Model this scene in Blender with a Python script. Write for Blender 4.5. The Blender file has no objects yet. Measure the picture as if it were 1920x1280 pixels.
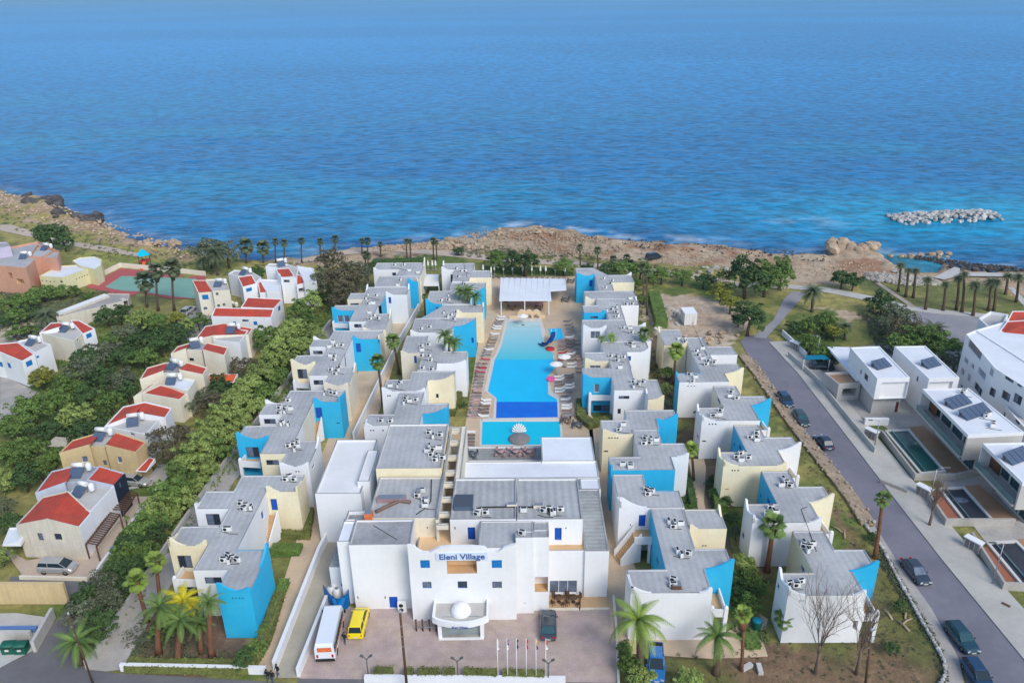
import bpy, bmesh, math, random
import numpy as np
from mathutils import Matrix, Vector
R = math.radians
rnd = random.Random(7)
npr = np.random.RandomState(5)
sc = bpy.context.scene
# ---------------------------------------------------------------- camera
F, TH, ROLL, H = 1493., R(23.85), R(.8), 65.
cT, sT, cR, sR = math.cos(TH), math.sin(TH), math.cos(ROLL), math.sin(ROLL)
cd = bpy.data.cameras.new('camera'); cam = bpy.data.objects.new('camera', cd); sc.collection.objects.link(cam)
f_ = Vector((0, cT, -sT)); u_ = Vector((0, sT, cT)); r_ = Vector((1, 0, 0))
X_ = cR*r_ - sR*u_; Y_ = sR*r_ + cR*u_; Z_ = -f_
m4 = Matrix((X_, Y_, Z_)).transposed().to_4x4(); m4.translation = (0, 0, H)
cam.matrix_world = m4
cd.sensor_width = 36; cd.lens = F/1920*36; cd.clip_start = .5; cd.clip_end = 90000
sc.camera = cam
# ---------------------------------------------------------------- light
w = bpy.data.worlds.new('World'); sc.world = w; w.use_nodes = True
nt = w.node_tree; nt.nodes.clear()
sky = nt.nodes.new('ShaderNodeTexSky'); sky.sky_type = 'NISHITA'; sky.sun_disc = False
SUN_EL, SUN_AZ = R(42), R(148)            # azimuth from +Y clockwise
sky.sun_elevation = SUN_EL; sky.sun_rotation = SUN_AZ; sky.air_density = 1.0; sky.dust_density = 1.0; sky.ozone_density = 2.5
bg = nt.nodes.new('ShaderNodeBackground'); bg.inputs[1].default_value = .13
ow = nt.nodes.new('ShaderNodeOutputWorld'); nt.links.new(sky.outputs[0], bg.inputs[0]); nt.links.new(bg.outputs[0], ow.inputs[0])
sl = bpy.data.lights.new('sun', 'SUN'); sl.energy = 1.5; sl.angle = R(26); sl.color = (1, .95, .87)
so = bpy.data.objects.new('sun', sl); sc.collection.objects.link(so)
sd = Vector((math.sin(SUN_AZ)*math.cos(SUN_EL), math.cos(SUN_AZ)*math.cos(SUN_EL), math.sin(SUN_EL)))
so.rotation_euler = sd.to_track_quat('Z', 'Y').to_euler(); so.location = sd*300
sc.view_settings.view_transform = 'Standard'; sc.view_settings.look = 'None'; sc.view_settings.gamma = 1; sc.view_settings.exposure = 0.68
sc.view_settings.use_curve_mapping = False

# ---------------------------------------------------------------- points on the real ground seen along a line of sight
def ray(x, y):
    a = (x-960)/F; b = -(y-640)/F
    ar = a*cR + b*sR; br = -a*sR + b*cR
    return (ar, cT + br*sT, -sT + br*cT)
def at(x, y, z=0.):
    d = ray(x, y); t = (z-H)/d[2]; return (d[0]*t, d[1]*t, z)
def zat(x, y, Y):
    d = ray(x, y); t = Y/d[1]; return (d[0]*t, Y, H + d[2]*t)

# ---------------------------------------------------------------- materials
MATS = {}
def M(name, col, rough=.8, var=.1, scale=.35, streak=0, bump=0, bscale=6, metal=0, spec=.3, rand=0, alpha=1, tint=None, tvar=0, wave=None, attr=None, ao=0, speck=0):
    m = bpy.data.materials.new(name); m.use_nodes = True; MATS[name] = m
    n = m.node_tree.nodes; L = m.node_tree.links; p = n['Principled BSDF']
    p.inputs['Roughness'].default_value = rough; p.inputs['Metallic'].default_value = metal
    p.inputs['Specular IOR Level'].default_value = spec
    geo = n.new('ShaderNodeNewGeometry'); pos = geo.outputs['Position']
    if attr:
        a = n.new('ShaderNodeAttribute'); a.attribute_name = attr; cur = a.outputs['Color']
    else:
        c = n.new('ShaderNodeRGB'); c.outputs[0].default_value = (*col, 1); cur = c.outputs[0]
    def mul(cur, fac_out, lo, hi):
        mr = n.new('ShaderNodeMapRange'); mr.inputs[1].default_value = .3; mr.inputs[2].default_value = .7
        mr.inputs[3].default_value = lo; mr.inputs[4].default_value = hi; L.new(fac_out, mr.inputs[0])
        vm = n.new('ShaderNodeVectorMath'); vm.operation = 'SCALE'; L.new(cur, vm.inputs[0]); L.new(mr.outputs[0], vm.inputs['Scale'])
        return vm.outputs[0]
    def noise(sc_, det=4, vec=None, rg=.6):
        t = n.new('ShaderNodeTexNoise'); t.inputs['Scale'].default_value = sc_; t.inputs['Detail'].default_value = det; t.inputs['Roughness'].default_value = rg
        L.new(vec or pos, t.inputs['Vector']); return t.outputs['Fac']
    if tint:
        mr = n.new('ShaderNodeMapRange'); mr.inputs[1].default_value = .45; mr.inputs[2].default_value = .62
        L.new(noise(scale*.6, 5), mr.inputs[0]); mx = n.new('ShaderNodeMix'); mx.data_type = 'RGBA'
        ms = n.new('ShaderNodeMath'); ms.operation = 'MULTIPLY'; ms.inputs[1].default_value = tvar; L.new(mr.outputs[0], ms.inputs[0])
        L.new(ms.outputs[0], mx.inputs[0]); L.new(cur, mx.inputs[6]); mx.inputs[7].default_value = (*tint, 1); cur = mx.outputs[2]
    if var: cur = mul(cur, noise(scale, 5), 1-var, 1+var)
    if var: cur = mul(cur, noise(scale*9, 3), 1-var*.6, 1+var*.6)
    if speck:
        mr = n.new('ShaderNodeMapRange'); mr.inputs[1].default_value = .60; mr.inputs[2].default_value = .72; mr.inputs[3].default_value = 1; mr.inputs[4].default_value = 1-speck
        L.new(noise(1.7, 6, rg=.75), mr.inputs[0]); vm = n.new('ShaderNodeVectorMath'); vm.operation = 'SCALE'; L.new(cur, vm.inputs[0]); L.new(mr.outputs[0], vm.inputs['Scale']); cur = vm.outputs[0]
    if streak:
        mp = n.new('ShaderNodeMapping'); mp.inputs['Scale'].default_value = (2.2, 2.2, .16); L.new(pos, mp.inputs[0])
        cur = mul(cur, noise(1.3, 4, mp.outputs[0]), 1-streak, 1+streak*.3)
    if rand:
        oi = n.new('ShaderNodeObjectInfo'); mr = n.new('ShaderNodeMapRange'); mr.inputs[3].default_value = 1-rand; mr.inputs[4].default_value = 1+rand
        L.new(oi.outputs['Random'], mr.inputs[0]); vm = n.new('ShaderNodeVectorMath'); vm.operation = 'SCALE'; L.new(cur, vm.inputs[0]); L.new(mr.outputs[0], vm.inputs['Scale']); cur = vm.outputs[0]
    if wave:
        tx = n.new('ShaderNodeTexCoord'); wv = n.new('ShaderNodeTexWave'); wv.inputs['Scale'].default_value = wave[0]; wv.bands_direction = wave[1]
        wv.inputs['Distortion'].default_value = .3
        L.new(tx.outputs['Object'], wv.inputs['Vector']); cur = mul(cur, wv.outputs['Fac'], 1-wave[2], 1)
    L.new(cur, p.inputs['Base Color'])
    if bump:
        b = n.new('ShaderNodeBump'); b.inputs['Strength'].default_value = bump; b.inputs['Distance'].default_value = .15
        L.new(noise(bscale, 5), b.inputs['Height']); L.new(b.outputs[0], p.inputs['Normal'])
    if alpha < 1: p.inputs['Alpha'].default_value = alpha
    return m
M('white', (.80, .80, .80), .75, .03, .2, .03, tint=(.68, .67, .65), tvar=.35)
M('yellow', (.84, .76, .54), .75, .05, .3, .04, tint=(.74, .60, .36), tvar=.5)
M('cream', (.78, .72, .58), .75, .05, .3, .05, tint=(.66, .58, .46), tvar=.5)
M('blue', (.025, .42, .69), .65, .05, .3, .04, tint=(.055, .47, .70), tvar=.5)
M('sand_wall', (.62, .47, .25), .8, .08, .3, .12)
M('old_wall', (.62, .57, .47), .8, .08, .3, .14)
M('pink_wall', (.60, .32, .22), .8, .07, .3, .1)
M('lilac_wall', (.50, .46, .58), .8, .06, .3, .1)
M('pale_yellow', (.68, .64, .38), .8, .06, .3, .1)
M('greyblue_wall', (.48, .52, .60), .8, .05, .3, .1)
M('navy', (.02, .03, .05), .5, .1)
M('roof', (.45, .45, .44), .9, .11, .22, wave=(.42, 'X', .07), bump=.25, bscale=9, tint=(.33, .33, .33), tvar=.6, speck=.35)
M('roof_dark', (.36, .36, .36), .9, .14, .25, bump=.15, tint=(.13, .13, .13), tvar=.6)
M('roof_seam', (.42, .425, .42), .9, .12, .2, bump=.1, tint=(.27, .26, .24), tvar=.5, wave=(.35, 'X', .14))
M('roof_patch', (.37, .38, .36), .9, .16, .2, bump=.1, tint=(.17, .18, .17), tvar=.6, wave=(.45, 'Y', .15))
M('white_roof', (.76, .755, .73), .7, .04, .3, tint=(.62, .58, .5), tvar=.2)
M('white_roof2', (.72, .74, .76), .7, .05, .3, tint=(.6, .6, .6), tvar=.25)
M('red_roof', (.52, .07, .04), .8, .16, .7, tint=(.34, .07, .045), tvar=.7, speck=.3, wave=(1.4, 'X', .18))
M('orange_cloth', (.72, .13, .04), .8, .06)
M('tan_floor', (.58, .38, .2), .8, .1, .5)
M('peach', (.72, .50, .29), .8, .05, .3)
M('deck', (.60, .45, .30), .85, .10, .35, tint=(.42, .33, .25), tvar=.4)
M('terracotta', (.34, .13, .075), .8, .08)
M('deck_wood', (.42, .25, .14), .7, .1, .4, wave=(2.0, 'X', .2))
M('pavers', (.44, .34, .31), .9, .16, .6, bump=.3, bscale=9, tint=(.45, .36, .27), tvar=.6, speck=.3)
M('conc', (.42, .39, .35), .9, .14, .3, bump=.2, tint=(.28, .26, .24), tvar=.6, speck=.3)
M('conc_light', (.50, .48, .44), .9, .08, .3, tint=(.38, .36, .33), tvar=.4)
M('conc_ramp', (.40, .36, .28), .9, .08, .3, tint=(.33, .30, .25), tvar=.5)
M('asphalt', (.205, .195, .225), .9, .08, .12, bump=.15, bscale=12, tint=(.15, .145, .17), tvar=.7, speck=.2)
M('asphalt_lane', (.15, .145, .15), .9, .1, .15, bump=.15, bscale=12, tint=(.20, .19, .18), tvar=.5)
M('asphalt_old', (.27, .26, .28), .9, .1, .2, bump=.15, tint=(.33, .31, .29), tvar=.5)
M('walk', (.47, .45, .40), .9, .07, .3, tint=(.38, .36, .32), tvar=.5)
M('dirt_path', (.50, .40, .31), .95, .1, .3)
M('kerb', (.5, .49, .45), .9, .08)
M('joint', (.19, .18, .2), .9, .1)
M('stone', (.36, .33, .28), .95, .2, .6, bump=.5, bscale=3, rand=.2)
M('rock_tan', (.40, .30, .205), .95, .22, .5, bump=.6, bscale=2.5, rand=.18)
M('rock_dark', (.085, .075, .07), .9, .3, .6, bump=.6, bscale=2.5, rand=.3)
M('rock_white', (.42, .41, .39), .9, .15, .6, bump=.5, bscale=2.5, rand=.3)
M('glass', (.03, .04, .055), .12, .1, 1, spec=.35, metal=0)
M('glass_curtain', (.13, .16, .22), .3, .35, 1.6, spec=.3)
M('entrance_glass', (.25, .30, .30), .2, .2, 1.2, spec=.6)
M('glass_rail', (.16, .26, .26), .15, .05, spec=.6, alpha=.75)
M('teal_glass', (.03, .07, .085), .1, .1, spec=.7)
M('frame', (.07, .08, .10), .5, .05)
M('frame_blue', (.03, .14, .30), .5, .05)
M('door_blue', (.008, .085, .42), .55, .05)
M('door_red', (.14, .03, .015), .55, .1)
M('shutter_blue', (.01, .19, .50), .6, .06, wave=(6, 'Z', .2))
M('dark', (.02, .02, .022), .7, .1)
M('metal', (.35, .36, .38), .4, .08, metal=.6)
M('acwhite', (.72, .72, .70), .5, .05, rand=.06)
M('solar', (.09, .13, .20), .35, .1, spec=.8, wave=(3, 'X', .4))
M('wood', (.12, .065, .04), .7, .15)
M('wood_pole', (.10, .055, .035), .85, .2, 1.5)
M('wood_clad', (.20, .085, .035), .6, .1, wave=(2, 'X', .3))
M('lamp_grey', (.10, .11, .11), .5, .05)
M('pole_white', (.72, .72, .70), .5, .03)
M('water_pale', (.22, .56, .60), .08, .05, .25, spec=.4)
M('water_cyan', (.0, .50, .80), .08, .04, .2, spec=.35, bump=.12, bscale=2.5)
M('water_front', (.0, .52, .70), .08, .04, .2, spec=.35, bump=.12, bscale=2.5)
M('water_deep', (.0, .13, .62), .08, .06, .5, spec=.35, bump=.12, bscale=2.5, tint=(.0, .2, .66), tvar=.4)
M('water_green', (.015, .09, .08), .08, .25, .4, spec=.5)
M('pool_dark', (.035, .04, .055), .3, .2, .4)
M('pool_tile', (.62, .6, .55), .5, .04)
M('lawn', (.14, .155, .05), .95, .25, .25, bump=.5, bscale=9, tint=(.19, .15, .05), tvar=.7)
M('lawn_green', (.075, .14, .03), .95, .2, .3, bump=.5, bscale=9, tint=(.12, .16, .04), tvar=.7)
M('soil', (.19, .13, .09), .95, .25, .3, bump=.5, tint=(.09, .09, .035), tvar=.6)
M('court_red', (.42, .10, .10), .85, .06, .3)
M('court_green', (.20, .37, .29), .85, .08, .3)
M('ground', (0, 0, 0), .95, .30, .6, bump=.9, bscale=2.2, attr='cover', speck=.45)
for nm, c, c2 in [('leaf_dark', (.062, .11, .035), .35), ('leaf_mid', (.12, .19, .045), .35), ('leaf_light', (.24, .31, .085), .38), ('leaf_olive', (.12, .14, .08), .3),
                  ('leaf_brown', (.115, .10, .055), .3), ('leaf_yellow', (.23, .24, .04), .3), ('leaf_hedge', (.14, .155, .045), .3)]:
    m = M(nm, c, .7, c2, .9, rand=.18, spec=.2)
M('palm_green', (.12, .19, .04), .6, .25, 1, rand=.2, spec=.3)
M('palm_bright', (.20, .28, .045), .6, .25, 1, rand=.1, spec=.3)
M('palm_yellow', (.60, .52, .02), .6, .2, 1, rand=.1, spec=.3)
M('palm_grey', (.10, .125, .06), .6, .25, 1, rand=.2, spec=.3)
M('bark', (.11, .075, .05), .9, .25, 2, bump=.5)
M('bark_red', (.19, .085, .045), .9, .25, 2, bump=.5)
M('twig', (.17, .12, .095), .9, .2, 2)
M('plastic_grey', (.22, .20, .20), .6, .1, rand=.3)
M('plastic_brown', (.20, .13, .10), .6, .1, rand=.3)
M('cushion_pink', (.42, .26, .25), .8, .1, rand=.2)
M('cushion_red', (.45, .03, .04), .8, .1)
M('canvas', (.80, .78, .74), .7, .03)
M('pink', (.85, .12, .35), .6, .03)
M('slide_blue', (.01, .06, .22), .3, .05)
M('tyre', (.02, .02, .02), .8, .05)
M('rim', (.4, .4, .42), .35, .03, metal=.7)
M('bin_green', (.008, .10, .065), .5, .1)
M('tarp_blue', (.0, .13, .38), .5, .15, 1)
M('awning_blue', (.10, .20, .42), .6, .1)
M('carport_teal', (.0, .19, .28), .5, .08)
for nm, c in [('paint_black', (.012, .025, .035)), ('paint_blue', (.012, .045, .10)), ('paint_navy', (.012, .028, .06)), ('paint_grey', (.035, .05, .065)),
              ('paint_silver', (.36, .36, .35)), ('paint_white', (.74, .77, .80)), ('paint_yellow', (.85, .66, .0)), ('paint_teal', (.01, .05, .07)), ('paint_bright_blue', (.015, .15, .42))]:
    m = M(nm, c, .28, .03, spec=.6); m.node_tree.nodes['Principled BSDF'].inputs['Coat Weight'].default_value = .6
M('car_glass', (.02, .035, .045), .15, .1, spec=.3)
M('car_glass_teal', (.03, .085, .10), .15, .1, spec=.3)
M('light_clear', (.6, .62, .62), .15, .03)
M('light_red', (.4, .01, .01), .2, .03)
M('plate', (.6, .6, .55), .5, .03)
M('skin', (.42, .24, .17), .6, .05)
M('cloth_black', (.015, .015, .018), .8, .1)
M('cloth_grey', (.10, .11, .13), .8, .1)
M('cloth_jeans', (.05, .07, .13), .8, .1)
M('hair', (.03, .02, .015), .7, .1)
M('orange_print', (.65, .16, .05), .6, .3, 2)
M('sign_blue', (.04, .10, .30), .6, .03)
M('sign_panel', (.60, .68, .78), .6, .03)
M('flag_blue', (.02, .03, .25), .7, .1); M('flag_red', (.5, .03, .03), .7, .1); M('flag_white', (.75, .75, .75), .7, .05); M('flag_orange', (.7, .3, .03), .7, .1); M('flag_dark', (.05, .04, .09), .7, .1)
M('lane_dark', (.2, .19, .19), .9, .1)
M('yellow_line', (.6, .5, .1), .8, .1)

# the shallow pool floor slopes: pale beach end to turquoise
_m = MATS['water_pale']; _n = _m.node_tree.nodes; _l = _m.node_tree.links; _g = _n.new('ShaderNodeNewGeometry'); _s = _n.new('ShaderNodeSeparateXYZ'); _l.new(_g.outputs['Position'], _s.inputs[0])
_r = _n.new('ShaderNodeMapRange'); _r.inputs[1].default_value = at(985, 674)[1]; _r.inputs[2].default_value = at(985, 606)[1]; _l.new(_s.outputs[1], _r.inputs[0])
_x = _n.new('ShaderNodeMix'); _x.data_type = 'RGBA'; _x.inputs[6].default_value = (.06, .52, .60, 1); _x.inputs[7].default_value = (.42, .62, .64, 1); _l.new(_r.outputs[0], _x.inputs[0]); _l.new(_x.outputs[2], _n['Principled BSDF'].inputs['Base Color'])
# ---------------------------------------------------------------- mesh helpers
def tag(o, label=None, cat=None, group=None, kind=None):
    if label: o['label'] = label
    if cat: o['category'] = cat
    if group: o['group'] = group
    if kind: o['kind'] = kind
    return o
def link(o): sc.collection.objects.link(o); return o
def thing(name, loc, label, cat, group=None, rz=0):
    o = link(bpy.data.objects.new(name, None)); o.location = loc; o.rotation_euler[2] = rz; o.empty_display_size = .3
    return tag(o, label, cat, group)
class MB:
    def __init__(s): s.v = []; s.f = []; s.m = []; s.mats = []; s.sm = []
    def mi(s, m):
        if m not in s.mats: s.mats.append(m)
        return s.mats.index(m)
    def face(s, pts, m, smooth=False):
        i = len(s.v); s.v += [tuple(p) for p in pts]; s.f.append(tuple(range(i, i+len(pts)))); s.m.append(s.mi(m)); s.sm.append(smooth)
    def box(s, c, d, m, rz=0, rx=0, ry=0):
        Mx = Matrix.Translation(c) @ Matrix.Rotation(rz, 4, 'Z') @ Matrix.Rotation(ry, 4, 'Y') @ Matrix.Rotation(rx, 4, 'X')
        x, y, z = d[0]/2, d[1]/2, d[2]/2
        P = [Mx @ Vector(q) for q in [(-x, -y, -z), (x, -y, -z), (x, y, -z), (-x, y, -z), (-x, -y, z), (x, -y, z), (x, y, z), (-x, y, z)]]
        i = len(s.v); s.v += [tuple(p) for p in P]
        for q in [(0, 3, 2, 1), (4, 5, 6, 7), (0, 1, 5, 4), (1, 2, 6, 5), (2, 3, 7, 6), (3, 0, 4, 7)]:
            s.f.append(tuple(i+k for k in q)); s.m.append(s.mi(m)); s.sm.append(False)
    def tube(s, pts, rad, m, n=7, cap=True):
        pts = [Vector(p) for p in pts]; i0 = len(s.v)
        if not isinstance(rad, (list, tuple)): rad = [rad]*len(pts)
        for k, p in enumerate(pts):
            d = (pts[min(k+1, len(pts)-1)] - pts[max(k-1, 0)]).normalized()
            a = d.orthogonal().normalized(); b = d.cross(a)
            if k and a.dot(pa) < .2:
                a = (pa - d*pa.dot(d)).normalized(); b = d.cross(a)
            elif k: a = (pa - d*pa.dot(d)).normalized(); b = d.cross(a)
            pa = a
            for j in range(n):
                t = 2*math.pi*j/n; s.v.append(tuple(p + (a*math.cos(t)+b*math.sin(t))*rad[k]))
        mi = s.mi(m)
        for k in range(len(pts)-1):
            for j in range(n):
                a, b = i0+k*n+j, i0+k*n+(j+1) % n; s.f.append((a, b, b+n, a+n)); s.m.append(mi); s.sm.append(True)
        if cap:
            s.f.append(tuple(i0+(len(pts)-1)*n+j for j in range(n))); s.m.append(mi); s.sm.append(False)
            s.f.append(tuple(i0+j for j in range(n))[::-1]); s.m.append(mi); s.sm.append(False)
    def lathe(s, prof, c, m, n=16, squash=1):
        i0 = len(s.v); mi = s.mi(m)
        for r, z in prof:
            for j in range(n):
                t = 2*math.pi*j/n; s.v.append((c[0]+r*math.cos(t), c[1]+r*math.sin(t)*squash, c[2]+z))
        for k in range(len(prof)-1):
            for j in range(n):
                a, b = i0+k*n+j, i0+k*n+(j+1) % n; s.f.append((a, b, b+n, a+n)); s.m.append(mi); s.sm.append(True)
    def prism(s, pts, z0, z1, m, side=None):
        pts = [(p[0], p[1]) for p in pts]
        if sum(pts[i][0]*pts[(i+1) % len(pts)][1]-pts[(i+1) % len(pts)][0]*pts[i][1] for i in range(len(pts))) < 0: pts = pts[::-1]
        n = len(pts); s.face([(x, y, z1) for x, y in pts], m)
        for i in range(n):
            a, b = pts[i], pts[(i+1) % n]; s.face([(*a, z0), (*b, z0), (*b, z1), (*a, z1)], side or m)
    def mesh(s, name, off=(0, 0, 0)):
        me = bpy.data.meshes.new(name)
        me.from_pydata([(x-off[0], y-off[1], z-off[2]) for x, y, z in s.v], [], s.f)
        for m in s.mats: me.materials.append(MATS[m])
        me.polygons.foreach_set('material_index', s.m); me.polygons.foreach_set('use_smooth', s.sm); me.update(); return me
    def obj(s, name, parent=None, local=False):
        off = (0, 0, 0)
        if parent is not None and not local: off = root_loc(parent)
        o = link(bpy.data.objects.new(name, s.mesh(name, off))); o.parent = parent; return o
def root_loc(o):
    l = Vector((0, 0, 0))
    while o is not None: l += o.location; o = o.parent
    return l
def child(name, me, parent, loc=(0, 0, 0), rot=(0, 0, 0), scale=None):
    o = link(bpy.data.objects.new(name, me)); o.parent = parent; o.location = loc; o.rotation_euler = rot
    if scale is not None: o.scale = scale if hasattr(scale, '__len__') else (scale,)*3
    return o
def copy_tree(o, parent=None):
    c = o.copy(); link(c); c.parent = parent
    for ch in KIDS(o): copy_tree(ch, c)
    return c
_kc = {}
def KIDS(o):
    if o.name not in _kc: _kc[o.name] = [x for x in sc.objects if x.parent == o]
    return _kc[o.name]
def quads(name, V, mats, mi=None, smooth=False):
    V = np.asarray(V, dtype=np.float32).reshape(-1, 3); nq = len(V)//4
    me = bpy.data.meshes.new(name); me.vertices.add(len(V)); me.vertices.foreach_set('co', V.ravel())
    me.loops.add(nq*4); me.loops.foreach_set('vertex_index', np.arange(nq*4, dtype=np.int32))
    me.polygons.add(nq); me.polygons.foreach_set('loop_start', np.arange(0, nq*4, 4, dtype=np.int32)); me.polygons.foreach_set('loop_total', np.full(nq, 4, dtype=np.int32))
    for m in mats: me.materials.append(MATS[m])
    if mi is not None: me.polygons.foreach_set('material_index', np.asarray(mi, dtype=np.int32))
    me.update(calc_edges=True); me.validate(); return me
def gridmesh(name, xs, ys, Z, mat, cols=None):
    nx, ny = len(xs), len(ys); X, Y = np.meshgrid(xs, ys)
    V = np.stack([X, Y, Z], -1).reshape(-1, 3).astype(np.float32)
    i = np.arange(ny-1)[:, None]*nx+np.arange(nx-1)[None]; Q = np.stack([i, i+1, i+nx+1, i+nx], -1).reshape(-1, 4).astype(np.int32)
    me = bpy.data.meshes.new(name); me.vertices.add(len(V)); me.vertices.foreach_set('co', V.ravel()); nq = len(Q)
    me.loops.add(nq*4); me.loops.foreach_set('vertex_index', Q.ravel()); me.polygons.add(nq)
    me.polygons.foreach_set('loop_start', np.arange(0, nq*4, 4, dtype=np.int32)); me.polygons.foreach_set('loop_total', np.full(nq, 4, dtype=np.int32))
    me.polygons.foreach_set('use_smooth', np.ones(nq, dtype=bool)); me.materials.append(MATS[mat]); me.update(calc_edges=True)
    if cols is not None:
        a = me.color_attributes.new('cover', 'FLOAT_COLOR', 'POINT'); c = np.ones((len(V), 4), np.float32); c[:, :3] = cols.reshape(-1, 3); a.data.foreach_set('color', c.ravel())
    return link(bpy.data.objects.new(name, me))
_lat = npr.rand(256, 256)
def vnoise(X, Y, s, seed=0):
    x = X/s+seed*17.3; y = Y/s+seed*31.7; xi = np.floor(x).astype(int); yi = np.floor(y).astype(int); fx = x-xi; fy = y-yi
    fx = fx*fx*(3-2*fx); fy = fy*fy*(3-2*fy); g = lambda a, b: _lat[a % 256, b % 256]
    return (g(xi, yi)*(1-fx)+g(xi+1, yi)*fx)*(1-fy)+(g(xi, yi+1)*(1-fx)+g(xi+1, yi+1)*fx)*fy
def fbm(X, Y, s, o=4, seed=0):
    r = 0; a = 1; t = 0
    for k in range(o): r = r+a*vnoise(X, Y, s/2**k, seed+k*3); t += a; a *= .5
    return r/t
def inpoly(X, Y, P):
    c = np.zeros(X.shape, bool); n = len(P)
    for i in range(n):
        x0, y0 = P[i]; x1, y1 = P[(i+1) % n]
        if y0 == y1: continue
        c ^= ((y0 > Y) != (y1 > Y)) & (X < (x1-x0)*(Y-y0)/(y1-y0)+x0)
    return c
def W(pts, z=0.): return [at(x, y, z)[:2] for x, y in pts]
def sheet(name, pts, z, mat, label=None, world=False):
    P = pts if world else W(pts, z); b = MB()
    if sum(P[i][0]*P[(i+1) % len(P)][1]-P[(i+1) % len(P)][0]*P[i][1] for i in range(len(P))) < 0: P = P[::-1]
    b.face([(x, y, z) for x, y in P], mat); o = b.obj(name); o['kind'] = 'structure'
    return o
def polywall(pts, th, z0, z1, m, b=None, cap=None):
    b = b or MB(); n = len(pts); L = []; Rr = []
    for i in range(n):
        d0 = Vector(pts[i])-Vector(pts[i-1]) if i else None; d1 = Vector(pts[i+1])-Vector(pts[i]) if i < n-1 else None
        d = ((d0.normalized() if d0 else Vector((0, 0)))+(d1.normalized() if d1 else Vector((0, 0)))).normalized()
        nn = Vector((-d.y, d.x)); k = 1
        if d0 and d1: k = 1/max(.4, nn.dot(Vector((-d1.normalized().y, d1.normalized().x))))
        L.append(Vector(pts[i])+nn*th/2*k); Rr.append(Vector(pts[i])-nn*th/2*k)
    for i in range(n-1):
        a, c, d, e = Rr[i], Rr[i+1], L[i+1], L[i]
        b.face([(*a, z1), (*c, z1), (*d, z1), (*e, z1)], cap or m)
        b.face([(*a, z0), (*c, z0), (*c, z1), (*a, z1)], m); b.face([(*d, z0), (*e, z0), (*e, z1), (*d, z1)], m)
    b.face([(*L[0], z0), (*Rr[0], z0), (*Rr[0], z1), (*L[0], z1)], m); b.face([(*Rr[-1], z0), (*L[-1], z0), (*L[-1], z1), (*Rr[-1], z1)], m)
    return b
def wall(name, pts, th, h, m, label, cat='wall', group=None, z=0, cap=None):
    o = polywall(W(pts, z), th, z, z+h, m, cap=cap).obj(name); return tag(o, label, cat, group)
# ================================================================ GROUND, SHORE, SEA
SEA = -1.2
coast_px = [(0,352),(60,366),(100,374),(118,395),(150,407),(190,405),(208,420),(250,436),(290,452),(350,463),(400,470),(450,476),(520,479),(600,476),(660,463),(760,453),(840,446),(900,438),(930,425),(1000,423),(1060,430),(1100,441),(1200,448),(1300,453),(1400,461),(1500,472),(1545,474),(1556,456),(1585,453),(1612,462),(1650,470),(1700,478),(1760,487),(1800,499),(1850,503),(1920,503)]
cw = sorted(at(x, y, SEA)[:2] for x, y in coast_px)
cw = [(-3000, 700), (-400, 372), (-260, 320)]+cw+[(200, 205), (300, 215), (3000, 330)]
cxs = np.array([c[0] for c in cw]); cys = np.array([c[1] for c in cw])
def coastd(X, Y): return (np.interp(X, cxs, cys)-Y)+ (fbm(X, Y, 9, 3, 3)-.5)*7
def axis(lo, hi, st, far0, far1, g=1.25):
    a = list(np.arange(lo, hi+.01, st)); s = st; x = lo; L = []
    while x > far0: s *= g; x -= s; L.append(x)
    s = st; x = a[-1]; Rr = []
    while x < far1: s *= g; x += s; Rr.append(x)
    return np.array(L[::-1]+a+Rr)
gx = axis(-215, 215, 1., -4000, 4000); gy = axis(40, 330, 1., -3000, 800)
X, Y = np.meshgrid(gx, gy); D = coastd(X, Y)
sm = lambda e0, e1, v: (lambda t: t*t*(3-2*t))(np.clip((v-e0)/(e1-e0), 0, 1))
rough = np.abs(fbm(X, Y, 7, 5, 9)-.5)*2-.25+(fbm(X, Y, 2.6, 2, 14)-.5)*.4
Zg = SEA-1.0 + (1.0-SEA)*sm(-2.5, 9, D) + rough*1.5*sm(-4, 2, D)*(1-sm(10, 30, D))
Zg = np.where(D < -3, SEA-3, Zg)
tide = W([(1650,478),(1700,480),(1740,488),(1764,500),(1760,515),(1725,520),(1690,510),(1655,492)], SEA)
ti = inpoly(X+rough*3, Y+rough*3, tide); Zg = np.where(ti, SEA-2, Zg)
crag = np.zeros_like(X)
for (px_, py_, rr, hh) in [(1572,466,4,.7),(1620,474,6,.3),(85,385,6,1.6),(120,400,5,1.2),(165,412,5,1),(60,375,6,1.2)]:
    q = at(px_, py_, 0); crag += hh*np.exp(-((X-q[0])**2+(Y-q[1])**2)/rr**2)*(.4+1.2*fbm(X, Y, 3, 3, 5))
Zg = Zg+crag
inl = sm(24, 40, D); Zg = Zg*(1-inl)+(-.06+rough*.05)*inl
PATHS = [[(0,422),(20,421),(70,436),(120,450),(200,462),(265,476),(262,482),(200,472),(115,458),(60,445),(0,432)], [(560,486),(640,470),(720,462),(830,470),(960,482),(1080,490),(1190,500),(1300,512),(1380,528),(1480,535),(1480,542),(1370,537),(1290,521),(1180,508),(1060,498),(930,490),(820,478),(720,470),(640,478),(560,494)], [(1750,520),(1790,500),(1800,503),(1800,510),(1920,513),(1920,519),(1800,517),(1770,524)], [(1614,512),(1622,512),(1720,576),(1708,576)]]
for pth in PATHS:
    Pw = W(pth)
    for ox, oy in ((0, 0), (1.2, 0), (-1.2, 0), (0, 1.5), (0, -1.5)): Zg = np.where(inpoly(X+ox, Y+oy, Pw), -.08, Zg)
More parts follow.
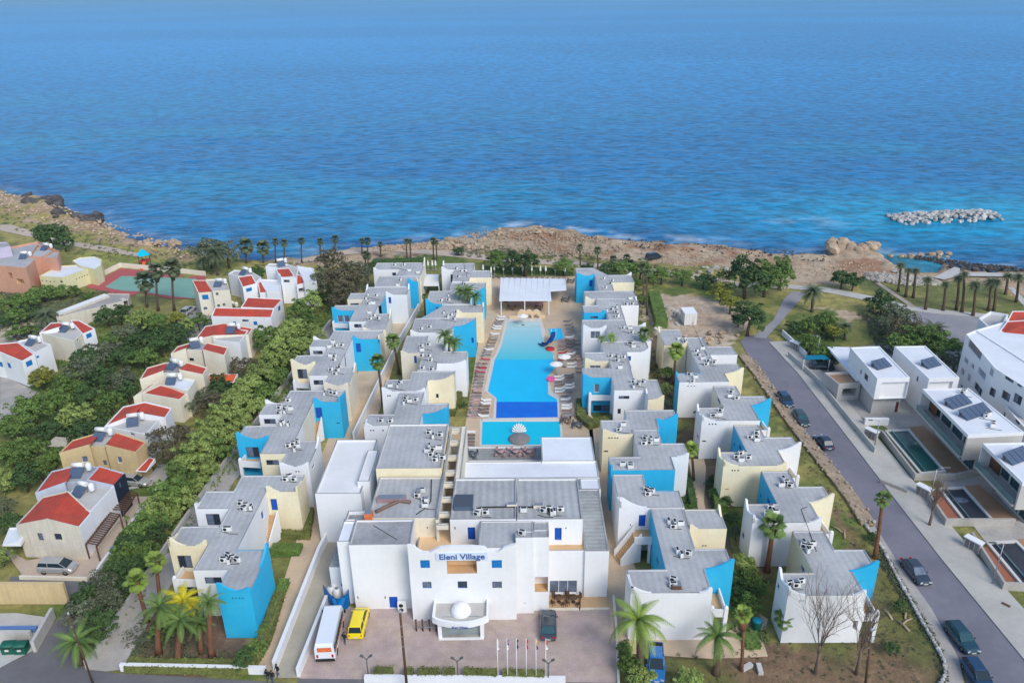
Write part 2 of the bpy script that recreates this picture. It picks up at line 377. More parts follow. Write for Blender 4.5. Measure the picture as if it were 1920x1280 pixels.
# cover colours
C3 = lambda *c: np.array(c, float)
n1 = fbm(X, Y, 14, 4, 1)[..., None]; n2 = fbm(X, Y, 4, 3, 2)[..., None]; n3 = fbm(X, Y, 30, 3, 6)[..., None]
dry = C3(.33, .28, .09); grn = C3(.11, .155, .035); ol = C3(.19, .19, .055); tan = C3(.42, .31, .20); rust = C3(.33, .175, .095); soil = C3(.15, .10, .065); pale = C3(.46, .36, .25); drk = C3(.09, .07, .05)
mixc = lambda a, b, t: a*(1-t)+b*t
cov = mixc(ol, grn, sm(.42, .6, n1)); cov = mixc(cov, dry, sm(.5, .65, n2)*.7)
Dc = D[..., None]
shore = mixc(mixc(tan, rust, sm(.4, .65, n1)), pale, sm(.55, .7, n2)); shore = mixc(shore, drk, sm(.58, .74, 1-n2)*.8); shore = mixc(shore, drk, (1-sm(-1, 5, D[..., None]+(n2-.5)*6))*.85)
cst = mixc(shore, mixc(dry, ol, sm(.4, .6, n3)), sm(14, 26, Dc+(n1-.5)*40))
cov = mixc(cst, cov, sm(40, 60, Dc+(n1-.5)*20))
Xj = X+(fbm(X, Y, 4, 3, 11)-.5)*7; Yj = Y+(fbm(X, Y, 4, 3, 12)-.5)*7
def region(pts, colf, op=1.):
    global cov
    m_ = inpoly(Xj, Yj, W(pts))[..., None]*op; cov = mixc(cov, colf, m_)
rustf = mixc(mixc(rust, tan, sm(.35, .6, n2)), pale, sm(.58, .72, n1)*.7)
region([(930,430),(1060,432),(1110,445),(1300,456),(1500,475),(1640,478),(1660,500),(1700,530),(1560,535),(1480,530),(1440,500),(1330,500),(1200,490),(1090,480),(960,450)], rustf)
region([(700,462),(930,428),(960,450),(1090,480),(1100,495),(900,488),(820,480)], mixc(mixc(tan, pale, sm(.4, .6, n2)), ol, sm(.55, .7, n1)*.8))
region([(700,484),(960,470),(1060,490),(1080,500),(900,510),(700,500)], mixc(grn, dry, sm(.35, .6, n1)))
region([(0,395),(300,460),(520,490),(640,500),(600,540),(400,510),(200,500),(0,450)], mixc(mixc(dry, C3(.30, .29, .07), sm(.4, .6, n1)), grn, sm(.55, .7, n2)*.6))
region([(0,352),(110,390),(200,430),(330,470),(420,480),(330,490),(200,455),(0,400)], mixc(mixc(tan, rust, sm(.4, .6, n1)*.5), dry, sm(.5, .6, n2)*.8))
region([(1190,560),(1260,545),(1370,555),(1400,590),(1390,640),(1320,650),(1250,630),(1215,600)], mixc(C3(.50, .40, .29), rust, sm(.5, .7, n1)*.35))
region([(1215,510),(1380,530),(1380,560),(1220,550)], mixc(dry, grn, sm(.4, .6, n2)))
region([(1530,575),(1600,580),(1640,610),(1655,655),(1545,658),(1580,640),(1575,610)], mixc(tan, C3(.5, .38, .27), n2))
region([(1555,525),(1700,560),(1920,600),(1920,560),(1860,530),(1690,528),(1640,520)], mixc(C3(.16, .17, .05), dry, sm(.5, .65, n2)*.5))
region([(1760,495),(1920,505),(1920,560),(1860,530),(1740,525),(1690,520)], mixc(tan, rust, sm(.5, .7, n2)*.5))
region([(1480,590),(1560,580),(1700,640),(1720,700),(1560,660),(1470,660)], mixc(ol, grn, sm(.4, .6, n2)))
region([(1410,700),(1500,820),(1640,1030),(1740,1180),(1790,1280),(1640,1290),(1640,1120),(1560,930),(1440,760),(1390,690)], mixc(C3(.16, .15, .045), C3(.24, .155, .085), sm(.45, .62, n1)))
region([(1450,1195),(1620,1200),(1770,1190),(1770,1300),(1150,1300),(1150,1200)], mixc(C3(.11, .12, .035), C3(.21, .135, .08), sm(.42, .62, n1)))
region([(225,1190),(330,1080),(480,1190),(480,1245),(240,1245)], mixc(soil, C3(.20, .13, .085), n1))
region([(1190,1040),(1480,1000),(1450,1100),(1390,1000),(1330,800),(1270,700),(1260,640),(1200,600),(1180,560),(1240,760),(1290,900)], mixc(soil, grn, sm(.35, .55, n1)))
ground = gridmesh('ground', gx, gy, Zg, 'ground', cov); ground['kind'] = 'structure'

# sea
sx = axis(-260, 260, 2., -40000, 40000, 1.22); sy = axis(196, 420, 2., 190, 60000, 1.12)
X, Y = np.meshgrid(sx, sy); D = -coastd(X, Y); Dn = D[..., None]
n1 = fbm(X, Y*2.6, 90, 2, 21)[..., None]; n2 = fbm(X, Y*2, 16, 3, 22)[..., None]; n3 = fbm(X, Y*1.5, 5, 3, 23)[..., None]; n5 = fbm(X, Y*2.5, 700, 3, 25)[..., None]
deep = C3(.0, .135, .325); teal = C3(.0, .182, .33); turq = C3(.002, .28, .45); dk = C3(.004, .075, .22)
col = mixc(deep, teal, sm(.35, .75, n1)*(1-sm(60, 380, Dn))*.8)
col = mixc(col, C3(.004, .172, .41), sm(150, 900, Dn)); col = mixc(col, col*1.18, sm(.4, .6, n5)*sm(100, 400, Dn))
col = mixc(col, dk, (1-sm(4, 46, Dn+(n2-.5)*30))*sm(.40, .56, n2+.05))
bw = at(1770, 405, SEA); t_ = np.exp(-(((X-bw[0])/70)**2+((Y-bw[1])/34)**2))[..., None]; col = mixc(col, turq, np.clip(t_*1., 0, .8))
tz = at(900, 395, SEA); t_ = np.exp(-(((X-tz[0]+20)/90)**2+((Y-tz[1])/26)**2))[..., None]; col = mixc(col, teal*1.1, t_*.6)
tp = inpoly(X, Y, W([(1630,474),(1780,480),(1780,525),(1640,515)], SEA))[..., None]; col = mixc(col, C3(.03, .20, .28), tp*1.)
xf = ((X > at(900,430)[0]) & (X < at(1330,450)[0]))[..., None]*1.+((X > at(1640,480)[0]))[..., None]*.8+.35
foam = (1-sm(0, 5, np.abs(Dn-1.8)+(n2-.5)*8))*sm(.42, .58, n3)*np.clip(xf, 0, 1)
b2 = (np.exp(-(((X-bw[0]+44)/12)**2+((Y-bw[1]+4)/5)**2)))[..., None]; foam = np.clip(foam+b2*sm(.5, .6, n3)*.5, 0, 1)
col = mixc(col, C3(.62, .68, .72), np.clip(foam, 0, 1)*.5)
m = bpy.data.materials.new('sea_water'); m.use_nodes = True; MATS['sea_water'] = m
n = m.node_tree.nodes; L = m.node_tree.links; p = n['Principled BSDF']
a = n.new('ShaderNodeAttribute'); a.attribute_name = 'cover'; geo = n.new('ShaderNodeNewGeometry')
def seanoise(sx_, sy_, sc_, det, rot=0):
    mp = n.new('ShaderNodeMapping'); mp.inputs['Scale'].default_value = (sx_, sy_, 1); mp.inputs['Rotation'].default_value = (0, 0, rot); L.new(geo.outputs['Position'], mp.inputs[0])
    t = n.new('ShaderNodeTexNoise'); t.inputs['Scale'].default_value = sc_; t.inputs['Detail'].default_value = det; t.inputs['Roughness'].default_value = .55; L.new(mp.outputs[0], t.inputs['Vector']); return t.outputs['Fac']
w1 = seanoise(.62, 1.0, .30, 7, .10); w2 = seanoise(.6, 1.0, .06, 3, -.2)
ad = n.new('ShaderNodeMath'); ad.operation = 'MULTIPLY_ADD'; ad.inputs[1].default_value = .9; L.new(w2, ad.inputs[0]); L.new(w1, ad.inputs[2])
b = n.new('ShaderNodeBump'); b.inputs['Strength'].default_value = 1.0; b.inputs['Distance'].default_value = .8; L.new(ad.outputs[0], b.inputs['Height']); pass
mr = n.new('ShaderNodeMapRange'); mr.inputs[1].default_value = .36; mr.inputs[2].default_value = .64; mr.inputs[3].default_value = .62; mr.inputs[4].default_value = 1.36; L.new(w1, mr.inputs[0])
vm = n.new('ShaderNodeVectorMath'); vm.operation = 'SCALE'; L.new(a.outputs['Color'], vm.inputs[0]); L.new(mr.outputs[0], vm.inputs['Scale'])
n.remove(p); df = n.new('ShaderNodeBsdfDiffuse'); gl = n.new('ShaderNodeBsdfGlossy'); gl.inputs['Roughness'].default_value = .2; gl.inputs['Color'].default_value = (.75, .9, 1, 1); fr = n.new('ShaderNodeFresnel'); fr.inputs['IOR'].default_value = 1.33
mn = n.new('ShaderNodeMath'); mn.operation = 'MINIMUM'; mn.inputs[1].default_value = .26; ml = n.new('ShaderNodeMath'); ml.operation = 'MULTIPLY'; ml.inputs[1].default_value = .6; mxs = n.new('ShaderNodeMixShader')
L.new(vm.outputs[0], df.inputs['Color']); L.new(b.outputs[0], gl.inputs['Normal']); L.new(b.outputs[0], df.inputs['Normal']); L.new(b.outputs[0], fr.inputs['Normal'])
L.new(fr.outputs[0], ml.inputs[0]); L.new(ml.outputs[0], mn.inputs[0]); L.new(mn.outputs[0], mxs.inputs[0]); L.new(df.outputs[0], mxs.inputs[1]); L.new(gl.outputs[0], mxs.inputs[2]); L.new(mxs.outputs[0], n['Material Output'].inputs['Surface'])
Zs = SEA+(fbm(X, Y*1.6, 9, 3, 30)-.5)*.5*(1-sm(300, 800, D))
sea = gridmesh('sea', sx, sy, Zs, 'sea_water', col); sea['kind'] = 'structure'

# rocks -----------------------------------------------------------
def rockmesh(mat, seed):
    bm = bmesh.new(); bmesh.ops.create_icosphere(bm, subdivisions=1, radius=1); r0 = random.Random(seed)
    for v in bm.verts: v.co = Vector((v.co.x*r0.uniform(.75, 1.2), v.co.y*r0.uniform(.65, 1.1), v.co.z*r0.uniform(.55, .95)))
    me = bpy.data.meshes.new('rock'); bm.to_mesh(me); bm.free(); me.materials.append(MATS[mat]); return me
rk = {k: [rockmesh(k, i) for i in range(5)] for k in ('rock_white', 'rock_dark', 'rock_tan', 'stone')}
bwr = thing('breakwater', at(1770, 407, SEA), 'long low breakwater of pale boulders standing alone in the sea', 'breakwater')
A, B = Vector(at(1675, 413, SEA)), Vector(at(1866, 404, SEA)); bl = bwr.location
for i in range(295):
    t = rnd.random(); q = A.lerp(B, t); off = rnd.gauss(0, 1)*2.6; off = max(-5.5, min(5.5, off)); hgt = 2.0*(1-abs(off)/6)*min(1, 6*t+.3, 6*(1-t)+.3)
    s = rnd.uniform(.6, 1.1); child('rock', rnd.choice(rk['rock_white']), bwr, (q.x-bl.x, q.y+off-bl.y, hgt*rnd.uniform(.3, 1)+.1), (rnd.uniform(-.5, .5), rnd.uniform(-.5, .5), rnd.uniform(0, 6)), s)
def boulders(cx, cy, n_, sxx, syy, s0, s1, mat, label, group, z=0.):
    for i in range(n_):
        q = at(cx+rnd.uniform(-sxx, sxx), cy+rnd.uniform(-syy, syy), z)
        o = link(bpy.data.objects.new('boulder', rnd.choice(rk[mat]))); o.location = (q[0], q[1], z+rnd.uniform(0, .5)); s = rnd.uniform(s0, s1); o.scale = (s, s, s*.9)
        o.rotation_euler = (rnd.uniform(-.4, .4), rnd.uniform(-.4, .4), rnd.uniform(0, 6)); tag(o, label, 'boulder', group)
boulders(80, 378, 22, 32, 9, 1.2, 3.0, 'rock_dark', 'dark jagged rock at the sea edge of the far left headland', 'dark rocks on the left headland')
boulders(125, 402, 12, 20, 7, 1.0, 2.4, 'rock_dark', 'dark rock below the left headland by the water', 'dark rocks below the headland')
boulders(172, 411, 14, 20, 5, 1.0, 2.3, 'rock_dark', 'dark rock beside the scrub on the left shore', 'dark rocks by the scrub')
boulders(300, 458, 12, 60, 5, .6, 1.5, 'rock_tan', 'tan rock along the left shoreline', 'tan rocks on the left shoreline')
boulders(1572, 462, 9, 14, 6, 1.2, 2.4, 'rock_tan', 'big tan boulder heaped on the rocky point beside the tidal pool', 'boulders on the rocky point', .8)
boulders(1618, 468, 20, 28, 9, .8, 1.8, 'rock_tan', 'tan boulder between the rocky point and the tidal pool', 'boulders towards the tidal pool')
boulders(1720, 480, 20, 60, 4, .6, 1.3, 'rock_tan', 'wave washed rock on the outer rim of the tidal pool', 'rocks on the tidal pool rim', SEA)
boulders(1850, 507, 26, 75, 4, .5, 1.3, 'rock_dark', 'dark rock at the water edge below the right coast path', 'dark rocks below the right coast path', SEA+.6)
boulders(1660, 520, 22, 45, 10, .5, 1.2, 'stone', 'grey rock between the tidal pool and the palm lawn', 'grey rocks by the tidal pool')
boulders(980, 435, 16, 60, 7, .4, 1.0, 'rock_tan', 'pale rock on the tip of the central headland', 'rocks on the central headland')
boulders(860, 458, 24, 60, 8, .6, 1.4, 'rock_tan', 'pale rock scattered on the shore left of the headland tip', 'rocks left of the headland tip')
boulders(1360, 508, 16, 50, 5, .5, 1.2, 'stone', 'grey rock in the scrub behind the vacant lot', 'grey rocks behind the vacant lot')

# loose stones nobody could count
def stones(pts, n, mat, s0, s1, z=0.):
    P = W(pts, z); xs = [p[0] for p in P]; ys = [p[1] for p in P]; X1 = npr.uniform(min(xs), max(xs), n*5); Y1 = npr.uniform(min(ys), max(ys), n*5); k = inpoly(X1, Y1, P); X1, Y1 = X1[k][:n], Y1[k][:n]; m_ = len(X1)
    B = np.array([(-1,-1,-.3),(1,-.9,-.3),(.9,1,-.3),(-1,.8,-.3),(-.6,-.5,.7),(.5,-.6,.8),(.6,.5,.6),(-.5,.6,.9)]); Fq = [(4,5,6,7),(0,1,5,4),(1,2,6,5),(2,3,7,6),(3,0,4,7)]
    S_ = npr.uniform(s0, s1, m_); a = npr.uniform(0, 6.3, m_); V_ = B[None]*S_[:, None, None]*npr.uniform(.6, 1.3, (m_, 8, 1)); c, s = np.cos(a)[:, None], np.sin(a)[:, None]
    x = V_[..., 0]*c-V_[..., 1]*s+X1[:, None]; y = V_[..., 0]*s+V_[..., 1]*c+Y1[:, None]; V_ = np.stack([x, y, V_[..., 2]+z], -1); q = V_[:, Fq, :].reshape(-1, 3)
    o = link(bpy.data.objects.new('loose_stones', quads('loose_stones', q, [mat]))); o['kind'] = 'stuff'
stones([(830,450),(930,428),(1060,432),(1130,446),(1180,470),(1080,482),(930,470),(840,466)], 900, 'rock_tan', .1, .4, .25)
stones([(1060,440),(1300,456),(1545,476),(1560,492),(1400,480),(1200,466)], 320, 'rock_dark', .1, .28, .1)
stones([(1180,470),(1640,490),(1640,520),(1500,520),(1250,495)], 500, 'rock_tan', .1, .28, .05)
stones([(0,356),(110,385),(200,415),(340,464),(430,480),(330,482),(200,445),(0,390)], 700, 'rock_tan', .12, .45, .25)
stones([(1640,512),(1740,520),(1770,532),(1700,534),(1640,526)], 500, 'stone', .15, .6, .2)
stones([(1700,476),(1780,488),(1920,503),(1920,511),(1790,500),(1700,482)], 260, 'rock_dark', .15, .45, SEA+.2)
stones([(700,462),(840,452),(840,466),(700,470)], 300, 'rock_tan', .15, .5, .2)
# surfaces ---------------------------------------------------------
sheet('coast_path', [(0,422),(20,421),(70,436),(120,450),(200,462),(265,476),(262,482),(200,472),(115,458),(60,445),(0,432)], .03, 'dirt_path')
sheet('coast_path', [(560,486),(640,470),(720,462),(830,470),(960,482),(1080,490),(1190,500),(1300,512),(1380,528),(1480,535),(1480,542),(1370,537),(1290,521),(1180,508),(1060,498),(930,490),(820,478),(720,470),(640,478),(560,494)], .03, 'dirt_path')
sheet('coast_path', [(1480,533),(1560,540),(1640,556),(1700,572),(1760,580),(1850,588),(1920,602),(1920,608),(1840,595),(1750,587),(1690,580),(1630,564),(1550,548),(1480,541)], .035, 'conc_light')
sheet('garden_path', [(1614,512),(1622,512),(1720,576),(1708,576)], .042, 'dirt_path')
sheet('quay', [(1750,520),(1790,500),(1800,503),(1800,510),(1920,513),(1920,519),(1800,517),(1770,524)], .35, 'conc_light')
sheet('garden_path', [(1890,538),(1905,556),(1920,575),(1920,560),(1900,538)], .042, 'conc_light')
sheet('hotel_paving', [(868,905),(872,800),(900,620),(922,520),(1092,518),(1095,640),(1098,760),(1122,800),(1135,870),(1150,1000),(1150,1135),(1185,1195),(1185,1000),(860,960)], .008, 'deck')
sheet('hotel_paving', [(477,1262),(560,1000),(600,860),(640,760),(700,640),(745,560),(785,560),(745,660),(715,760),(690,830),(640,960),(600,1010),(535,1262)], .008, 'deck')
sheet('hotel_paving', [(1110,790),(1140,800),(1150,950),(1190,1060),(1240,1200),(1190,1215),(1150,1200),(1142,1140),(1135,1050)], .012, 'deck')
sheet('hotel_paving', [(1186,1196),(1340,1196),(1350,1222),(1345,1235),(1185,1225)], .016, 'deck')
sheet('hotel_paving', [(1340,1196),(1425,1150),(1440,1160),(1430,1200),(1440,1230),(1345,1234)], .012, 'deck')
sheet('hotel_paving', [(1290,860),(1320,860),(1340,940),(1370,1040),(1340,1060),(1310,960)], .016, 'deck')
sheet('garden_soil', [(1325,850),(1345,870),(1350,940),(1380,1060),(1345,1060),(1320,940)], .02, 'soil')
sheet('forecourt', [(560,1268),(612,1125),(668,1140),(1142,1112),(1150,1120),(1160,1300),(560,1300)], .010, 'pavers')
sheet('service_ramp', [(515,1262),(600,1030),(618,1010),(660,985),(650,1060),(615,1130),(560,1270),(515,1270)], .013, 'conc_ramp')
sheet('west_lane', [(160,1254),(292,1060),(400,905),(470,820),(560,700),(600,640),(625,600),(660,600),(600,700),(500,840),(440,900),(330,1080),(228,1254),(200,1258)], .014, 'conc')
sheet('front_street', [(-40,1232),(60,1200),(120,1150),(160,1254),(226,1262),(240,1262),(560,1280),(560,1320),(-60,1400)], .016, 'asphalt_lane')
sheet('front_street', [(560,1271),(1300,1281),(1900,1500),(500,1500)], .018, 'asphalt_lane')
sheet('village_lane', [(20,1080),(150,1083),(200,1090),(250,1050),(300,960),(330,955),(280,1040),(180,1170),(140,1215),(60,1200),(120,1150),(130,1115),(10,1115)], .021, 'asphalt_lane')
sheet('side_street', [(1388,640),(1402,628),(1440,632),(1478,665),(1540,740),(1620,850),(1700,955),(1790,1070),(1920,1235),(2060,1420),(1840,1420),(1810,1270),(1796,1230),(1747,1140),(1680,1048),(1618,948),(1560,868),(1480,775),(1420,700)], .012, 'asphalt')
sheet('side_street', [(1412,632),(1436,634),(1458,610),(1500,562),(1512,548),(1484,546),(1470,560),(1450,600)], .016, 'asphalt_old')
sheet('verge', [(1796,1224),(1747,1137),(1680,1045),(1640,985),(1625,990),(1668,1060),(1720,1150),(1760,1210),(1775,1260),(1770,1300),(1812,1300)], .007, 'conc')
sheet('car_park', [(1700,590),(1730,582),(1790,584),(1850,600),(1880,615),(1860,650),(1790,640),(1740,620),(1710,610)], .03, 'asphalt_old')
sheet('villa_yard', [(1490,690),(1560,760),(1660,800),(1760,900),(1920,1110),(2100,1300),(2100,700),(1700,640),(1560,655),(1500,670)], .006, 'conc')
o = polywall([Vector(q) for q in W([(1445,641),(1500,700),(1600,828),(1680,932),(1770,1047),(1920,1228),(2060,1400)])], 4.6, 0, .13, 'walk').obj('pavement'); o['kind'] = 'structure'; o.location.x = 1.9
sheet('tennis_court', [(160,538),(226,503),(385,518),(386,560),(320,560),(262,548),(235,560),(200,548)], .03, 'court_red')
sheet('court_surface', [(197,538),(228,517),(368,522),(372,560),(330,556),(262,546),(230,545)], .06, 'court_green')
sheet('house_yard', [(228,920),(310,905),(330,870),(300,870),(270,900)], .03, 'conc_light')
sheet('house_yard', [(0,1020),(40,1075),(40,1082),(165,1086),(190,1060),(240,1000),(290,930),(240,930),(160,1030),(50,1050)], .03, 'dirt_path')
sheet('village_lane', [(330,600),(385,565),(430,600),(470,640),(440,620),(400,610),(350,640)], .03, 'asphalt_old')
sheet('house_yard', [(0,700),(40,720),(90,745),(60,790),(0,800)], .03, 'conc')
sheet('house_yard', [(0,608),(110,600),(120,625),(40,660),(0,650)], .03, 'dirt_path')
sheet('bin_pavement', [(-20,1165),(60,1168),(85,1190),(70,1215),(30,1235),(-20,1262)], .12, 'conc_light')
sheet('lawn', [(1186,1234),(1340,1237),(1345,1300),(1160,1300),(1160,1215)], .022, 'lawn')
sheet('lawn', [(1662,830),(1665,810),(1690,803),(1735,887),(1712,888)], .03, 'lawn_green')
sheet('lawn', [(512,1022),(560,1024),(562,1042),(508,1045)], .03, 'lawn_green')
# ================================================================ BUILDINGS
CC = {'w': 'white', 'y': 'yellow', 'c': 'cream', 'b': 'blue', 's': 'sand_wall', 'o': 'old_wall', 'p': 'pink_wall', 'l': 'lilac_wall', 'q': 'pale_yellow', 'g': 'greyblue_wall', 'n': 'navy', 'k': 'conc', 'K': 'conc_light'}
VOLS = []; ZJ = [0]
def snap2(P, ang, tol=27):
    n = len(P); c, s = math.cos(ang), math.sin(ang); Q = [[x*c-y*s, x*s+y*c] for x, y in P]
    for ax in (0, 1):
        par = list(range(n))
        def fd(i):
            while par[i] != i: i = par[i]
            return i
        for i in range(n):
            j = (i+1) % n; dx, dy = Q[j][0]-Q[i][0], Q[j][1]-Q[i][1]; a = math.degrees(math.atan2(abs(dy), abs(dx)))
            if (ax == 1 and a < tol) or (ax == 0 and a > 90-tol): par[fd(i)] = fd(j)
        g = {}
        for i in range(n): g.setdefault(fd(i), []).append(Q[i][ax])
        for i in range(n): Q[i][ax+2:] = Q[i][ax+2:]; Q[i].append(sum(g[fd(i)])/len(g[fd(i)]))
    return [(q[2]*c+q[3]*s, -q[2]*s+q[3]*c) for q in Q]
class Vol:
    def __init__(s, owner, pts, z=6.4, cols='w', e={}, z0=0, top='roof', par=.22, th=.24, snap=R(.8), world=False, horns=(), cap=None):
        s.cap = cap; s.owner = owner; n = len(pts); ZJ[0] += 1; zj = (ZJ[0] % 9)*.006; zt = [(p[2] if len(p) > 2 else z)+zj for p in pts]
        P = [(p[0], p[1]) for p in pts] if world else [at(p[0], p[1], zt[i])[:2] for i, p in enumerate(pts)]
        if snap is not None and not world: P = snap2(P, snap)
        C = [e.get(i, cols) for i in range(n)]; hs = [(i_, en_, l_, h_*.8) for i_, en_, l_, h_ in horns]
        if sum(P[i][0]*P[(i+1) % n][1]-P[(i+1) % n][0]*P[i][1] for i in range(n)) < 0:
            P = P[::-1]; zt = zt[::-1]; C = [C[(n-2-j) % n] for j in range(n)]; hs = [((n-2-i) % n, 1-en, *r) for i, en, *r in hs]
        s.P = [Vector(p) for p in P]; s.z = zt; s.C = C; s.z0 = z0; s.top = top; s.par = par; s.th = th; s.n = n; s.H = [[] for _ in range(n)]; s.horns = hs
        VOLS.append(s)
    def hitwall(s, x, y, tol=.35):
        d = ray(x, y); best = None
        for i in range(s.n):
            if s.C[i] == '-': continue
            a, b = s.P[i], s.P[(i+1) % s.n]; e = b-a; L = e.length
            if L < .3: continue
            e = e/L; nx, ny = e.y, -e.x; den = d[0]*nx+d[1]*ny
            if den >= -1e-4: continue
            t = (a.x*nx+a.y*ny)/den
            X, Y, Z = d[0]*t, d[1]*t, H+d[2]*t; u = (X-a.x)*e.x+(Y-a.y)*e.y
            if -tol < u < L+tol and s.z0-tol < Z < max(s.z[i], s.z[(i+1) % s.n])+s.par+tol and (best is None or t < best[0]): best = (t, i, u, Z, L)
        return best
    def wallpt(s, i, x, y):
        a, b = s.P[i], s.P[(i+1) % s.n]; e = (b-a).normalized(); nx, ny = e.y, -e.x; d = ray(x, y); t = (a.x*nx+a.y*ny)/(d[0]*nx+d[1]*ny)
        return (d[0]*t-a.x)*e.x+(d[1]*t-a.y)*e.y, H+d[2]*t
    def build(s):
        b = MB(); n = s.n; ins = []
        off = [(-.12 if c == '-' else s.th) for c in s.C]
        for i in range(n):
            p0, p1, p2 = s.P[i-1], s.P[i], s.P[(i+1) % n]; d0 = (p1-p0).normalized(); d1 = (p2-p1).normalized()
            n0 = Vector((-d0.y, d0.x)); n1 = Vector((-d1.y, d1.x)); cr = d0.x*d1.y-d0.y*d1.x; o0, o1 = off[i-1], off[i]
            if abs(cr) < .12: ins.append(p1+n0*max(o0, o1) if o0 > 0 and o1 > 0 else p1+n0*o0)
            else:
                a0 = p0+n0*o0; a1 = p1+n1*o1; t = ((a1-a0).x*d1.y-(a1-a0).y*d1.x)/cr; ins.append(a0+d0*t)
        for i in range(n):
            c = s.C[i]; j = (i+1) % n
            if c == '-': continue
            m = CC[c]; a, q = s.P[i], s.P[j]; L = (q-a).length
            if L < .05: continue
            e = (q-a)/L; za, zb = s.z[i]+s.par, s.z[j]+s.par; zm = min(za, zb)
            pt = lambda u, z, dd=0: (a.x+e.x*u-e.y*dd, a.y+e.y*u+e.x*dd, z)      # dd = depth into the wall
            hs = []
            for h in s.H[i]:
                u0, u1, z0, z1, kind = h; u0 = max(u0, .08); u1 = min(u1, L-.08); z0 = max(z0, s.z0+.03); z1 = min(z1, zm-.08)
                if u1-u0 > .12 and z1-z0 > .12 and not any(u0 < k[1] and u1 > k[0] and z0 < k[3] and z1 > k[2] for k in hs): hs.append((u0, u1, z0, z1, kind))
            us = sorted({0, L, *[v for h in hs for v in h[:2]]}); zs = sorted({s.z0, zm, *[v for h in hs for v in h[2:4]]})
            for ui in range(len(us)-1):
                for zi in range(len(zs)-1):
                    uc, zc = (us[ui]+us[ui+1])/2, (zs[zi]+zs[zi+1])/2
                    if any(h[0] < uc < h[1] and h[2] < zc < h[3] for h in hs): continue
                    b.face([pt(us[ui], zs[zi]), pt(us[ui+1], zs[zi]), pt(us[ui+1], zs[zi+1]), pt(us[ui], zs[zi+1])], m)
            if abs(za-zb) > .01:
                b.face([pt(0, zm), pt(L, zm), pt(L, zb)] if zb > za else [pt(0, zm), pt(L, zm), pt(0, za)], m)
            b.face([(*a, za), (*q, zb), (*ins[j], zb), (*ins[i], za)], s.cap or m)
            b.face([(*ins[j], s.z[j]-.05), (*ins[i], s.z[i]-.05), (*ins[i], za), (*ins[j], zb)], m)
            for h in hs: s.opening(b, pt, h, m)
            for (hi, en, hl, hh, *r) in s.horns:
                if hi != i: continue
                f = 1 if en == 0 else -1; u0 = 0 if en == 0 else L; K = 7
                pr = [(u0, hh), (u0+f*.35, hh)]+[(u0+f*(.35+(hl-.35)*k/K), hh*(1-k/K)**1.8) for k in range(1, K+1)]
                for k in range(len(pr)-1):
                    (ua, ha), (ub, hb) = pr[k], pr[k+1]; A = [pt(ua, zm-.02), pt(ub, zm-.02), pt(ub, zm+hb), pt(ua, zm+ha)]; Bk = [pt(ua, zm-.02, .26), pt(ub, zm-.02, .26), pt(ub, zm+hb, .26), pt(ua, zm+ha, .26)]
                    if en: A = [A[1], A[0], A[3], A[2]]; Bk = [Bk[1], Bk[0], Bk[3], Bk[2]]
                    b.face(A, m); b.face(Bk[::-1], m); b.face([A[3], A[2], Bk[2], Bk[3]], m)
                b.face([pt(u0, zm), pt(u0, zm, .26), pt(u0, zm+hh, .26), pt(u0, zm+hh)][::(-1 if en else 1)], m)
        if s.z0 > .1: b.face([(*p, s.z0) for p in s.P][::-1], CC[s.C[0] if s.C[0] != '-' else 'w'])
        b.obj('wall', s.owner)
        rb = MB(); rb.face([(*p, s.z[i]) for i, p in enumerate(ins)], s.top); rb.obj('roof', s.owner)
    def opening(s, b, pt, h, m):
        u0, u1, z0, z1, k = h
        dep = {'L': 1.5, 'R': .45, 'S': .12, 'T': 2.2, 'B': .08}.get(k, .2); rm = m
        if k == 'L': rm = 'peach'
        b.face([pt(u0, z0), pt(u0, z0, dep), pt(u0, z1, dep), pt(u0, z1)][::1], rm); b.face([pt(u1, z0), pt(u1, z1), pt(u1, z1, dep), pt(u1, z0, dep)], rm)
        b.face([pt(u0, z1), pt(u0, z1, dep), pt(u1, z1, dep), pt(u1, z1)], rm); b.face([pt(u0, z0), pt(u1, z0), pt(u1, z0, dep), pt(u0, z0, dep)], 'tan_floor' if k == 'L' else rm)
        back = lambda mt: b.face([pt(u0, z0, dep), pt(u1, z0, dep), pt(u1, z1, dep), pt(u0, z1, dep)], mt)
        if k in 'LR': back('peach' if k == 'L' else m); return
        if k in 'ST': back('dark'); return
        if k == 'P': back('plastic_grey'); return
        f = MB(); g = MB(); w_, h_ = u1-u0, z1-z0; t = .07; fm = {'W': 'frame', 'G': 'frame', 'C': 'pole_white', 'E': 'frame_blue'}.get(k, 'frame')
        if k in 'DB' or k == 'X' or k == 'N':
            pm = {'D': 'door_blue', 'B': 'shutter_blue', 'X': 'door_red', 'N': 'dark'}[k]
            for q in range(1): g.face([pt(u0, z0, dep-.02), pt(u1, z0, dep-.02), pt(u1, z1, dep-.02), pt(u0, z1, dep-.02)], pm)
            # raised panels of the leaf
            for (a0, a1) in ((.12, .46), (.54, .88)):
                c0, c1 = z0+h_*a0, z0+h_*a1; v0, v1 = u0+w_*.16, u1-w_*.16; dd = dep-.05
                g.face([pt(v0, c0, dd), pt(v1, c0, dd), pt(v1, c1, dd), pt(v0, c1, dd)], pm)
                g.face([pt(v0, c1, dd), pt(v1, c1, dd), pt(v1, c1, dep-.02), pt(v0, c1, dep-.02)], pm)
            g.obj('shutter' if k == 'B' else 'door', s.owner); return
        nm = 2 if w_ > 1.3 else 1
        if w_ > 3: nm = int(w_/1.0)
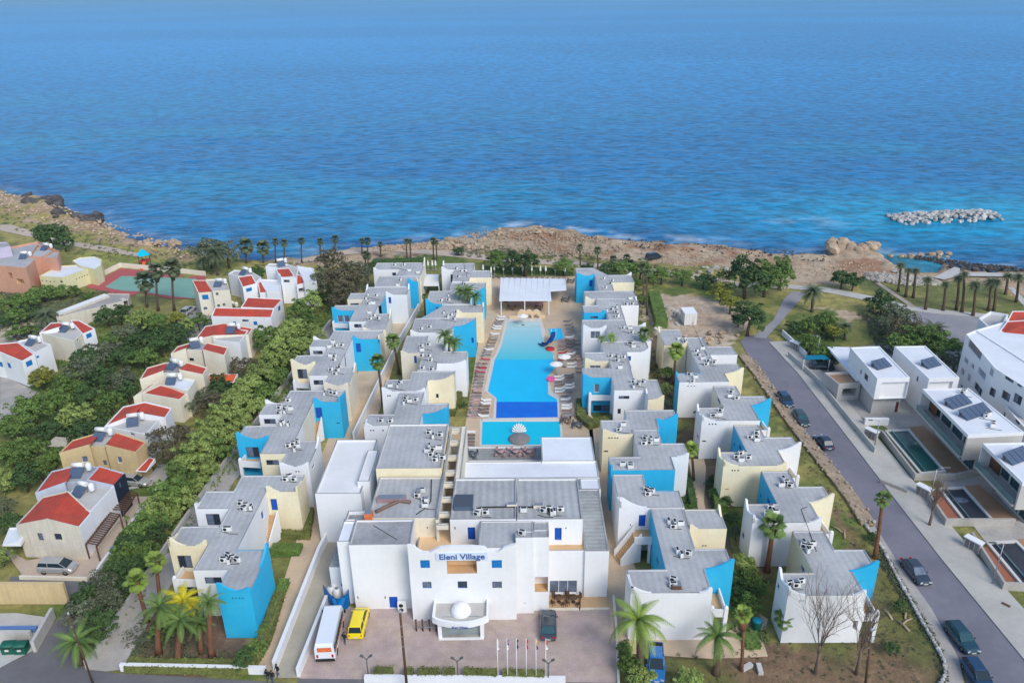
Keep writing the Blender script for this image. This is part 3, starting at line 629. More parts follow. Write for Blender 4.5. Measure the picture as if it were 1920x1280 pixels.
        def bar(ua, ub, zc, zd):
            d1, d0 = dep-.01, dep-.07
            f.face([pt(ua, zc, d0), pt(ub, zc, d0), pt(ub, zd, d0), pt(ua, zd, d0)], fm); f.face([pt(ua, zd, d0), pt(ub, zd, d0), pt(ub, zd, d1), pt(ua, zd, d1)], fm)
            f.face([pt(ua, zc, d0), pt(ua, zd, d0), pt(ua, zd, d1), pt(ua, zc, d1)], fm); f.face([pt(ub, zc, d0), pt(ub, zc, d1), pt(ub, zd, d1), pt(ub, zd, d0)], fm)
        bar(u0, u1, z1-t, z1); bar(u0, u1, z0, z0+t)
        for q in range(nm+1): uc = u0+(w_-t)*q/nm; bar(uc, uc+t, z0+t, z1-t)
        fo = f.obj('window', s.owner)
        for q in range(nm):
            ua, ub = u0+w_*q/nm, u0+w_*(q+1)/nm; gl = MB(); mt = 'teal_glass' if k == 'G' else ('glass_curtain' if (q+int(u0*7)) % 2 or k == 'C' else 'glass')
            gl.face([pt(ua+.03, z0+.03, dep-.02), pt(ub-.03, z0+.03, dep-.02), pt(ub-.03, z1-.03, dep-.02), pt(ua+.03, z1-.03, dep-.02)], mt)
            go = gl.obj('pane', s.owner); l = fo.location; go.parent = fo; go.location = -l if False else (0, 0, 0)
def win(owner, kind, *rects):
    for r in rects:
        x, y, w_, h_ = r; best = None
        for v in VOLS:
            if v.owner is not owner: continue
            q = v.hitwall(x, y)
            if q and (best is None or q[0] < best[1][0]): best = (v, q)
        if not best: print('WIN MISS', owner.name, r); continue
        v, q = best; i = q[1]; ua, _ = v.wallpt(i, x-w_/2, y); ub, _ = v.wallpt(i, x+w_/2, y); _, zb = v.wallpt(i, x, y-h_/2); _, za = v.wallpt(i, x, y+h_/2)
        v.H[i].append((min(ua, ub), max(ua, ub), min(za, zb), max(za, zb), kind))
def roofhit(x, y):
    best = None; d = ray(x, y)
    for v in VOLS:
        z = sum(v.z)/v.n; t = (z-H)/d[2]; X, Y = d[0]*t, d[1]*t
        if best is not None and t >= best[0]: continue
        c = False; P = v.P
        for i in range(v.n):
            a, b = P[i], P[(i+1) % v.n]
            if (a.y > Y) != (b.y > Y) and X < (b.x-a.x)*(Y-a.y)/(b.y-a.y)+a.x: c = not c
        if c: best = (t, (X, Y, z), v)
    if best: return best[1], best[2]
    return at(x, y, 0), None
SHORT = {}
def bld(name, label, cat, at_px, short=None, group=None):
    q = at(*at_px); o = thing(name, (q[0], q[1], 0), label, cat, group); SHORT[o.name] = short or label; return o
N = 'apartment_block'; GH = 'apartment blocks of the hotel village'
def blk(label, c, short, *vols, wins={}, group=GH, name=N, cat='building'):
    o = bld(name, label, cat, c, short, group)
    for v in vols: Vol(o, v[0], **{'par': .08, 'th': .15, 'cap': 'roof_dark', **(v[1] if len(v) > 1 else {})})
    for k, rs in wins.items(): win(o, k, *rs)
    return o
# ---- left outer row
blk('front left apartment block with yellow balcony wall and tall bright blue end wall', (420, 1150), 'front left block with the bright blue end wall',
    ([(320,1019),(384,1029),(364,1069),(424,1070),(412,1107),(469,1112),(504,1031),(446,1030),(467,988),(412,987),(339,987)], dict(e={0:'y',10:'y',4:'b',3:'b',5:'b',6:'b',8:'-'}, horns=[(0,0,2.0,1.3),(0,1,1.4,.9),(10,1,2.4,1.3),(4,0,2.2,1.3),(4,1,1.6,.5),(5,1,3.2,1.2)])),
    wins={'W': [(347,1053,26,24),(400,1088,32,13)], 'E': [(352,1103,34,20)], 'S': [(436,1121,3,3),(442,1121,3,3),(449,1121,3,3),(455,1121,3,3),(478,1105,3,5),(481,1099,3,5),(484,1093,3,5)]})
blk('second left block with a big yellow front wall, blue door and outside stairs', (520, 1000), 'left block with the yellow wall and outside stairs',
    ([(412,987),(467,988),(500,922),(562,923),(568,892),(456,891),(435,921),(383,921),(371,953),(427,956)], dict(e={0:'-',2:'y',3:'y'}, horns=[(2,0,1.6,1.0),(3,0,2.5,.8),(7,1,1.5,.9)])),
    wins={'D': [(514,946,12,22),(493,965,6,22)], 'W': [(400,974,26,22)], 'S': [(497,1015,2,6)]})
blk('left block with cyan balcony end, yellow middle wall and white front parapet', (510, 900), 'left block with the cyan balcony end',
    ([(444,820),(500,826),(489,851),(536,852),(526,874),(582,877),(597,827),(554,826),(566,799),(520,798),(460,799)], dict(e={0:'b',2:'y',10:'b',1:'b',8:'-'}, horns=[(0,0,2.2,1.2),(0,1,1.2,.5),(4,0,1.8,.7),(4,1,1.6,.7),(5,1,2.2,1.0)])),
    wins={'E': [(474,848,24,20)], 'W': [(511,867,24,10),(588,873,6,8),(584,899,4,8)], 'T': [(472,879,28,12)], 'S': [(555,884,3,3),(560,884,3,3)]})
blk('left block with a wide cyan courtyard wall, dark blue door and cream stair wall', (600, 820), 'left block with the wide cyan courtyard wall',
    ([(520,798),(566,799),(588,754),(640,755),(645,732),(545,732),(530,756),(499,756),(485,778),(529,778)], dict(e={0:'-',1:'c',2:'b',3:'b'}, horns=[(2,0,1.5,.9),(3,0,2.8,.9),(6,1,1.6,.8)])),
    wins={'D': [(598,774,12,20)], 'W': [(506,790,22,10)], 'S': [(643,792,3,14),(634,793,6,2)]})
blk('left block with pale yellow balcony end beside the light green hedge trees', (610, 740), 'left block with the pale yellow balcony end',
    ([(548,682),(590,686),(580,704),(616,705),(609,722),(653,726),(667,689),(635,687),(646,667),(608,666),(556,666)], dict(e={0:'y',10:'y',4:'c',5:'c',8:'-'}, horns=[(0,0,2.0,1.2),(0,1,1.4,.6),(4,0,2.0,.8),(4,1,1.6,.6),(5,1,2.2,1.0)])),
    wins={'W': [(567,701,18,18),(597,717,18,9)], 'T': [(571,729,18,8)], 'S': [(657,722,3,6)]})
blk('left block with a turquoise upper court wall and small dark blue door', (680, 680), 'left block with the turquoise court wall',
    ([(608,666),(646,667),(662,636),(713,637),(717,620),(630,620),(612,637),(590,636),(579,650),(615,651)], dict(e={0:'-',2:'b',3:'c'}, horns=[(2,0,1.4,.8),(3,0,2.5,.9),(6,1,1.5,.8)])),
    wins={'D': [(672,652,9,17)], 'W': [(596,661,18,7)], 'S': [(711,640,3,8)]})
blk('far left block with light blue balcony end and cream wall with swooping parapet', (680, 640), 'far left block with the light blue balcony end',
    ([(622,581),(662,585),(656,603),(687,604),(681,618),(724,620),(733,589),(702,588),(710,573),(676,573),(630,572)], dict(e={0:'b',10:'b',4:'c',5:'c',6:'c',8:'-'}, horns=[(0,0,1.8,.9),(4,0,1.5,.6),(5,1,2.6,1.4)])),
    wins={'C': [(638,598,10,13),(650,598,10,13)], 'W': [(671,611,14,7)]})
blk('far left block with a plain tall white wall and a cyan side wall', (730, 590), 'far left block with the plain tall white wall',
    ([(676,573),(710,573),(728,553),(763,553),(768,539),(690,538),(682,550),(658,550),(651,561),(682,562)], dict(e={0:'-',1:'b',8:'c'}, horns=[(2,0,1.5,.8),(3,1,1.8,.9),(5,0,2,.9)])),
    wins={'D': [(731,563,5,12)], 'W': [(665,571,16,5)]})
blk('far left block with a tall narrow cyan wall behind the plain white wall', (770, 560), 'far left block with the tall narrow cyan wall',
    ([(700,537),(762,538),(764,528),(785,528),(786,518),(714,518)], dict(e={1:'b',2:'b',3:'c'}, horns=[(2,0,1.2,.9),(3,0,1.6,1.0)])))
blk('farthest left block, white front under two pale chimneys facing the sea palms', (740, 540), 'farthest left white block',
    ([(702,505),(750,507),(745,517),(789,519),(797,494),(706,492)], dict(e={3:'c',2:'c'}, horns=[(3,1,3.0,1.6),(0,0,1.0,.6)])), wins={'E': [(739,514,7,6)]})
# ---- left inner row
blk('white inner left block with pool side cyan parapet behind the main hotel roof', (740, 830), 'inner left block with the cyan parapet',
    ([(682,798),(787,799),(792,776),(838,776),(842,757),(792,756),(795,736),(750,735),(740,777),(690,777)], dict(e={2:'b',3:'b'}, horns=[(2,1,2.6,1.1),(0,0,1.2,.6),(9,1,2,.6)])), wins={'S': [(695,807,3,3),(700,807,3,3),(718,807,3,3)]})
blk('white and yellow inner left block with planter terrace above the pool walk', (760, 780), 'inner left block with the yellow pool side wall',
    ([(717,733),(797,735),(803,713),(850,713),(855,696),(772,696),(767,712),(723,712)], dict(e={2:'y',3:'y'}, horns=[(2,1,2.4,1.1),(0,0,1.6,.8),(0,1,1.4,.6)])), wins={'S': [(727,742,3,3),(731,742,3,3)], 'W': [(820,742,5,8)]})
blk('inner left block with a tall plain white wall facing the pool corner', (800, 740), 'inner left block with the tall white wall',
    ([(752,661),(791,664),(783,694),(815,695),(822,681),(874,682),(877,660),(832,658),(836,646),(800,645),(803,630),(762,630)], dict(e={0:'c',1:'c',11:'c'}, horns=[(4,1,2,.6),(0,0,1.2,.5)])), wins={'D': [(779,674,5,14)]})
blk('inner left block with a cyan swooping wall beside the poolside planter palms', (840, 660), 'inner left block with the cyan swooping wall',
    ([(770,623),(845,625),(852,612),(890,612),(893,597),(778,596)], dict(e={2:'b',3:'b'}, horns=[(2,1,3.0,1.5),(0,0,1.4,.6)])), wins={'D': [(886,638,4,10)]})
blk('inner left block with a pale yellow wall over the pool walk and blue wedge wall', (850, 610), 'inner left block with the pale yellow wall',
    ([(790,596),(852,597),(858,586),(906,587),(907,572),(832,571)], dict(e={2:'y',3:'y',5:'b'}, horns=[(2,0,1.2,.8),(3,1,1.5,.6)])))
blk('inner left block with a turquoise end wall seen behind a leafy palm', (850, 575), 'inner left block behind the leafy palm',
    ([(798,570),(829,572),(880,570),(885,547),(909,547),(911,531),(846,530),(842,546),(806,546)], dict(e={0:'b',3:'b',4:'b'}, horns=[(0,0,2,1.4),(3,1,2,1.0)])), wins={'D': [(820,580,5,9)]})
blk('farthest inner left block with cream parapet next to the white pavilion', (870, 535), 'farthest inner left block',
    ([(828,505),(852,507),(848,528),(878,528),(882,521),(921,521),(922,508),(888,507),(889,497),(832,491)], dict(e={4:'y',5:'c'}, horns=[(0,0,1.6,.8),(9,0,1.6,.9),(5,1,1.8,1.0)])), wins={'E': [(847,522,4,15)]})
# ---- right inner row
blk('front right block with a broad blank white front wall and small blue terrace inset', (1260, 1190), 'front right block with the broad white wall',
    ([(1180,1068),(1177,1113),(1336,1112),(1321,1069),(1374,1067),(1362,1029),(1297,1029),(1286,955),(1220,955),(1248,1068)], dict(e={3:'b',4:'b',8:'b',7:'-'}, horns=[(1,0,2.2,.9),(1,1,1.3,.7),(0,1,3.0,.9),(3,1,3.0,1.6)])),
    ([(1289,992),(1362,992),(1350,955),(1286,955)], dict(cols='y', top='roof', horns=[(0,0,1.0,.6),(1,1,1.6,.9)])),
    wins={'S': [(1318,1023,4,3),(1323,1023,4,3),(1179,1100,2,3),(1179,1106,2,3),(1233,1052,4,14)], 'T': [(1342,1171,24,20)]})
blk('white stair block with blue door, outside staircase and cyan inner court wall', (1190, 1030), 'white block with the outside staircase',
    ([(1156,890),(1153,950),(1286,955),(1272,921),(1212,920),(1207,890)], dict(e={3:'b',2:'c'}, horns=[(1,0,3.4,1.8),(0,1,2.4,1.2)])),
    wins={'D': [(1204,976,13,22)], 'S': [(1182,984,2,4)]})
blk('inner right block with cyan pool side end and white terrace over a planted gap', (1220, 940), 'inner right block with the cyan side end',
    ([(1144,857),(1142,881),(1266,883),(1259,857),(1291,857),(1284,833),(1241,830),(1233,806),(1189,806),(1196,857)], dict(e={0:'b',1:'b',2:'b'}, horns=[(0,1,1.5,.7),(3,1,1.6,.6)])), wins={'W': [(1170,895,18,6)]})
blk('inner right block with a peach yellow corner wall beside the white terrace roof', (1150, 860), 'inner right block with the peach yellow corner',
    ([(1130,788),(1125,814),(1186,815),(1187,806),(1233,806),(1235,790),(1271,788),(1263,769),(1172,769),(1172,788)], dict(e={0:'y',1:'y',2:'y',4:'b',5:'b',3:'b'}, horns=[(1,0,2.2,.9),(5,1,2.4,1.3),(5,0,1.0,.3)])), wins={'S': [(1142,821,3,3),(1147,821,3,3),(1153,821,3,3),(1158,821,3,3),(1136,846,8,3)]})
blk('inner right block with cyan balcony front, white balcony box and pool side hedge', (1120, 770), 'inner right block with the cyan balcony front',
    ([(1092,691),(1092,708),(1149,709),(1149,731),(1211,733),(1214,749),(1246,750),(1232,713),(1188,711),(1183,690)], dict(e={0:'b',1:'b',5:'y',6:'c',7:'c',9:'-'}, horns=[(1,0,1.4,.7),(5,1,1.6,.8),(4,0,1.2,.4)])),
    wins={'C': [(1119,728,10,16),(1128,728,10,16)], 'E': [(1129,765,34,12)], 'W': [(1170,745,20,6),(1161,771,6,10)]})
blk('inner right block with pale yellow parapet over the right sun lounger deck', (1130, 700), 'inner right block with the pale yellow parapet',
    ([(1096,661),(1095,677),(1143,678),(1144,690),(1183,690),(1176,661),(1211,660),(1219,641),(1130,640),(1127,661)], dict(e={1:'y',0:'y',3:'-'}, horns=[(1,0,1.6,.6),(5,1,1.5,.9)])),
    wins={'C': [(1116,688,20,6)], 'D': [(1180,672,6,9)]})
blk('inner right white block with small terrace palms beside the sun lounger deck', (1130, 650), 'inner right white block with terrace palms',
    ([(1092,600),(1092,615),(1139,616),(1142,640),(1219,640),(1213,611),(1175,611),(1172,600)], dict(horns=[(1,0,1.4,.7),(1,1,1.2,.6),(5,0,1.5,.8)])), wins={'C': [(1116,628,18,14)]})
blk('inner right block with a light blue strip wall and a tall white rear wall', (1140, 610), 'inner right block with the light blue strip wall',
    ([(1094,573),(1093,586),(1138,587),(1140,600),(1172,600),(1164,573),(1197,573),(1194,560),(1120,560),(1118,573)], dict(e={0:'b',1:'b'}, horns=[(1,1,1.2,.6),(6,1,1.4,.6)])), wins={'W': [(1114,595,14,4)]})
blk('inner right cream block near the pavilion', (1140, 580), 'inner right cream block',
    ([(1096,546),(1096,560),(1119,561),(1192,561),(1190,546)], dict(e={0:'c',1:'c',2:'b'}, horns=[(1,0,1.2,.6)])))
blk('farthest right block with a bright cyan wall and dark door next to the pavilion', (1100, 545), 'farthest right block with the bright cyan wall',
    ([(1080,503),(1080,517),(1116,518),(1122,546),(1150,546),(1149,530),(1188,530),(1186,517),(1140,515),(1113,503)], dict(e={0:'b',1:'b',5:'y'}, horns=[(1,0,2,.8),(1,1,1.2,.5),(7,0,1.3,.8)])), wins={'D': [(1108,531,6,12)]})
# ---- right outer row
blk('right front block with long white front, blue swoop wall and bare trees before it', (1550, 1200), 'right front block behind the bare trees',
    ([(1464,1075),(1472,1118),(1621,1116),(1601,1073),(1642,1070),(1623,1030),(1564,1031),(1546,996),(1485,996),(1524,1073)], dict(e={3:'b',4:'b',8:'y',9:'c'}, horns=[(0,1,3.0,1.2),(1,0,2.0,.8),(1,1,1.4,.7),(3,1,3.0,1.6),(0,0,1.5,1.0)])),
    wins={'E': [(1459,1098,5,12)], 'D': [(1505,1067,8,12)], 'S': [(1500,1126,3,3),(1506,1126,3,3),(1464,1160,3,6)], 'T': [(1608,1172,18,18)]})
blk('right outer block with long white front, yellow swoop wall and a fan palm before it', (1460, 1080), 'right block behind the tall fan palm',
    ([(1405,945),(1401,981),(1537,980),(1523,944),(1564,943),(1541,912),(1495,913),(1479,884),(1427,884),(1456,945)], dict(e={3:'y',4:'y',8:'b',9:'c'}, horns=[(0,1,2.8,1.2),(1,0,2.0,.8),(1,1,1.4,.8),(3,1,3.0,1.6),(0,0,1.5,1.0)])),
    wins={'E': [(1393,1003,5,14)], 'D': [(1441,940,6,10),(1426,929,3,6)]})
blk('right outer block with a broad pale yellow front wall and white swoop wall', (1420, 930), 'right block with the broad yellow front wall',
    ([(1352,848),(1349,874),(1475,874),(1460,846),(1498,845),(1488,820),(1435,820),(1421,797),(1375,797),(1399,847)], dict(cols='y', e={3:'w',4:'w',5:'w',8:'b'}, horns=[(0,1,2.4,1.0),(1,0,2.0,.8),(1,1,1.2,.6),(3,1,3.0,1.6),(0,0,1.2,.9)])),
    wins={'D': [(1388,839,5,9),(1377,833,3,5)], 'S': [(1373,882,3,3),(1378,882,3,3),(1384,882,3,3),(1363,917,7,2)]})
blk('right outer block with a broad white front wall and cyan swoop wall by the street', (1360, 860), 'right block with the cyan swoop wall by the street',
    ([(1312,765),(1309,789),(1424,790),(1411,762),(1446,761),(1433,743),(1388,743),(1382,724),(1338,724),(1354,764)], dict(e={3:'b',4:'b',8:'c'}, horns=[(0,1,2.4,1.0),(1,0,2.0,.8),(3,1,3.0,1.5),(0,0,1.2,.9)])),
    wins={'W': [(1348,749,6,12),(1308,818,3,9)], 'S': [(1330,795,3,3),(1336,795,3,3),(1342,795,3,3),(1320,827,7,3)]})
blk('right outer block with a tall blank white wall and blue side, yellow rear corner', (1310, 780), 'right block with the tall blank white wall',
    ([(1268,700),(1272,717),(1363,717),(1364,701),(1391,700),(1386,682),(1338,682),(1334,666),(1381,666),(1375,650),(1325,650),(1319,633),(1288,633),(1308,700)], dict(e={0:'b',13:'b',2:'y',3:'y',4:'y'}, horns=[(3,1,2.6,1.2),(0,0,1.2,.4)])),
    wins={'S': [(1240+50,724,3,2),(1296,724,3,2),(1302,724,3,2)]})
blk('far right outer block with pale yellow front next to the vacant lot', (1260, 690), 'far right block next to the vacant lot',
    ([(1238,618),(1240,647),(1282,648),(1288,633),(1274,618)], dict(cols='y', e={3:'-'}, horns=[(1,1,1.3,.6),(0,0,1.4,.8)])), wins={'D': [(1277,664,5,8)]})
# ---------------------------------------------------------------- main hotel building
hot = bld('hotel_building', 'large white main hotel building with domed entrance and blue shuttered windows', 'hotel', (870, 1163), 'the main hotel building')
def V(pts, **k): k.setdefault('cap', 'roof_dark'); k.setdefault('th', .16); return Vol(hot, pts, **k)
A = lambda x, y, z=0: at(x, y, z)
yF1, yF0, yF2, yF4 = A(870, 1162)[1], A(700, 1141)[1], A(985, 1149)[1], A(1085, 1116)[1]
def vx(x, y, Y): return zat(x, y, Y)[0]
xa, xb = vx(663, 1100, yF0), vx(769, 1100, yF0)
def box(x0, x1, y0, y1, z, **k): return V([(x0, y0), (x1, y0), (x1, y1), (x0, y1)], z=z, world=True, **k)
z0t = zat(700, 1021, yF0)[2]; z1t = zat(870, 1024, yF1)[2]; z2t = zat(985, 1006, yF2)[2]
x1a, x1b = vx(770, 1100, yF1), vx(968, 1100, yF1); x2b = vx(1001, 1100, yF2); x3b = vx(1029, 1100, yF2+.5); x4b = vx(1140, 1080, yF4)
box(xa, x1a, yF0, yF0+4.6, z0t-.25, top='roof_dark')
zF = 9.2
F1 = box(x1a+.004, x1b, yF1, yF1+.5, zF, top='white', par=.0, e={2: '-'})
box(x1b+.004, x2b, yF2, yF2+1.2, z2t-.2, top='roof_dark', par=.1)
box(x2b+.004, x3b, yF2+.4, yF2+1.8, z2t-.5, top='roof_dark', par=.1)
box(x1a+.3, vx(898, 1024, A(870, 1024, 6.4)[1]), yF1+.51, yF1+9, 6.4, top='peach', par=0)
z4 = zat(1085, 1035, yF4)[2]
box(x3b+.004, x4b, yF4, yF4+5.5, z4, top='tan_floor', par=.25)
# grey roofs
zr = 8.6
ga = V([(697,896),(829,896),(818,974),(707,973)], z=8.9, e={2: 'c', 0: 'c'}, top='roof')
V([(730,797),(840,797),(829,881),(705,880)], z=9.9, cols='y', e={3:'w', 0:'w'}, top='roof')
V([(854,899),(968,899),(968,976),(843,976)], z=9.6, top='roof_seam')
V([(969.5,899),(1086,899),(1090,976),(969.5,976)], z=9.6, top='roof_seam')
V([(1088,918),(1123,918),(1142,1034),(1092,1034)], z=6.6, top='roof_patch', par=.1)
V([(899,977),(1000,977),(1000,1000),(966,1000),(965,1028),(898,1028)], z=9.55, top='roof', par=.1)
V([(1001,978),(1029,978),(1029,1003),(1001,1003)], z=9.45, top='roof_dark', par=.1)
V([(653,962),(705,964),(697,985),(648,983)], z=8.4, top='roof_dark', par=.5)
V([(638,973),(662,973),(663,1016),(640,1016)], z=8.7, top='white_roof2', par=.1)
V([(612,1064),(652,1064),(660,1010),(640,1010)], z=3.6, top='roof_patch', par=.1)
# west hall under a white membrane roof
V([(595,926),(684,930),(700,829),(630,824)], z=7.2, top='white_roof', par=.25)
V([(669,903),(694,903),(709,845),(690,845)], z=8.0, top='white_roof', par=.1)
# white roofs toward the pool
V([(1015,820),(1107,820),(1119,865),(1015,865)], z=6.0, top='white_roof2', par=.1, z0=5.4)
V([(872,866),(1120,866),(1123,897),(864,897)], z=5.8, top='white_roof2', par=.12)
V([(1087.5,898),(1124,898),(1126,918),(1088,918)], z=5.8, top='white_roof2', par=.1)
V([(878,839),(1015,839),(1017,866),(872,866)], z=3.2, top='roof_patch', par=.3)
for (a, b_) in ((878, 1008),):
    pass
# open stair corridor with cross beams between the roofs
V([(830,800),(866,800),(846,975),(817,975)], z=5.3, cols='c', top='tan_floor', par=.05)
for yy in (802, 824, 852, 880, 902, 930, 958, 980):
    xl = 842-(yy-800)*.13; V([(xl, yy), (xl+22, yy), (xl+21.5, yy+4.5), (xl-.5, yy+4.5)], z=9.3, z0=8.7, cols='c', top='cream', par=.02)
V([(862,800),(872,800),(868,900),(855,900)], z=9.3, cols='c', top='cream', par=.1)
V([(841,800),(845,800),(826,975),(821,975)], z=9.35, cols='c', top='cream', par=.1)
win(hot, 'B', (797,1057,18,15), (931.5,1057,19,15))
win(hot, 'E', (800.5,1096.5,17,13), (867,1096,18,14))
win(hot, 'W', (932,1096,18,13))
win(hot, 'L', (866,1062,56,25))
win(hot, 'D', (738,1130,16,24), (884,1000,14,24), (1046.5,1001,13,24))
win(hot, 'C', (1056,1100,52,24))
win(hot, 'L', (1015,1095,25,28))
win(hot, 'S', (671,1120,2,6), (722,1120,2,6), (801,989,2,4), (1061,990,2,4), (984,1130,3,2), (853,990,2,6))
for v in VOLS: v.build()
NB = len(VOLS)
# swooping parapet with the raised sign
b = MB(); yq = yF1-.02; zq = 0
prof = [(663+100, 1022), (776, 1024), (783, 1031), (791, 1035), (805, 1036), (814, 1031), (824, 1026), (846, 1024), (884, 1024), (908, 1026), (916, 1033), (929, 1036), (936, 1034), (944, 1027), (957, 1023), (966, 1021)]
pp = [zat(x, y, yq) for x, y in prof]; pp[0] = (x1a, yq, pp[0][2]); pp[-1] = (x1b, yq, pp[-1][2]); zb = zF-.02
for k in range(len(pp)-1):
    (xa_, _, za_), (xb_, _, zb_) = pp[k], pp[k+1]
    b.face([(xa_, yq, zb), (xb_, yq, zb), (xb_, yq, zb_), (xa_, yq, za_)], 'white'); b.face([(xb_, yq+.35, zb), (xa_, yq+.35, zb), (xa_, yq+.35, za_), (xb_, yq+.35, zb_)], 'white')
    b.face([(xa_, yq, za_), (xb_, yq, zb_), (xb_, yq+.35, zb_), (xa_, yq+.35, za_)], 'white')
b.obj('parapet', hot)
def text(s, loc, size, mat, parent, rot, bold=.012, name='lettering', ext=.02):
    cu = bpy.data.curves.new(name, 'FONT'); cu.body = s; cu.size = size; cu.align_x = 'CENTER'; cu.align_y = 'CENTER'; cu.extrude = ext; cu.offset = bold; cu.materials.append(MATS[mat])
    o_ = link(bpy.data.objects.new(name, cu)); me = bpy.data.meshes.new_from_object(o_.evaluated_get(bpy.context.evaluated_depsgraph_get())); bpy.data.objects.remove(o_)
    o = link(bpy.data.objects.new(name, me)); l = root_loc(parent) if parent else Vector((0, 0, 0)); o.parent = parent; o.location = Vector(loc)-l; o.rotation_euler = rot; return o
s0, s1 = zat(818, 1042, yq), zat(914, 1042, yq); zc = zat(866, 1042, yq)[2]
b = MB(); b.box(((s0[0]+s1[0])/2, yq-.06, zc), (s1[0]-s0[0], .1, 1.0), 'sign_panel'); sg = b.obj('sign', hot)
t = text('Eleni Village', ((s0[0]+s1[0])/2, yq-.13, zc-.02), 1.0, 'sign_blue', hot, (R(90), 0, 0), .018); t.scale = (1.04, 1, 1)
# canopy with dome
yc0, yc1 = A(866, 1196)[1], yF1
zc_ = zat(866, 1155, yc0)[2]; xl, xr = vx(810, 1156, yc0), vx(916, 1156, yc0)
zc_ = zat(866, 1156, yc0)[2]; z_low = zat(866, 1166, yc0)[2]; print('canopy z', zc_, z_low)
zc_ = max(3.0, zc_); z_low = zc_-.75
arc = [(xl+(xr-xl)*k/12, yc0-.9*math.sin(math.pi*k/12)**.8 if 0 < k < 12 else yc0) for k in range(13)]
cp = arc+[(xr, yc1-.01), (xl, yc1-.01)]
b = MB(); b.prism(cp, z_low, zc_-.45, 'white'); b.obj('canopy_slab', hot)
b = MB(); cx_, cy_ = (xl+xr)/2, (yc0+yc1)/2
polywall([Vector(q) for q in ([(xl+.13, yc1-.02)]+[(max(min(p[0], xr-.13), xl+.13), p[1]+.13) for p in arc]+[(xr-.13, yc1-.02)])], .26, zc_-.45, zc_, 'white', b); b.obj('parapet', hot)
b = MB(); b.prism([(x+(cx_-x)*.06, y+(cy_-y)*.09) for x, y in cp], zc_-.44, zc_-.42, 'conc_light'); b.obj('canopy_roof', hot)
b = MB(); rd = 1.12; b.lathe([(rd*1.0, 0)]+[(rd*math.cos(a*math.pi/16), rd*.95*math.sin(a*math.pi/16)) for a in range(1, 8)]+[(.01, rd*.95)], (cx_, cy_-.1, zc_-.42), 'white', 24); b.obj('dome', hot)
for xx in (xl+.75, xr-.75):
    b = MB(); b.box((xx, yc0+.25, z_low/2), (.42, .42, z_low), 'white'); b.obj('column', hot)
b = MB(); b.box((cx_, yc0+.5, 1.35), (xr-xl-2, .06, 2.6), 'entrance_glass'); b.obj('entrance_glass', hot)
text('Eleni Village', (cx_, yc0-1.12, zc_-.45), .36, 'sign_blue', hot, (R(90), 0, 0), .01)
b = MB(); b.box((cx_, (yc0+yc1)/2, .02), (xr-xl-1, yc1-yc0, .04), 'conc'); b.box((cx_, yc0-.1, .05), (xr-xl-1.2, .3, .1), 'white'); b.obj('step', hot)
# front right terrace
tz = A(1085, 1141)[1]; b = MB(); b.box(((x3b+x4b)/2, (tz+yF4)/2, .06), (x4b-x3b, yF4-tz, .12), 'tan_floor'); b.box(((x3b+x4b)/2, tz-.1, .1), (x4b-x3b, .2, .2), 'cream'); b.obj('terrace', hot)
# west annexe wall
b = MB()
for (q, r_2) in (((642, 1138), (654, 1138)),): pass
# outside stairs of two blocks
def stairs(owner, p0, p1, width, n_, z1, mat='tan_floor', side='white'):
    a, c = Vector(A(*p0)[:2]), Vector(A(*p1, z1)[:2]); d = (c-a); L = d.length; d = d/L; nn = Vector((-d.y, d.x)); ang = math.atan2(d.y, d.x)
    for i in range(n_):
        q = a+d*L*(i+.5)/n_; z = z1*(i+1)/n_; b = MB(); b.box((q.x, q.y, z-.14), (L/n_+.02, width, .28), mat, rz=ang); b.obj('step', owner)
    b = MB()
    for sgn in (-1, 1):
        p = a+nn*sgn*(width/2+.12); q = c+nn*sgn*(width/2+.12)
        for o in (-.1, .1):
            P = p+nn*o; Q = q+nn*o; F4 = [(*P, 0), (*Q, 0), (*Q, z1+1), (*P, 1.0)]; b.face(F4 if o*sgn < 0 else F4[::-1], side)
        P, Q = p-nn*.1, q-nn*.1; P2, Q2 = p+nn*.1, q+nn*.1; b.face([(*P, 1.), (*Q, z1+1), (*Q2, z1+1), (*P2, 1.)], side); b.face([(*P, 0), (*P2, 0), (*P2, 1), (*P, 1)], side)
    b.obj('balustrade', owner)
OB = {SHORT[o.name]: o for o in sc.objects if o.name in SHORT}
stairs(OB['left block with the yellow wall and outside stairs'], (496, 1024), (512, 966), 1.5, 13, 3.2)
stairs(OB['white block with the outside staircase'], (1157, 1052), (1196, 1004), 1.6, 13, 3.2)
stairs(OB['left block with the wide cyan courtyard wall'], (588, 828), (597, 788), 1.5, 12, 3.2)
q0, q1 = at(1192, 1010, 3.2), at(1217, 1004, 3.2); o = OB['white block with the outside staircase']; b = MB(); b.box(((q0[0]+q1[0])/2, q0[1]+.6, 3.08), (q1[0]-q0[0]+.4, 2.4, .22), 'tan_floor'); b.obj('landing', o)
b = MB(); b.box(((q0[0]+q1[0])/2, q0[1]-.6, 3.4), (q1[0]-q0[0]+.5, .16, 1.1), 'white'); b.obj('balustrade', o); b = MB(); b.box((q1[0]-.1, q0[1]-.5, 1.5), (.3, .3, 3.0), 'white'); b.obj('pillar', o)
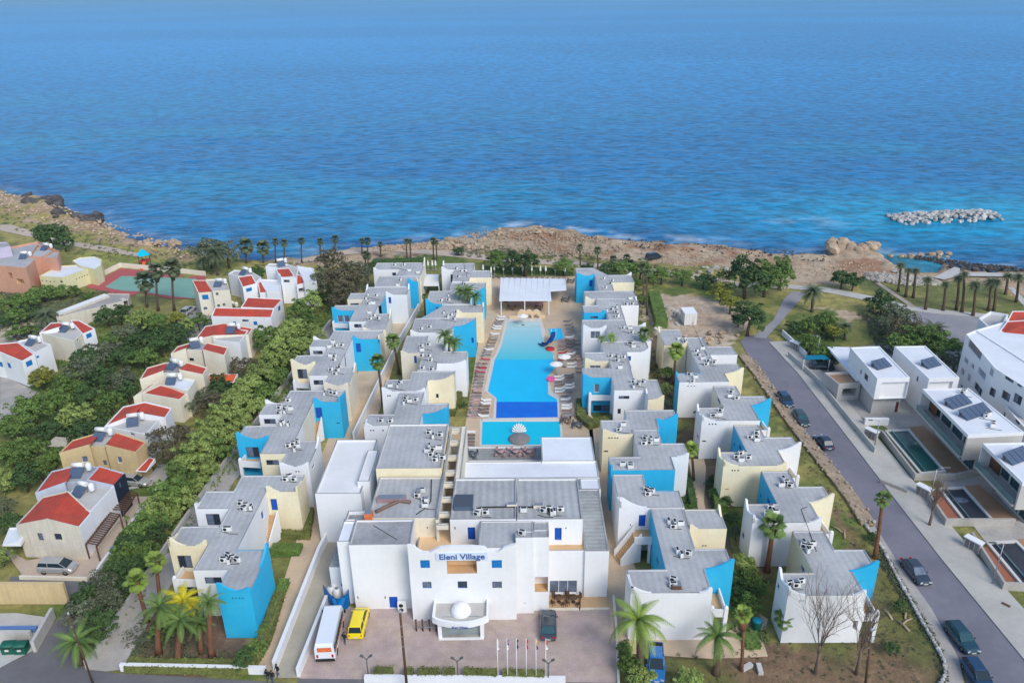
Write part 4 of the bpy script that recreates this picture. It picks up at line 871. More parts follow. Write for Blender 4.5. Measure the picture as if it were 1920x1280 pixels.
# balconies with pillars
def balcony(owner, p0, p1, depth, z=3.1, m='white', pil=True, mat='tan_floor', down=0):
    a, c = Vector(A(*p0, z)[:2]), Vector(A(*p1, z)[:2]); d = (c-a).normalized(); nn = Vector((d.y, -d.x)); 
    if nn.y > 0: nn = -nn
    P = [a, c, c-nn*depth, a-nn*depth]; b = MB(); b.prism(P, z-.22, z, mat, m); b.obj('balcony_floor', owner)
    b = polywall([P[3], P[0], P[1], P[2]], .16, z-.25, z+.75, m); b.obj('balcony_wall', owner)
    if pil:
        for q in (P[0], P[1])[:2 if pil == 2 else 1]:
            b = MB(); b.box((q.x, q.y, (z+1)/2), (.42, .42, z+1), m); b.lathe([(.24, 0), (.2, .15), (.1, .24), (.01, .27)], (q.x, q.y, z+1), m, 10); b.obj('pillar', owner)
fb = OB['front left block with the bright blue end wall']; balcony(fb, (330, 1095), (368, 1096), 2.2)
balcony(OB['left block with the cyan balcony end'], (452, 872), (488, 874), 2.0)
balcony(OB['left block with the pale yellow balcony end'], (553, 724), (580, 726), 2.0)
balcony(OB['inner right block with the cyan balcony front'], (1106, 748), (1147, 748), 3.2, pil=2)
balcony(OB['far left block with the light blue balcony end'], (626, 612), (652, 613), 1.5)
balcony(OB['front right block with the broad white wall'], (1334, 1152), (1360, 1152), 3.8, pil=2)
balcony(OB['right front block behind the bare trees'], (1612, 1160), (1642, 1160), 4.2, pil=2)
balcony(OB['right block behind the tall fan palm'], (1530, 1012), (1557, 1010), 3.5, pil=2)
balcony(OB['right block with the broad yellow front wall'], (1470, 905), (1494, 904), 3.5, pil=2)
balcony(OB['right block with the cyan swoop wall by the street'], (1418, 815), (1440, 814), 3.5, pil=2)
# ---------------------------------------------------------------- red roofed village on the left
GV = 'red roofed village houses'
def house(label, c, short, vols, wins={}, name='house', group=GV):
    o = bld(name, label, 'house', c, short, group); k0 = len(VOLS)
    for v in vols:
        k = dict(v[1]) if len(v) > 1 else {}; k.setdefault('snap', None); k.setdefault('par', .12); k.setdefault('th', .15); Vol(o, v[0], **k)
    for kk, rs in wins.items(): win(o, kk, *rs)
    for v in VOLS[k0:]: v.build()
    return o
RR = dict(top='red_roof', par=.13)
h1 = house('cream gabled house with a big red roof and silver car in front', (100, 1055), 'cream gabled front house',
    [([(30,985,4.8),(88,974,5.9),(128,921,5.9),(80,932,4.8)], dict(top='red_roof', cols='o', e={1:'-'})), ([(88,974,5.9),(149,989,4.8),(172,962,4.8),(128,921,5.9)], dict(top='red_roof', cols='o', e={3:'-', 1: 'w'})),
     ([(112,946),(171,962),(214,915),(160,900)], dict(z=4.7, cols='w', par=.3, top='conc_light')), ([(5,1022,2.6),(38,1018,2.9),(56,988,3.0),(18,990,2.7)], dict(z0=2.5, cols='w', top='white_roof2'))],
    {'W': [(76,1006,10,14), (109,1006,14,12)]})
h2 = house('pale blue grey house with two red roof panels and a navy end wall', (150, 960), 'pale blue grey house',
    [([(66,925,5.0),(122,905,5.7),(140,874,5.7),(97,884,5.0)], dict(top='red_roof', cols='g', e={1:'-'})), ([(122,905,5.2),(165,904,5.2),(186,876,5.2),(140,874,5.2)], dict(cols='g', top='roof_dark', e={3:'-'})),
     ([(162,901,5.9),(214,911,5.1),(235,888,5.1),(186,874,5.9)], dict(top='red_roof', cols='g', e={1:'n'}))], {'W': [(226,908,6,14)]})
h3 = house('ochre yellow double gabled house with a small red awning', (180, 900), 'ochre yellow house',
    [([(111,850,5.0),(168,834,5.9),(187,811,5.9),(136,826,5.0)], dict(top='red_roof', cols='s', e={1:'-'})), ([(168,838,5.3),(197,838,5.3),(212,812,5.3),(187,811,5.3)], dict(cols='s', top='conc_light', e={1:'-',3:'-'})),
     ([(197,835,5.9),(255,849,5.0),(274,829,5.0),(219,811,5.9)], dict(top='red_roof', cols='s', e={3:'-'})), ([(254,883,2.6),(274,884,2.6),(291,860,3.1),(280,857,3.1)], dict(z0=2.55, cols='w', top='red_roof', par=.02))],
    {'W': [(174,857,5,5), (197,867,7,9)], 'C': [(159,861,12,12), (224,862,9,12)]})
h4 = house('white house with a wide hipped red roof and cluttered roof terrace', (250, 820), 'white house with the cluttered roof terrace',
    [([(196,800,4.9),(244,781,5.2),(272,754,5.9),(231,763,5.2)], dict(top='red_roof', e={1:'-'})), ([(272,754,5.9),(322,766,5.0),(310,784,5.0),(258,775,5.6)], dict(top='red_roof', e={3:'-'})), ([(197,803),(275,818),(300,788),(246,775)], dict(z=4.6, par=.35, top='conc_light'))], {'W': [(248,813,8,6)]})
h5 = house('low cream house with a red roof and glass balcony front', (310, 780), 'low cream house with red roof',
    [([(250,745,4.2),(266,737,4.6),(300,714,4.8),(280,722,4.2)], dict(top='red_roof', cols='c')), ([(266,738,4.8),(337,750,4.2),(353,736,4.2),(301,722,4.8)], dict(top='red_roof', cols='c')), ([(306,724),(352,736),(368,714),(320,706)], dict(z=4.6, par=.3, top='white_roof2', cols='c'))])
h6 = house('cream house with two red roof panels and an orange awning at its right', (330, 720), 'cream house with the orange awning',
    [([(262,712,4.8),(306,696,5.6),(312,680,5.6),(276,690,4.8)], dict(top='red_roof', cols='c', e={1:'-'})), ([(306,700,5.2),(336,700,5.2),(350,684,5.2),(312,680,5.2)], dict(cols='c', top='roof_dark', e={1:'-',3:'-'})), ([(336,694,5.7),(381,703,5.0),(389,690,5.0),(352,680,5.7)], dict(top='red_roof', cols='c', e={3:'-'})),
     ([(385,715,2.5),(438,717,2.5),(446,701,2.9),(392,701,2.9)], dict(z0=2.4, cols='w', top='orange_cloth', par=.02))])
h7 = house('cream house with water tanks between two red roof panels', (370, 680), 'cream house with water tanks',
    [([(320,664,5.0),(348,654,5.7),(358,643,5.7),(333,650,5.0)], dict(top='red_roof', cols='c', e={1:'-'})), ([(348,656,5.3),(379,658,5.3),(392,645,5.3),(358,643,5.3)], dict(cols='c', top='roof_dark', e={1:'-',3:'-'})), ([(380,656,5.8),(421,667,5.0),(428,652,5.0),(390,643,5.8)], dict(top='red_roof', cols='c', e={3:'-'}))], {'W': [(359,674,9,6)]})
h8 = house('cream house with a broad hipped red roof and a tall white rear wall', (430, 650), 'cream house with the tall white rear wall',
    [([(366,637,4.8),(398,630,5.2),(421,606,5.9),(385,612,5.0)], dict(top='red_roof', cols='c', e={1:'-'})), ([(421,606,5.9),(474,616,5.0),(466,628,5.0),(398,630,5.4)], dict(top='red_roof', cols='c', e={3:'-'})), ([(400,640),(450,645),(466,622),(415,616)], dict(z=4.9, par=.35, top='conc_light'))])
h9 = house('long house with a long red roof, arched parapet and blue shutters', (450, 620), 'long house with blue shutters',
    [([(396,594,4.4),(508,596,4.4),(514,580,5.3),(404,577,5.3)], dict(top='red_roof')), ([(452,577,5.3),(514,579,4.6),(530,561,4.6),(464,558,5.6)], dict(top='red_roof'))], {'W': [(460,601,12,4)], 'B': [(440,606,5,7),(479,606,7,7),(510,601,6,14),(524,578,5,10)]})
h10 = house('cream house with a blue shuttered gable beside the tennis court', (400, 575), 'cream house beside the tennis court',
    [([(360,526,6.2),(386,526,6.2),(399,548,5.3),(372,550,5.3)][::-1], dict(top='red_roof', cols='c')), ([(399,548),(431,546),(424,524),(386,526)], dict(z=5.9, cols='c', par=.3, top='conc_light'))], {'B': [(385,557,12,9),(360,548,3,8)], 'W': [(407,551,5,5),(385,578,7,5),(410,573,5,5),(420,571,5,5)]})
h11 = house('white house with a square red roof panel and teal shutter near the sea palms', (470, 560), 'white house with the square red roof panel',
    [([(428,515),(446,520),(455,532),(482,530),(490,522),(470,510),(440,508)], dict(z=5.0, top='conc_light', par=.3)), ([(446,520,5.9),(472,516,5.9),(481,532,5.1),(455,539,5.1)], dict(top='red_roof')), ([(483,530,4.6),(487,526,4.6),(505,548,3.6),(487,550,3.6)], dict(top='red_roof'))], {'B': [(467,543,11,7)]})
h12 = house('tall white house with two red roof panels under the grey trees', (540, 560), 'tall white house with two red panels',
    [([(498,502),(518,503),(527,522),(556,522),(560,505),(540,497),(505,496)], dict(z=6.0, top='conc_light', par=.3)), ([(517,505,6.6),(542,503,6.6),(553,519,5.9),(527,523,5.9)], dict(top='red_roof')), ([(554,517,5.6),(561,515,5.6),(576,530,4.8),(556,535,4.8)], dict(top='red_roof')), ([(484,525),(528,527),(526,548),(500,548)], dict(z=4.0, top='white_roof2', par=.3))], {'W': [(537,527,12,5)], 'T': [(567,544,14,9)]})
h12b = house('white house with a curved wall at the edge of the grey trees', (590, 540), 'white house with the curved wall',
    [([(556,500),(588,505),(594,530),(570,528)], dict(z=5.6, top='white_roof2', par=.3))])
h13 = house('white house with a red roof panel and blue shutter beside dark garden trees', (140, 660), 'white house beside the dark garden trees',
    [([(74,625,5.0),(110,614,5.7),(128,604,5.7),(95,606,5.0)], dict(top='red_roof', e={1:'-'})), ([(74,626),(140,642),(158,622),(122,606)], dict(z=4.8, top='conc_light', par=.3, cols='c')), ([(131,601,5.9),(155,627,5.1),(178,617,5.1),(148,601,5.9)], dict(top='red_roof'))], {'B': [(167,629,11,9)], 'W': [(146,637,4,4)]})
h14 = house('white house at the left edge with a red roof and sky blue shutters', (50, 720), 'white house at the left edge',
    [([(-30,655,5.4),(0,661,5.2),(41,678,5.0),(65,665,5.2),(34,642,5.8),(0,645,5.8)], dict(top='red_roof')), ([(33,642),(60,636),(96,648),(66,664)], dict(z=5.3, top='conc_light', par=.3))], {'B': [(2,683,6,9),(17,685,6,9),(55,681,13,11),(71,669,6,5)]})
house('terracotta pink apartment building with lilac gable at the left edge', (60, 560), 'terracotta pink building',
    [([(-20,500),(50,506),(66,490),(90,480),(104,470),(72,456),(0,470)], dict(z=6.4, cols='p', par=.5, top='roof')), ([(56,484),(108,488),(112,474),(70,462)], dict(z=6.4, cols='p', par=.5, top='roof')), ([(-20,470),(20,464),(14,456),(-20,456)], dict(z=8.6, cols='l', par=.3, top='roof'))],
    {'T': [(20,517,6,11)], 'L': [(38,528,14,10)]}, group='other houses')
house('low pale yellow building with a round white roof beside the tennis court', (130, 535), 'pale yellow low building',
    [([(74,519),(117,522),(170,504),(165,497),(110,500)], dict(z=3.6, cols='q', par=.25, top='white_roof2')), ([(150,500),(178,506),(190,498),(191,487),(178,482),(150,484),(135,490)], dict(z=4.0, cols='q', par=.2, top='white_roof2'))],
    {'S': [(80,526,2.5,2.5),(87,527,2.5,2.5),(94,528,2.5,2.5),(101,528,2.5,2.5),(115,528,5,3),(144,523,2,2.5),(149,521,2,2.5),(154,519,2,2.5),(159,517,2,2.5),(164,515,2,2.5)]}, group='other houses')
house('long low ruined building with a rusty flat roof and one dark doorway', (180, 600), 'long low ruined building',
    [([(106,596),(240,563),(243,552),(205,551),(104,586)], dict(z=3.0, cols='o', par=.15, top='conc')), ([(104,585),(110,590),(205,554),(196,550)], dict(z=3.5, cols='o', par=.02, top='white_roof', z0=3.05))], {'T': [(236,567,8,14)]}, group='other houses')
# ---------------------------------------------------------------- modern villas on the right
def villa(label, c, short, vols, wins, name='villa', group='modern white villas', cat='villa'):
    o = bld(name, label, cat, c, short, group); k0 = len(VOLS)
    for v in vols: k = dict(v[1]); k.setdefault('snap', None); Vol(o, v[0], **k)
    for kk, rs in wins.items(): win(o, kk, *rs)
    for v in VOLS[k0:]: v.build()
    return o
v1 = villa('white cube villa with overhanging upper floor, street side of its twin', (1660, 770), 'street side cube villa',
    [([(1594,652),(1649,650),(1706,709),(1645,711)], dict(z=6.8, z0=3.2, top='white_roof2', par=.12)), ([tuple(Vector((sum(p[0] for p in W([(1594,652),(1649,650),(1706,709),(1645,711)],6.8))/4, sum(p[1] for p in W([(1594,652),(1649,650),(1706,709),(1645,711)],6.8))/4)).lerp(Vector(q), .86)) for q in W([(1594,652),(1649,650),(1706,709),(1645,711)],6.8)], dict(z=3.18, cols='K', top='conc', par=.0, world=True)),
     ([(1545,702),(1602,700),(1614,721),(1572,724)], dict(z=2.8, cols='K', top='deck_wood', par=.4)),
     ([(1551,650),(1592,651),(1638,712),(1606,712)], dict(z=3.3, z0=3.0, cols='w', top='white_roof2', par=.05))],
    {'R': [(1677,732,52,31)], 'W': [(1624,707,8,13),(1614,697,3,10)], 'X': [(1684,763,11,20)], 'T': [(1592,735,26,14)]})
v2 = villa('white cube villa set behind its twin, nearer the apartment house', (1760, 760), 'inner cube villa',
    [([(1677,650),(1735,649),(1799,709),(1742,711)], dict(z=6.8, z0=0, top='white_roof2', par=.12))], {'R': [(1763,724,44,16)], 'W': [(1720,710,4,11),(1789,723,12,16)]})
VK = dict(z=7.0, z0=3.4, top='white_roof2', par=.15, e={})
def longvilla(roof, glass, lab, short, c, woodx):
    P = [Vector(p) for p in W(roof, 7.0)]; e = (P[1]-P[0]).normalized(); f = (P[3]-P[0]).normalized(); o = bld('villa', lab, 'villa', c, short, 'modern white villas'); k0 = len(VOLS)
    ins = [P[0]+e*1.7+f*.3, P[1], P[2]-f*.3, P[3]+e*1.7-f*.35]; kw = dict(world=True, snap=None)
    Vol(o, [tuple(p) for p in P], z=7.0, z0=6.62, top='white_roof2', par=.12, **kw); Vol(o, [tuple(p) for p in ins], z=6.6, z0=3.52, cols='K', top='conc', par=0, **kw)
    Vol(o, [tuple(P[3]-f*.34), tuple(P[3]), tuple(P[2]), tuple(P[2]-f*.34)], z=6.6, z0=3.0, cols='K', top='conc', par=0, **kw)
    Vol(o, [tuple(P[0]-e*.3), tuple(P[1]), tuple(P[2]-f*.36), tuple(P[3]-e*.3-f*.36)], z=3.5, z0=3.2, cols='K', top='conc_light', par=0, **kw)
    Vol(o, [tuple(P[0]+e*2.6+f*1.5), tuple(P[1]), tuple(P[2]-f*.6), tuple(P[3]+e*2.6-f*1.0)], z=3.15, z0=0, cols='K', top='conc', par=0, **kw)
    V1, V2 = VOLS[k0+1], VOLS[k0+4]
    for V_, z0, z1, kk in ((V1, 3.75, 6.3, 'G'), (V2, .3, 2.7, 'G')):
        for i in range(V_.n):
            a_, b_ = V_.P[i], V_.P[(i+1) % V_.n]; d = (b_-a_).normalized()
            if abs(d.dot(f)) > .98 and (a_-P[0]).dot(e) < 4.5:
                L = (b_-a_).length; n_ = 4; st = L*.0 
                for q in range(n_): V_.H[i].append((st+(L-st)*(q+.06)/n_, st+(L-st)*(q+.94)/n_, z0, z1, kk))
    for v in VOLS[k0:]: v.build()
    b = MB(); q0 = P[0]-e*.25; q1 = P[3]-e*.25-f*.4; polywall([q0, q1], .06, 3.5, 4.45, 'glass_rail', b); b.obj('glass_railing', o)
    b = MB(); q0 = P[0]+e*1.62+f*.2; q1 = q0+f*2.4; polywall([q0, q1], .12, 3.55, 6.6, 'wood_clad', b); polywall([P[0]+f*.1, P[0]+e*1.7+f*.1], .14, 3.5, 6.6, 'white', b); b.obj('wooden_cladding', o)
    return o
v3 = longvilla([(1729,730),(1816,729),(1920,812),(1815,817)], None, 'long modern villa with teal glass upper floor beside the green pool', 'long glass fronted villa', (1800, 860), 0)
v4 = longvilla([(1842,832),(1930,830),(2035,907),(1917,906)], None, 'long modern villa cut by the right picture edge above the empty pools', 'long villa at the right edge', (1900, 960), 0)
ap = villa('tall white apartment house with irregular windows at the right edge', (1840, 780), 'tall white apartment house',
    [([(1811,628),(1830,620),(1870,645),(1940,690),(1940,740),(1865,692)], dict(z=9.6, top='white_roof2', par=.2)), ([(1830,620),(1870,645),(1940,690),(1990,640),(1900,600)], dict(z=9.3, top='white_roof2', par=.2)),
     ([(1884,765),(1900,745),(1990,800),(1990,880)], dict(z=5.2, top='conc_light', par=.3, cols='w')), ([(1834,601),(1856,588),(1890,594),(1876,618),(1850,616)], dict(z=7.5, top='conc_light', par=.5))],
    {'P': [(1829,651,30,28)], 'T': [(1812,676,8,11),(1805,697,7,15),(1824,686,6,11),(1817,708,6,16),(1841,700,17,15),(1863,702,17,17)], 'W': [(1893,708,18,14),(1834,729,17,17),(1858,733,19,17),(1886,742,17,17),(1908,748,17,19),(1803,724,4,8),(1850,762,12,10),(1880,774,12,12),(1908,790,10,10),(1912,720,10,10)]}, name='apartment_house', group='other houses', cat='apartment house')
house('building with a big terracotta red hipped roof at the right edge', (1900, 660), 'red hipped roof building',
    [([(1868,629,9.0),(1940,636,9.0),(1940,600,10.5),(1888,603,9.8)], dict(top='red_roof')), ([(1888,603,9.8),(1940,606,9.8),(1940,584,10.6),(1898,584,10.6)], dict(top='red_roof'))], group='other houses')
# ================================================================ VEGETATION
def leafcloud(centers, normals, size, jit=.9):
    n = len(centers); c = np.asarray(centers); nn = np.asarray(normals)+npr.normal(0, jit, (n, 3)); nn /= np.linalg.norm(nn, axis=1)[:, None]+1e-9
    t = np.cross(nn, npr.normal(0, 1, (n, 3))); t /= np.linalg.norm(t, axis=1)[:, None]+1e-9; b = np.cross(nn, t)
    s = (np.asarray(size) if np.ndim(size) else np.full(n, size))*npr.uniform(.6, 1.3, n); t = t*s[:, None]; b = b*(s*.55)[:, None]
    return np.stack([c-t-b*.4, c+b*-1+t*.2, c+t+b*.3, c+b-t*.1], 1).reshape(-1, 3)
def crown_pts(seed, clumps=38, per=52, shape=(1, 1, .85), low=-.55):
    r0 = np.random.RandomState(seed); C, Nn, S = [], [], []
    for k in range(clumps):
        d = r0.normal(0, 1, 3); d /= np.linalg.norm(d); rr = r0.uniform(.25, 1)**.5
        if d[2] < low: d[2] = -d[2]*.5
        cc = d*rr*np.array(shape)*(.72+.45*r0.rand()); cr = r0.uniform(.11, .30)
        q = r0.normal(0, 1, (per, 3)); q /= np.linalg.norm(q, axis=1)[:, None]; q[:, 2] = np.where(q[:, 2] < -.4, -q[:, 2], q[:, 2])
        C.append(cc+q*cr*r0.uniform(.6, 1.1, (per, 1))*np.array([1, 1, .75])); Nn.append(q+d*.4)
    return np.concatenate(C), np.concatenate(Nn)
CR = {}
def crown(kind, v):
    k = (kind, v)
    if k not in CR:
        sp = {'leaf_brown': 30, 'leaf_olive': 42}.get(kind, 56)
        shp = [(1, 1, .85), (1.1, .9, .75), (.9, 1, 1.0), (1, 1.05, .7)][v % 4]
        c, nn = crown_pts(v+3, 50, sp, shp); CR[k] = quads('crown', leafcloud(c, nn, .075 if sp > 50 else .065), [kind])
    return CR[k]
def trunkmesh(v, bare=False):
    b = MB(); r0 = random.Random(v); b.tube([(0, 0, -.1), (.03, .02, .5), (.0, .05, 1.0)], [.10, .075, .06], 'bark', 7)
    for k in range(5):
        a = k*1.26+r0.random(); b.tube([(0, .04, .75+.05*k), (math.cos(a)*.25, math.sin(a)*.25, 1.1), (math.cos(a)*.5, math.sin(a)*.5, 1.45)], [.045, .03, .015], 'bark', 5)
    return b.mesh('trunk')
TK = [trunkmesh(i) for i in range(3)]
BLD = [(o.location.copy(), s_) for o in sc.objects if o.name in SHORT for s_ in [SHORT[o.name]]]
def tree(x, y, wpx, kind, label, group, cat='tree', hf=1.0, name='tree', tall=1.0):
    z = 1.5
    for _ in range(4):
        q = at(x, y, z); dist = math.sqrt(q[0]**2+q[1]**2+(H-z)**2); r = wpx/2*dist/F*1.0; z = r*(.75+.35*tall)
    if '{' in label: label = ' '.join(label.format(min(BLD, key=lambda t: (t[0].x-q[0])**2+(t[0].y-q[1])**2)[1].replace('the ', '', 1)).split()[:16])
    g = thing(name, (q[0], q[1], 0), label, cat, group); v = rnd.randrange(4)
    c = child('crown', crown(kind, v), g, (0, 0, z), (0, 0, rnd.uniform(0, 6.3)), (r*1.05, r*1.05, r*1.0*hf*(1 if tall <= 1 else tall)))
    t = child('trunk', TK[v % 3], g, (0, 0, 0), (0, 0, rnd.uniform(0, 6)), (r, r, max(.3, z*.9)))
    return g
LH = 'light green trees of the boundary hedge row'
for x, y, w_ in [(596,566,52),(618,552,44),(570,584,54),(590,600,48),(556,615,56),(600,625,40),(540,640,56),(572,648,50),(520,668,58),(552,676,48),(500,700,60),(530,706,50),(478,724,60),(508,738,50),(455,752,66),(488,764,50),(430,780,70),(464,792,54),(405,810,70),(440,820,56),(385,842,74),(418,850,54),(362,872,74),(398,880,50),(345,902,72),(375,908,50),(322,930,70),(352,940,50),(300,958,62),(330,966,44)]:
    i_ = int(x+y); x -= 10; w_ *= .86
    tree(x, y, w_*1.05, 'leaf_light' if rnd.random() < .72 else 'leaf_mid', ('light' if i_ % 2 else 'yellowish')+' green hedge row tree nearest the {}', LH)
for x, y, w_ in [(285,975,52),(262,995,54),(290,1005,46),(240,1020,50),(268,1035,50),(225,1048,52),(250,1062,50),(212,1078,52),(238,1092,50)]:
    tree(x, y, w_, 'leaf_mid' if rnd.random() < .6 else 'leaf_dark', 'mid green lane tree nearest the {}', 'mid green trees beside the west lane')
for x, y, w_ in [(190,1098,56),(165,1125,60),(205,1128,56),(150,1160,58),(188,1165,56),(160,1195,50),(182,1130,52)]:
    tree(x, y, w_, 'leaf_olive' if rnd.random() < .6 else 'leaf_dark', {1098:'highest shaggy tree of the group at the street corner',1125:'shaggy grey green tree left of the group above the street corner',1128:'shaggy grey green tree leaning over the west lane wall',1160:'broad shaggy tree above the young corner palm',1165:'shaggy tree between the corner palm and the west lane wall',1195:'lowest shaggy tree behind the young corner palm',1130:'middle shaggy tree of the group at the street corner'}[y], 'shaggy grey green trees at the street corner')
DG = 'dark garden trees between the village houses'
for x, y, w_ in [(200,592,40),(225,590,50),(265,600,60),(290,604,44),(236,626,60),(210,640,50),(262,640,56),(300,640,60),(335,628,56),(195,665,60),(230,672,62),(270,672,60),(160,675,56),(150,705,64),(190,712,70),(230,715,60),(130,730,58),(165,748,60),(205,752,64),(240,735,46),(105,760,62),(60,765,60),(140,785,58),(160,810,60),(115,790,50),(90,815,66),(30,800,60),(20,850,60),(60,845,64),(100,855,50),(10,900,50),(45,895,60),(75,880,40),(5,950,50),(18,985,50),(0,1040,40),(235,580,30),(350,612,40),(372,604,40),(175,690,40),(185,790,40)]:
    k = rnd.random(); w_ *= rnd.uniform(.72, .98); tree(x, y, w_, 'leaf_dark' if k < .45 else ('leaf_mid' if k < .8 else ('leaf_olive' if k < .92 else 'leaf_light')), ('dark green bushy' if w_ > 55 else 'small dark green')+' garden tree nearest the {}', DG, tall=.8)
for x, y, w_, k, lb in [(78,708,42,'leaf_yellow','round yellow green bush at the corner of the white house at the left edge'),(330,598,30,'leaf_yellow','round clipped yellow green bush inside the small lane circle'),(92,440,52,'leaf_dark','lone dark tree beside the coast path above the pink building'),(120,452,36,'leaf_dark','low dark shrub attached to the lone tree by the coast path'),
    (500,634,56,'leaf_mid','round green tree beside the long red roofed house'),(455,690,56,'leaf_brown','brownish leafless looking tree behind the cream house with awning'),(320,828,86,'leaf_brown','large rust brown tree beside the ochre yellow house'),(398,760,56,'leaf_brown','brownish green tree beside the low cream house'),(410,726,50,'leaf_dark','dark tree right of the orange awning'),(350,760,40,'leaf_olive','grey green tree in front of the glass balcony house'),(385,745,44,'leaf_olive','second grey green tree in front of the glass balcony house'),
    (620,500,70,'leaf_brown','large grey brown tree at the sea end of the hedge row'),(640,530,90,'leaf_brown','broad grey brown tree behind the far left hotel blocks'),(610,535,60,'leaf_olive','dusty olive tree left of the broad grey brown tree'),(665,520,60,'leaf_olive','dusty olive tree right of the broad grey brown tree'),(640,560,60,'leaf_brown','low brown tree behind the light blue balcony end'),
    (478,515,40,'leaf_dark','dark bush behind the white houses near the sea palms'),(390,470,60,'leaf_olive','low grey scrub at the cliff edge left of the sea palms'),(425,474,50,'leaf_olive','second low grey scrub at the cliff edge'),
    (1400,520,76,'leaf_dark','big dark green tree behind the vacant lot'),(1436,522,66,'leaf_mid','mid green tree touching the big dark tree behind the vacant lot'),(1466,512,60,'leaf_mid','mid green tree beside the coast track'),(1405,596,66,'leaf_dark','round dark tree at the head of the side street'),(1385,598,30,'leaf_dark','small dark bush at the corner of the vacant lot'),
    (1580,522,40,'leaf_dark','tall dark palm like tree at the coast path fork'),(1600,528,34,'leaf_dark','second dark tree at the coast path fork'),(1655,568,44,'leaf_dark','dark bush beside the garden path'),(1680,590,50,'leaf_olive','grey green bush near the car park'),(1700,620,60,'leaf_brown','faded brown bush at the edge of the car park'),(1660,610,40,'leaf_olive','grey bush left of the car park'),
    (1730,640,60,'leaf_mid','green bush behind the twin cube villas'),(1770,656,56,'leaf_mid','second green bush behind the twin cube villas'),(1690,645,50,'leaf_mid','low green bush above the cube villa roofs'),(1790,680,50,'leaf_olive','olive bush squeezed beside the apartment house'),(1545,600,40,'leaf_mid','round green mound of shrubs left of the sandy circle'),(1512,612,34,'leaf_mid','green shrub by the track left of the sandy circle'),(1490,614,30,'leaf_dark','dark little shrub by the side street head'),
    (1566,622,36,'leaf_yellow','yellowish shrub on the mound by the sandy circle'),(1535,660,38,'leaf_mid','green shrub behind the white street sign wall'),(1520,645,40,'leaf_mid','green shrub above the white street wall'),(1565,665,40,'leaf_mid','green shrub next to the teal carport'),(1352,548,40,'leaf_yellow','yellow flowering bush behind the vacant lot'),(1370,570,40,'leaf_yellow','yellow green bush right of the vacant lot'),
    (1395,1060,46,'leaf_light','bright green bush beneath the tall fan palm'),(1400,1085,50,'leaf_mid','mid green bush in the right courtyard'),(1420,1100,40,'leaf_mid','leafy bush beside the green bin'),(1390,1110,44,'leaf_dark','dark bush by the right courtyard path'),(1405,1130,40,'leaf_mid','bush left of the green bin'),(1300,840,22,'leaf_light','little light green tree between the right rows'),
    (1290,1000,30,'leaf_dark','dark shrub between the right rows'),(1370,970,26,'leaf_dark','dark shrub left of the long white block'),(1380,1000,26,'leaf_olive','olive shrub left of the long white block'),(1360,940,26,'leaf_dark','shrub by the broad yellow wall'),(1335,905,24,'leaf_dark','small dark shrub beside the brown path'),(1340,925,22,'leaf_mid','small green shrub beside the brown path'),
    (1250,700,30,'leaf_mid','shrub between the two right rows'),(1245,730,26,'leaf_light','light shrub between the two right rows'),(1300,770,20,'leaf_dark','little dark shrub behind the white terrace'),(870,760,14,'leaf_dark','round dark pot shrub beside the pool walk'),(1690,1135,24,'leaf_dark','small dark bush on the bare slope'),(1672,1215,28,'leaf_dark','low dark bush at the bottom of the bare slope'),(1635,1005,18,'leaf_dark','small dark bush at the foot of the street palm'),
    (1180,1245,46,'leaf_mid','green bush left of the blue pickup'),(1170,1215,30,'leaf_mid','small green bush at the forecourt edge'),(1200,1272,50,'leaf_light','light green bush at the bottom edge left of the blue pickup'),(1290,1276,50,'leaf_light','light green bush at the bottom edge right of the blue pickup'),
    (455,1235,40,'leaf_dark','dark green shrub in front of the bright blue wall'),(480,1215,34,'leaf_mid','green shrub at the foot of the bright blue wall'),(300,1180,40,'leaf_mid','green shrub under the front left palms'),(330,1165,40,'leaf_mid','second green shrub under the front left palms'),(365,1160,46,'leaf_olive','feathery shrub under the yellow palm'),(270,1200,30,'leaf_olive','grey shrub by the low white wall'),(495,1180,24,'leaf_mid','green shrub right of the bright blue wall')]:
    tree(x, y, w_, k, lb, None, cat='bush' if w_ < 48 else 'tree', name='bush' if w_ < 48 else 'tree', tall=.6 if w_ < 48 else .9)
for x, y, w_ in [(935,488,50),(985,492,60),(1060,498,44),(960,482,40),(1140,505,40),(1170,502,50),(1200,508,50),(1240,515,40),(1280,518,40),(860,470,22),(1100,502,26),(1320,524,40),(1225,522,26),(700,500,30),(1190,530,30),(1205,560,24)]:
    tree(x, y, w_, 'leaf_dark' if rnd.random() < .6 else 'leaf_mid', ('broad' if w_ > 40 else 'small')+' dark bush behind the {}', 'low bushes behind the hotel', 'bush', .7, 'bush', .4)
for x, y, w_ in [(20,570,40),(50,560,44),(80,548,40),(30,590,40),(110,545,36),(5,600,30),(140,545,26),(60,585,30),(165,555,22),(55,618,30),(30,625,34)]:
    tree(x, y, w_, 'leaf_mid' if rnd.random() < .6 else 'leaf_dark', 'green shrub on the slope below the pink building', 'shrubs below the pink building', 'bush', .7, 'bush', .25)
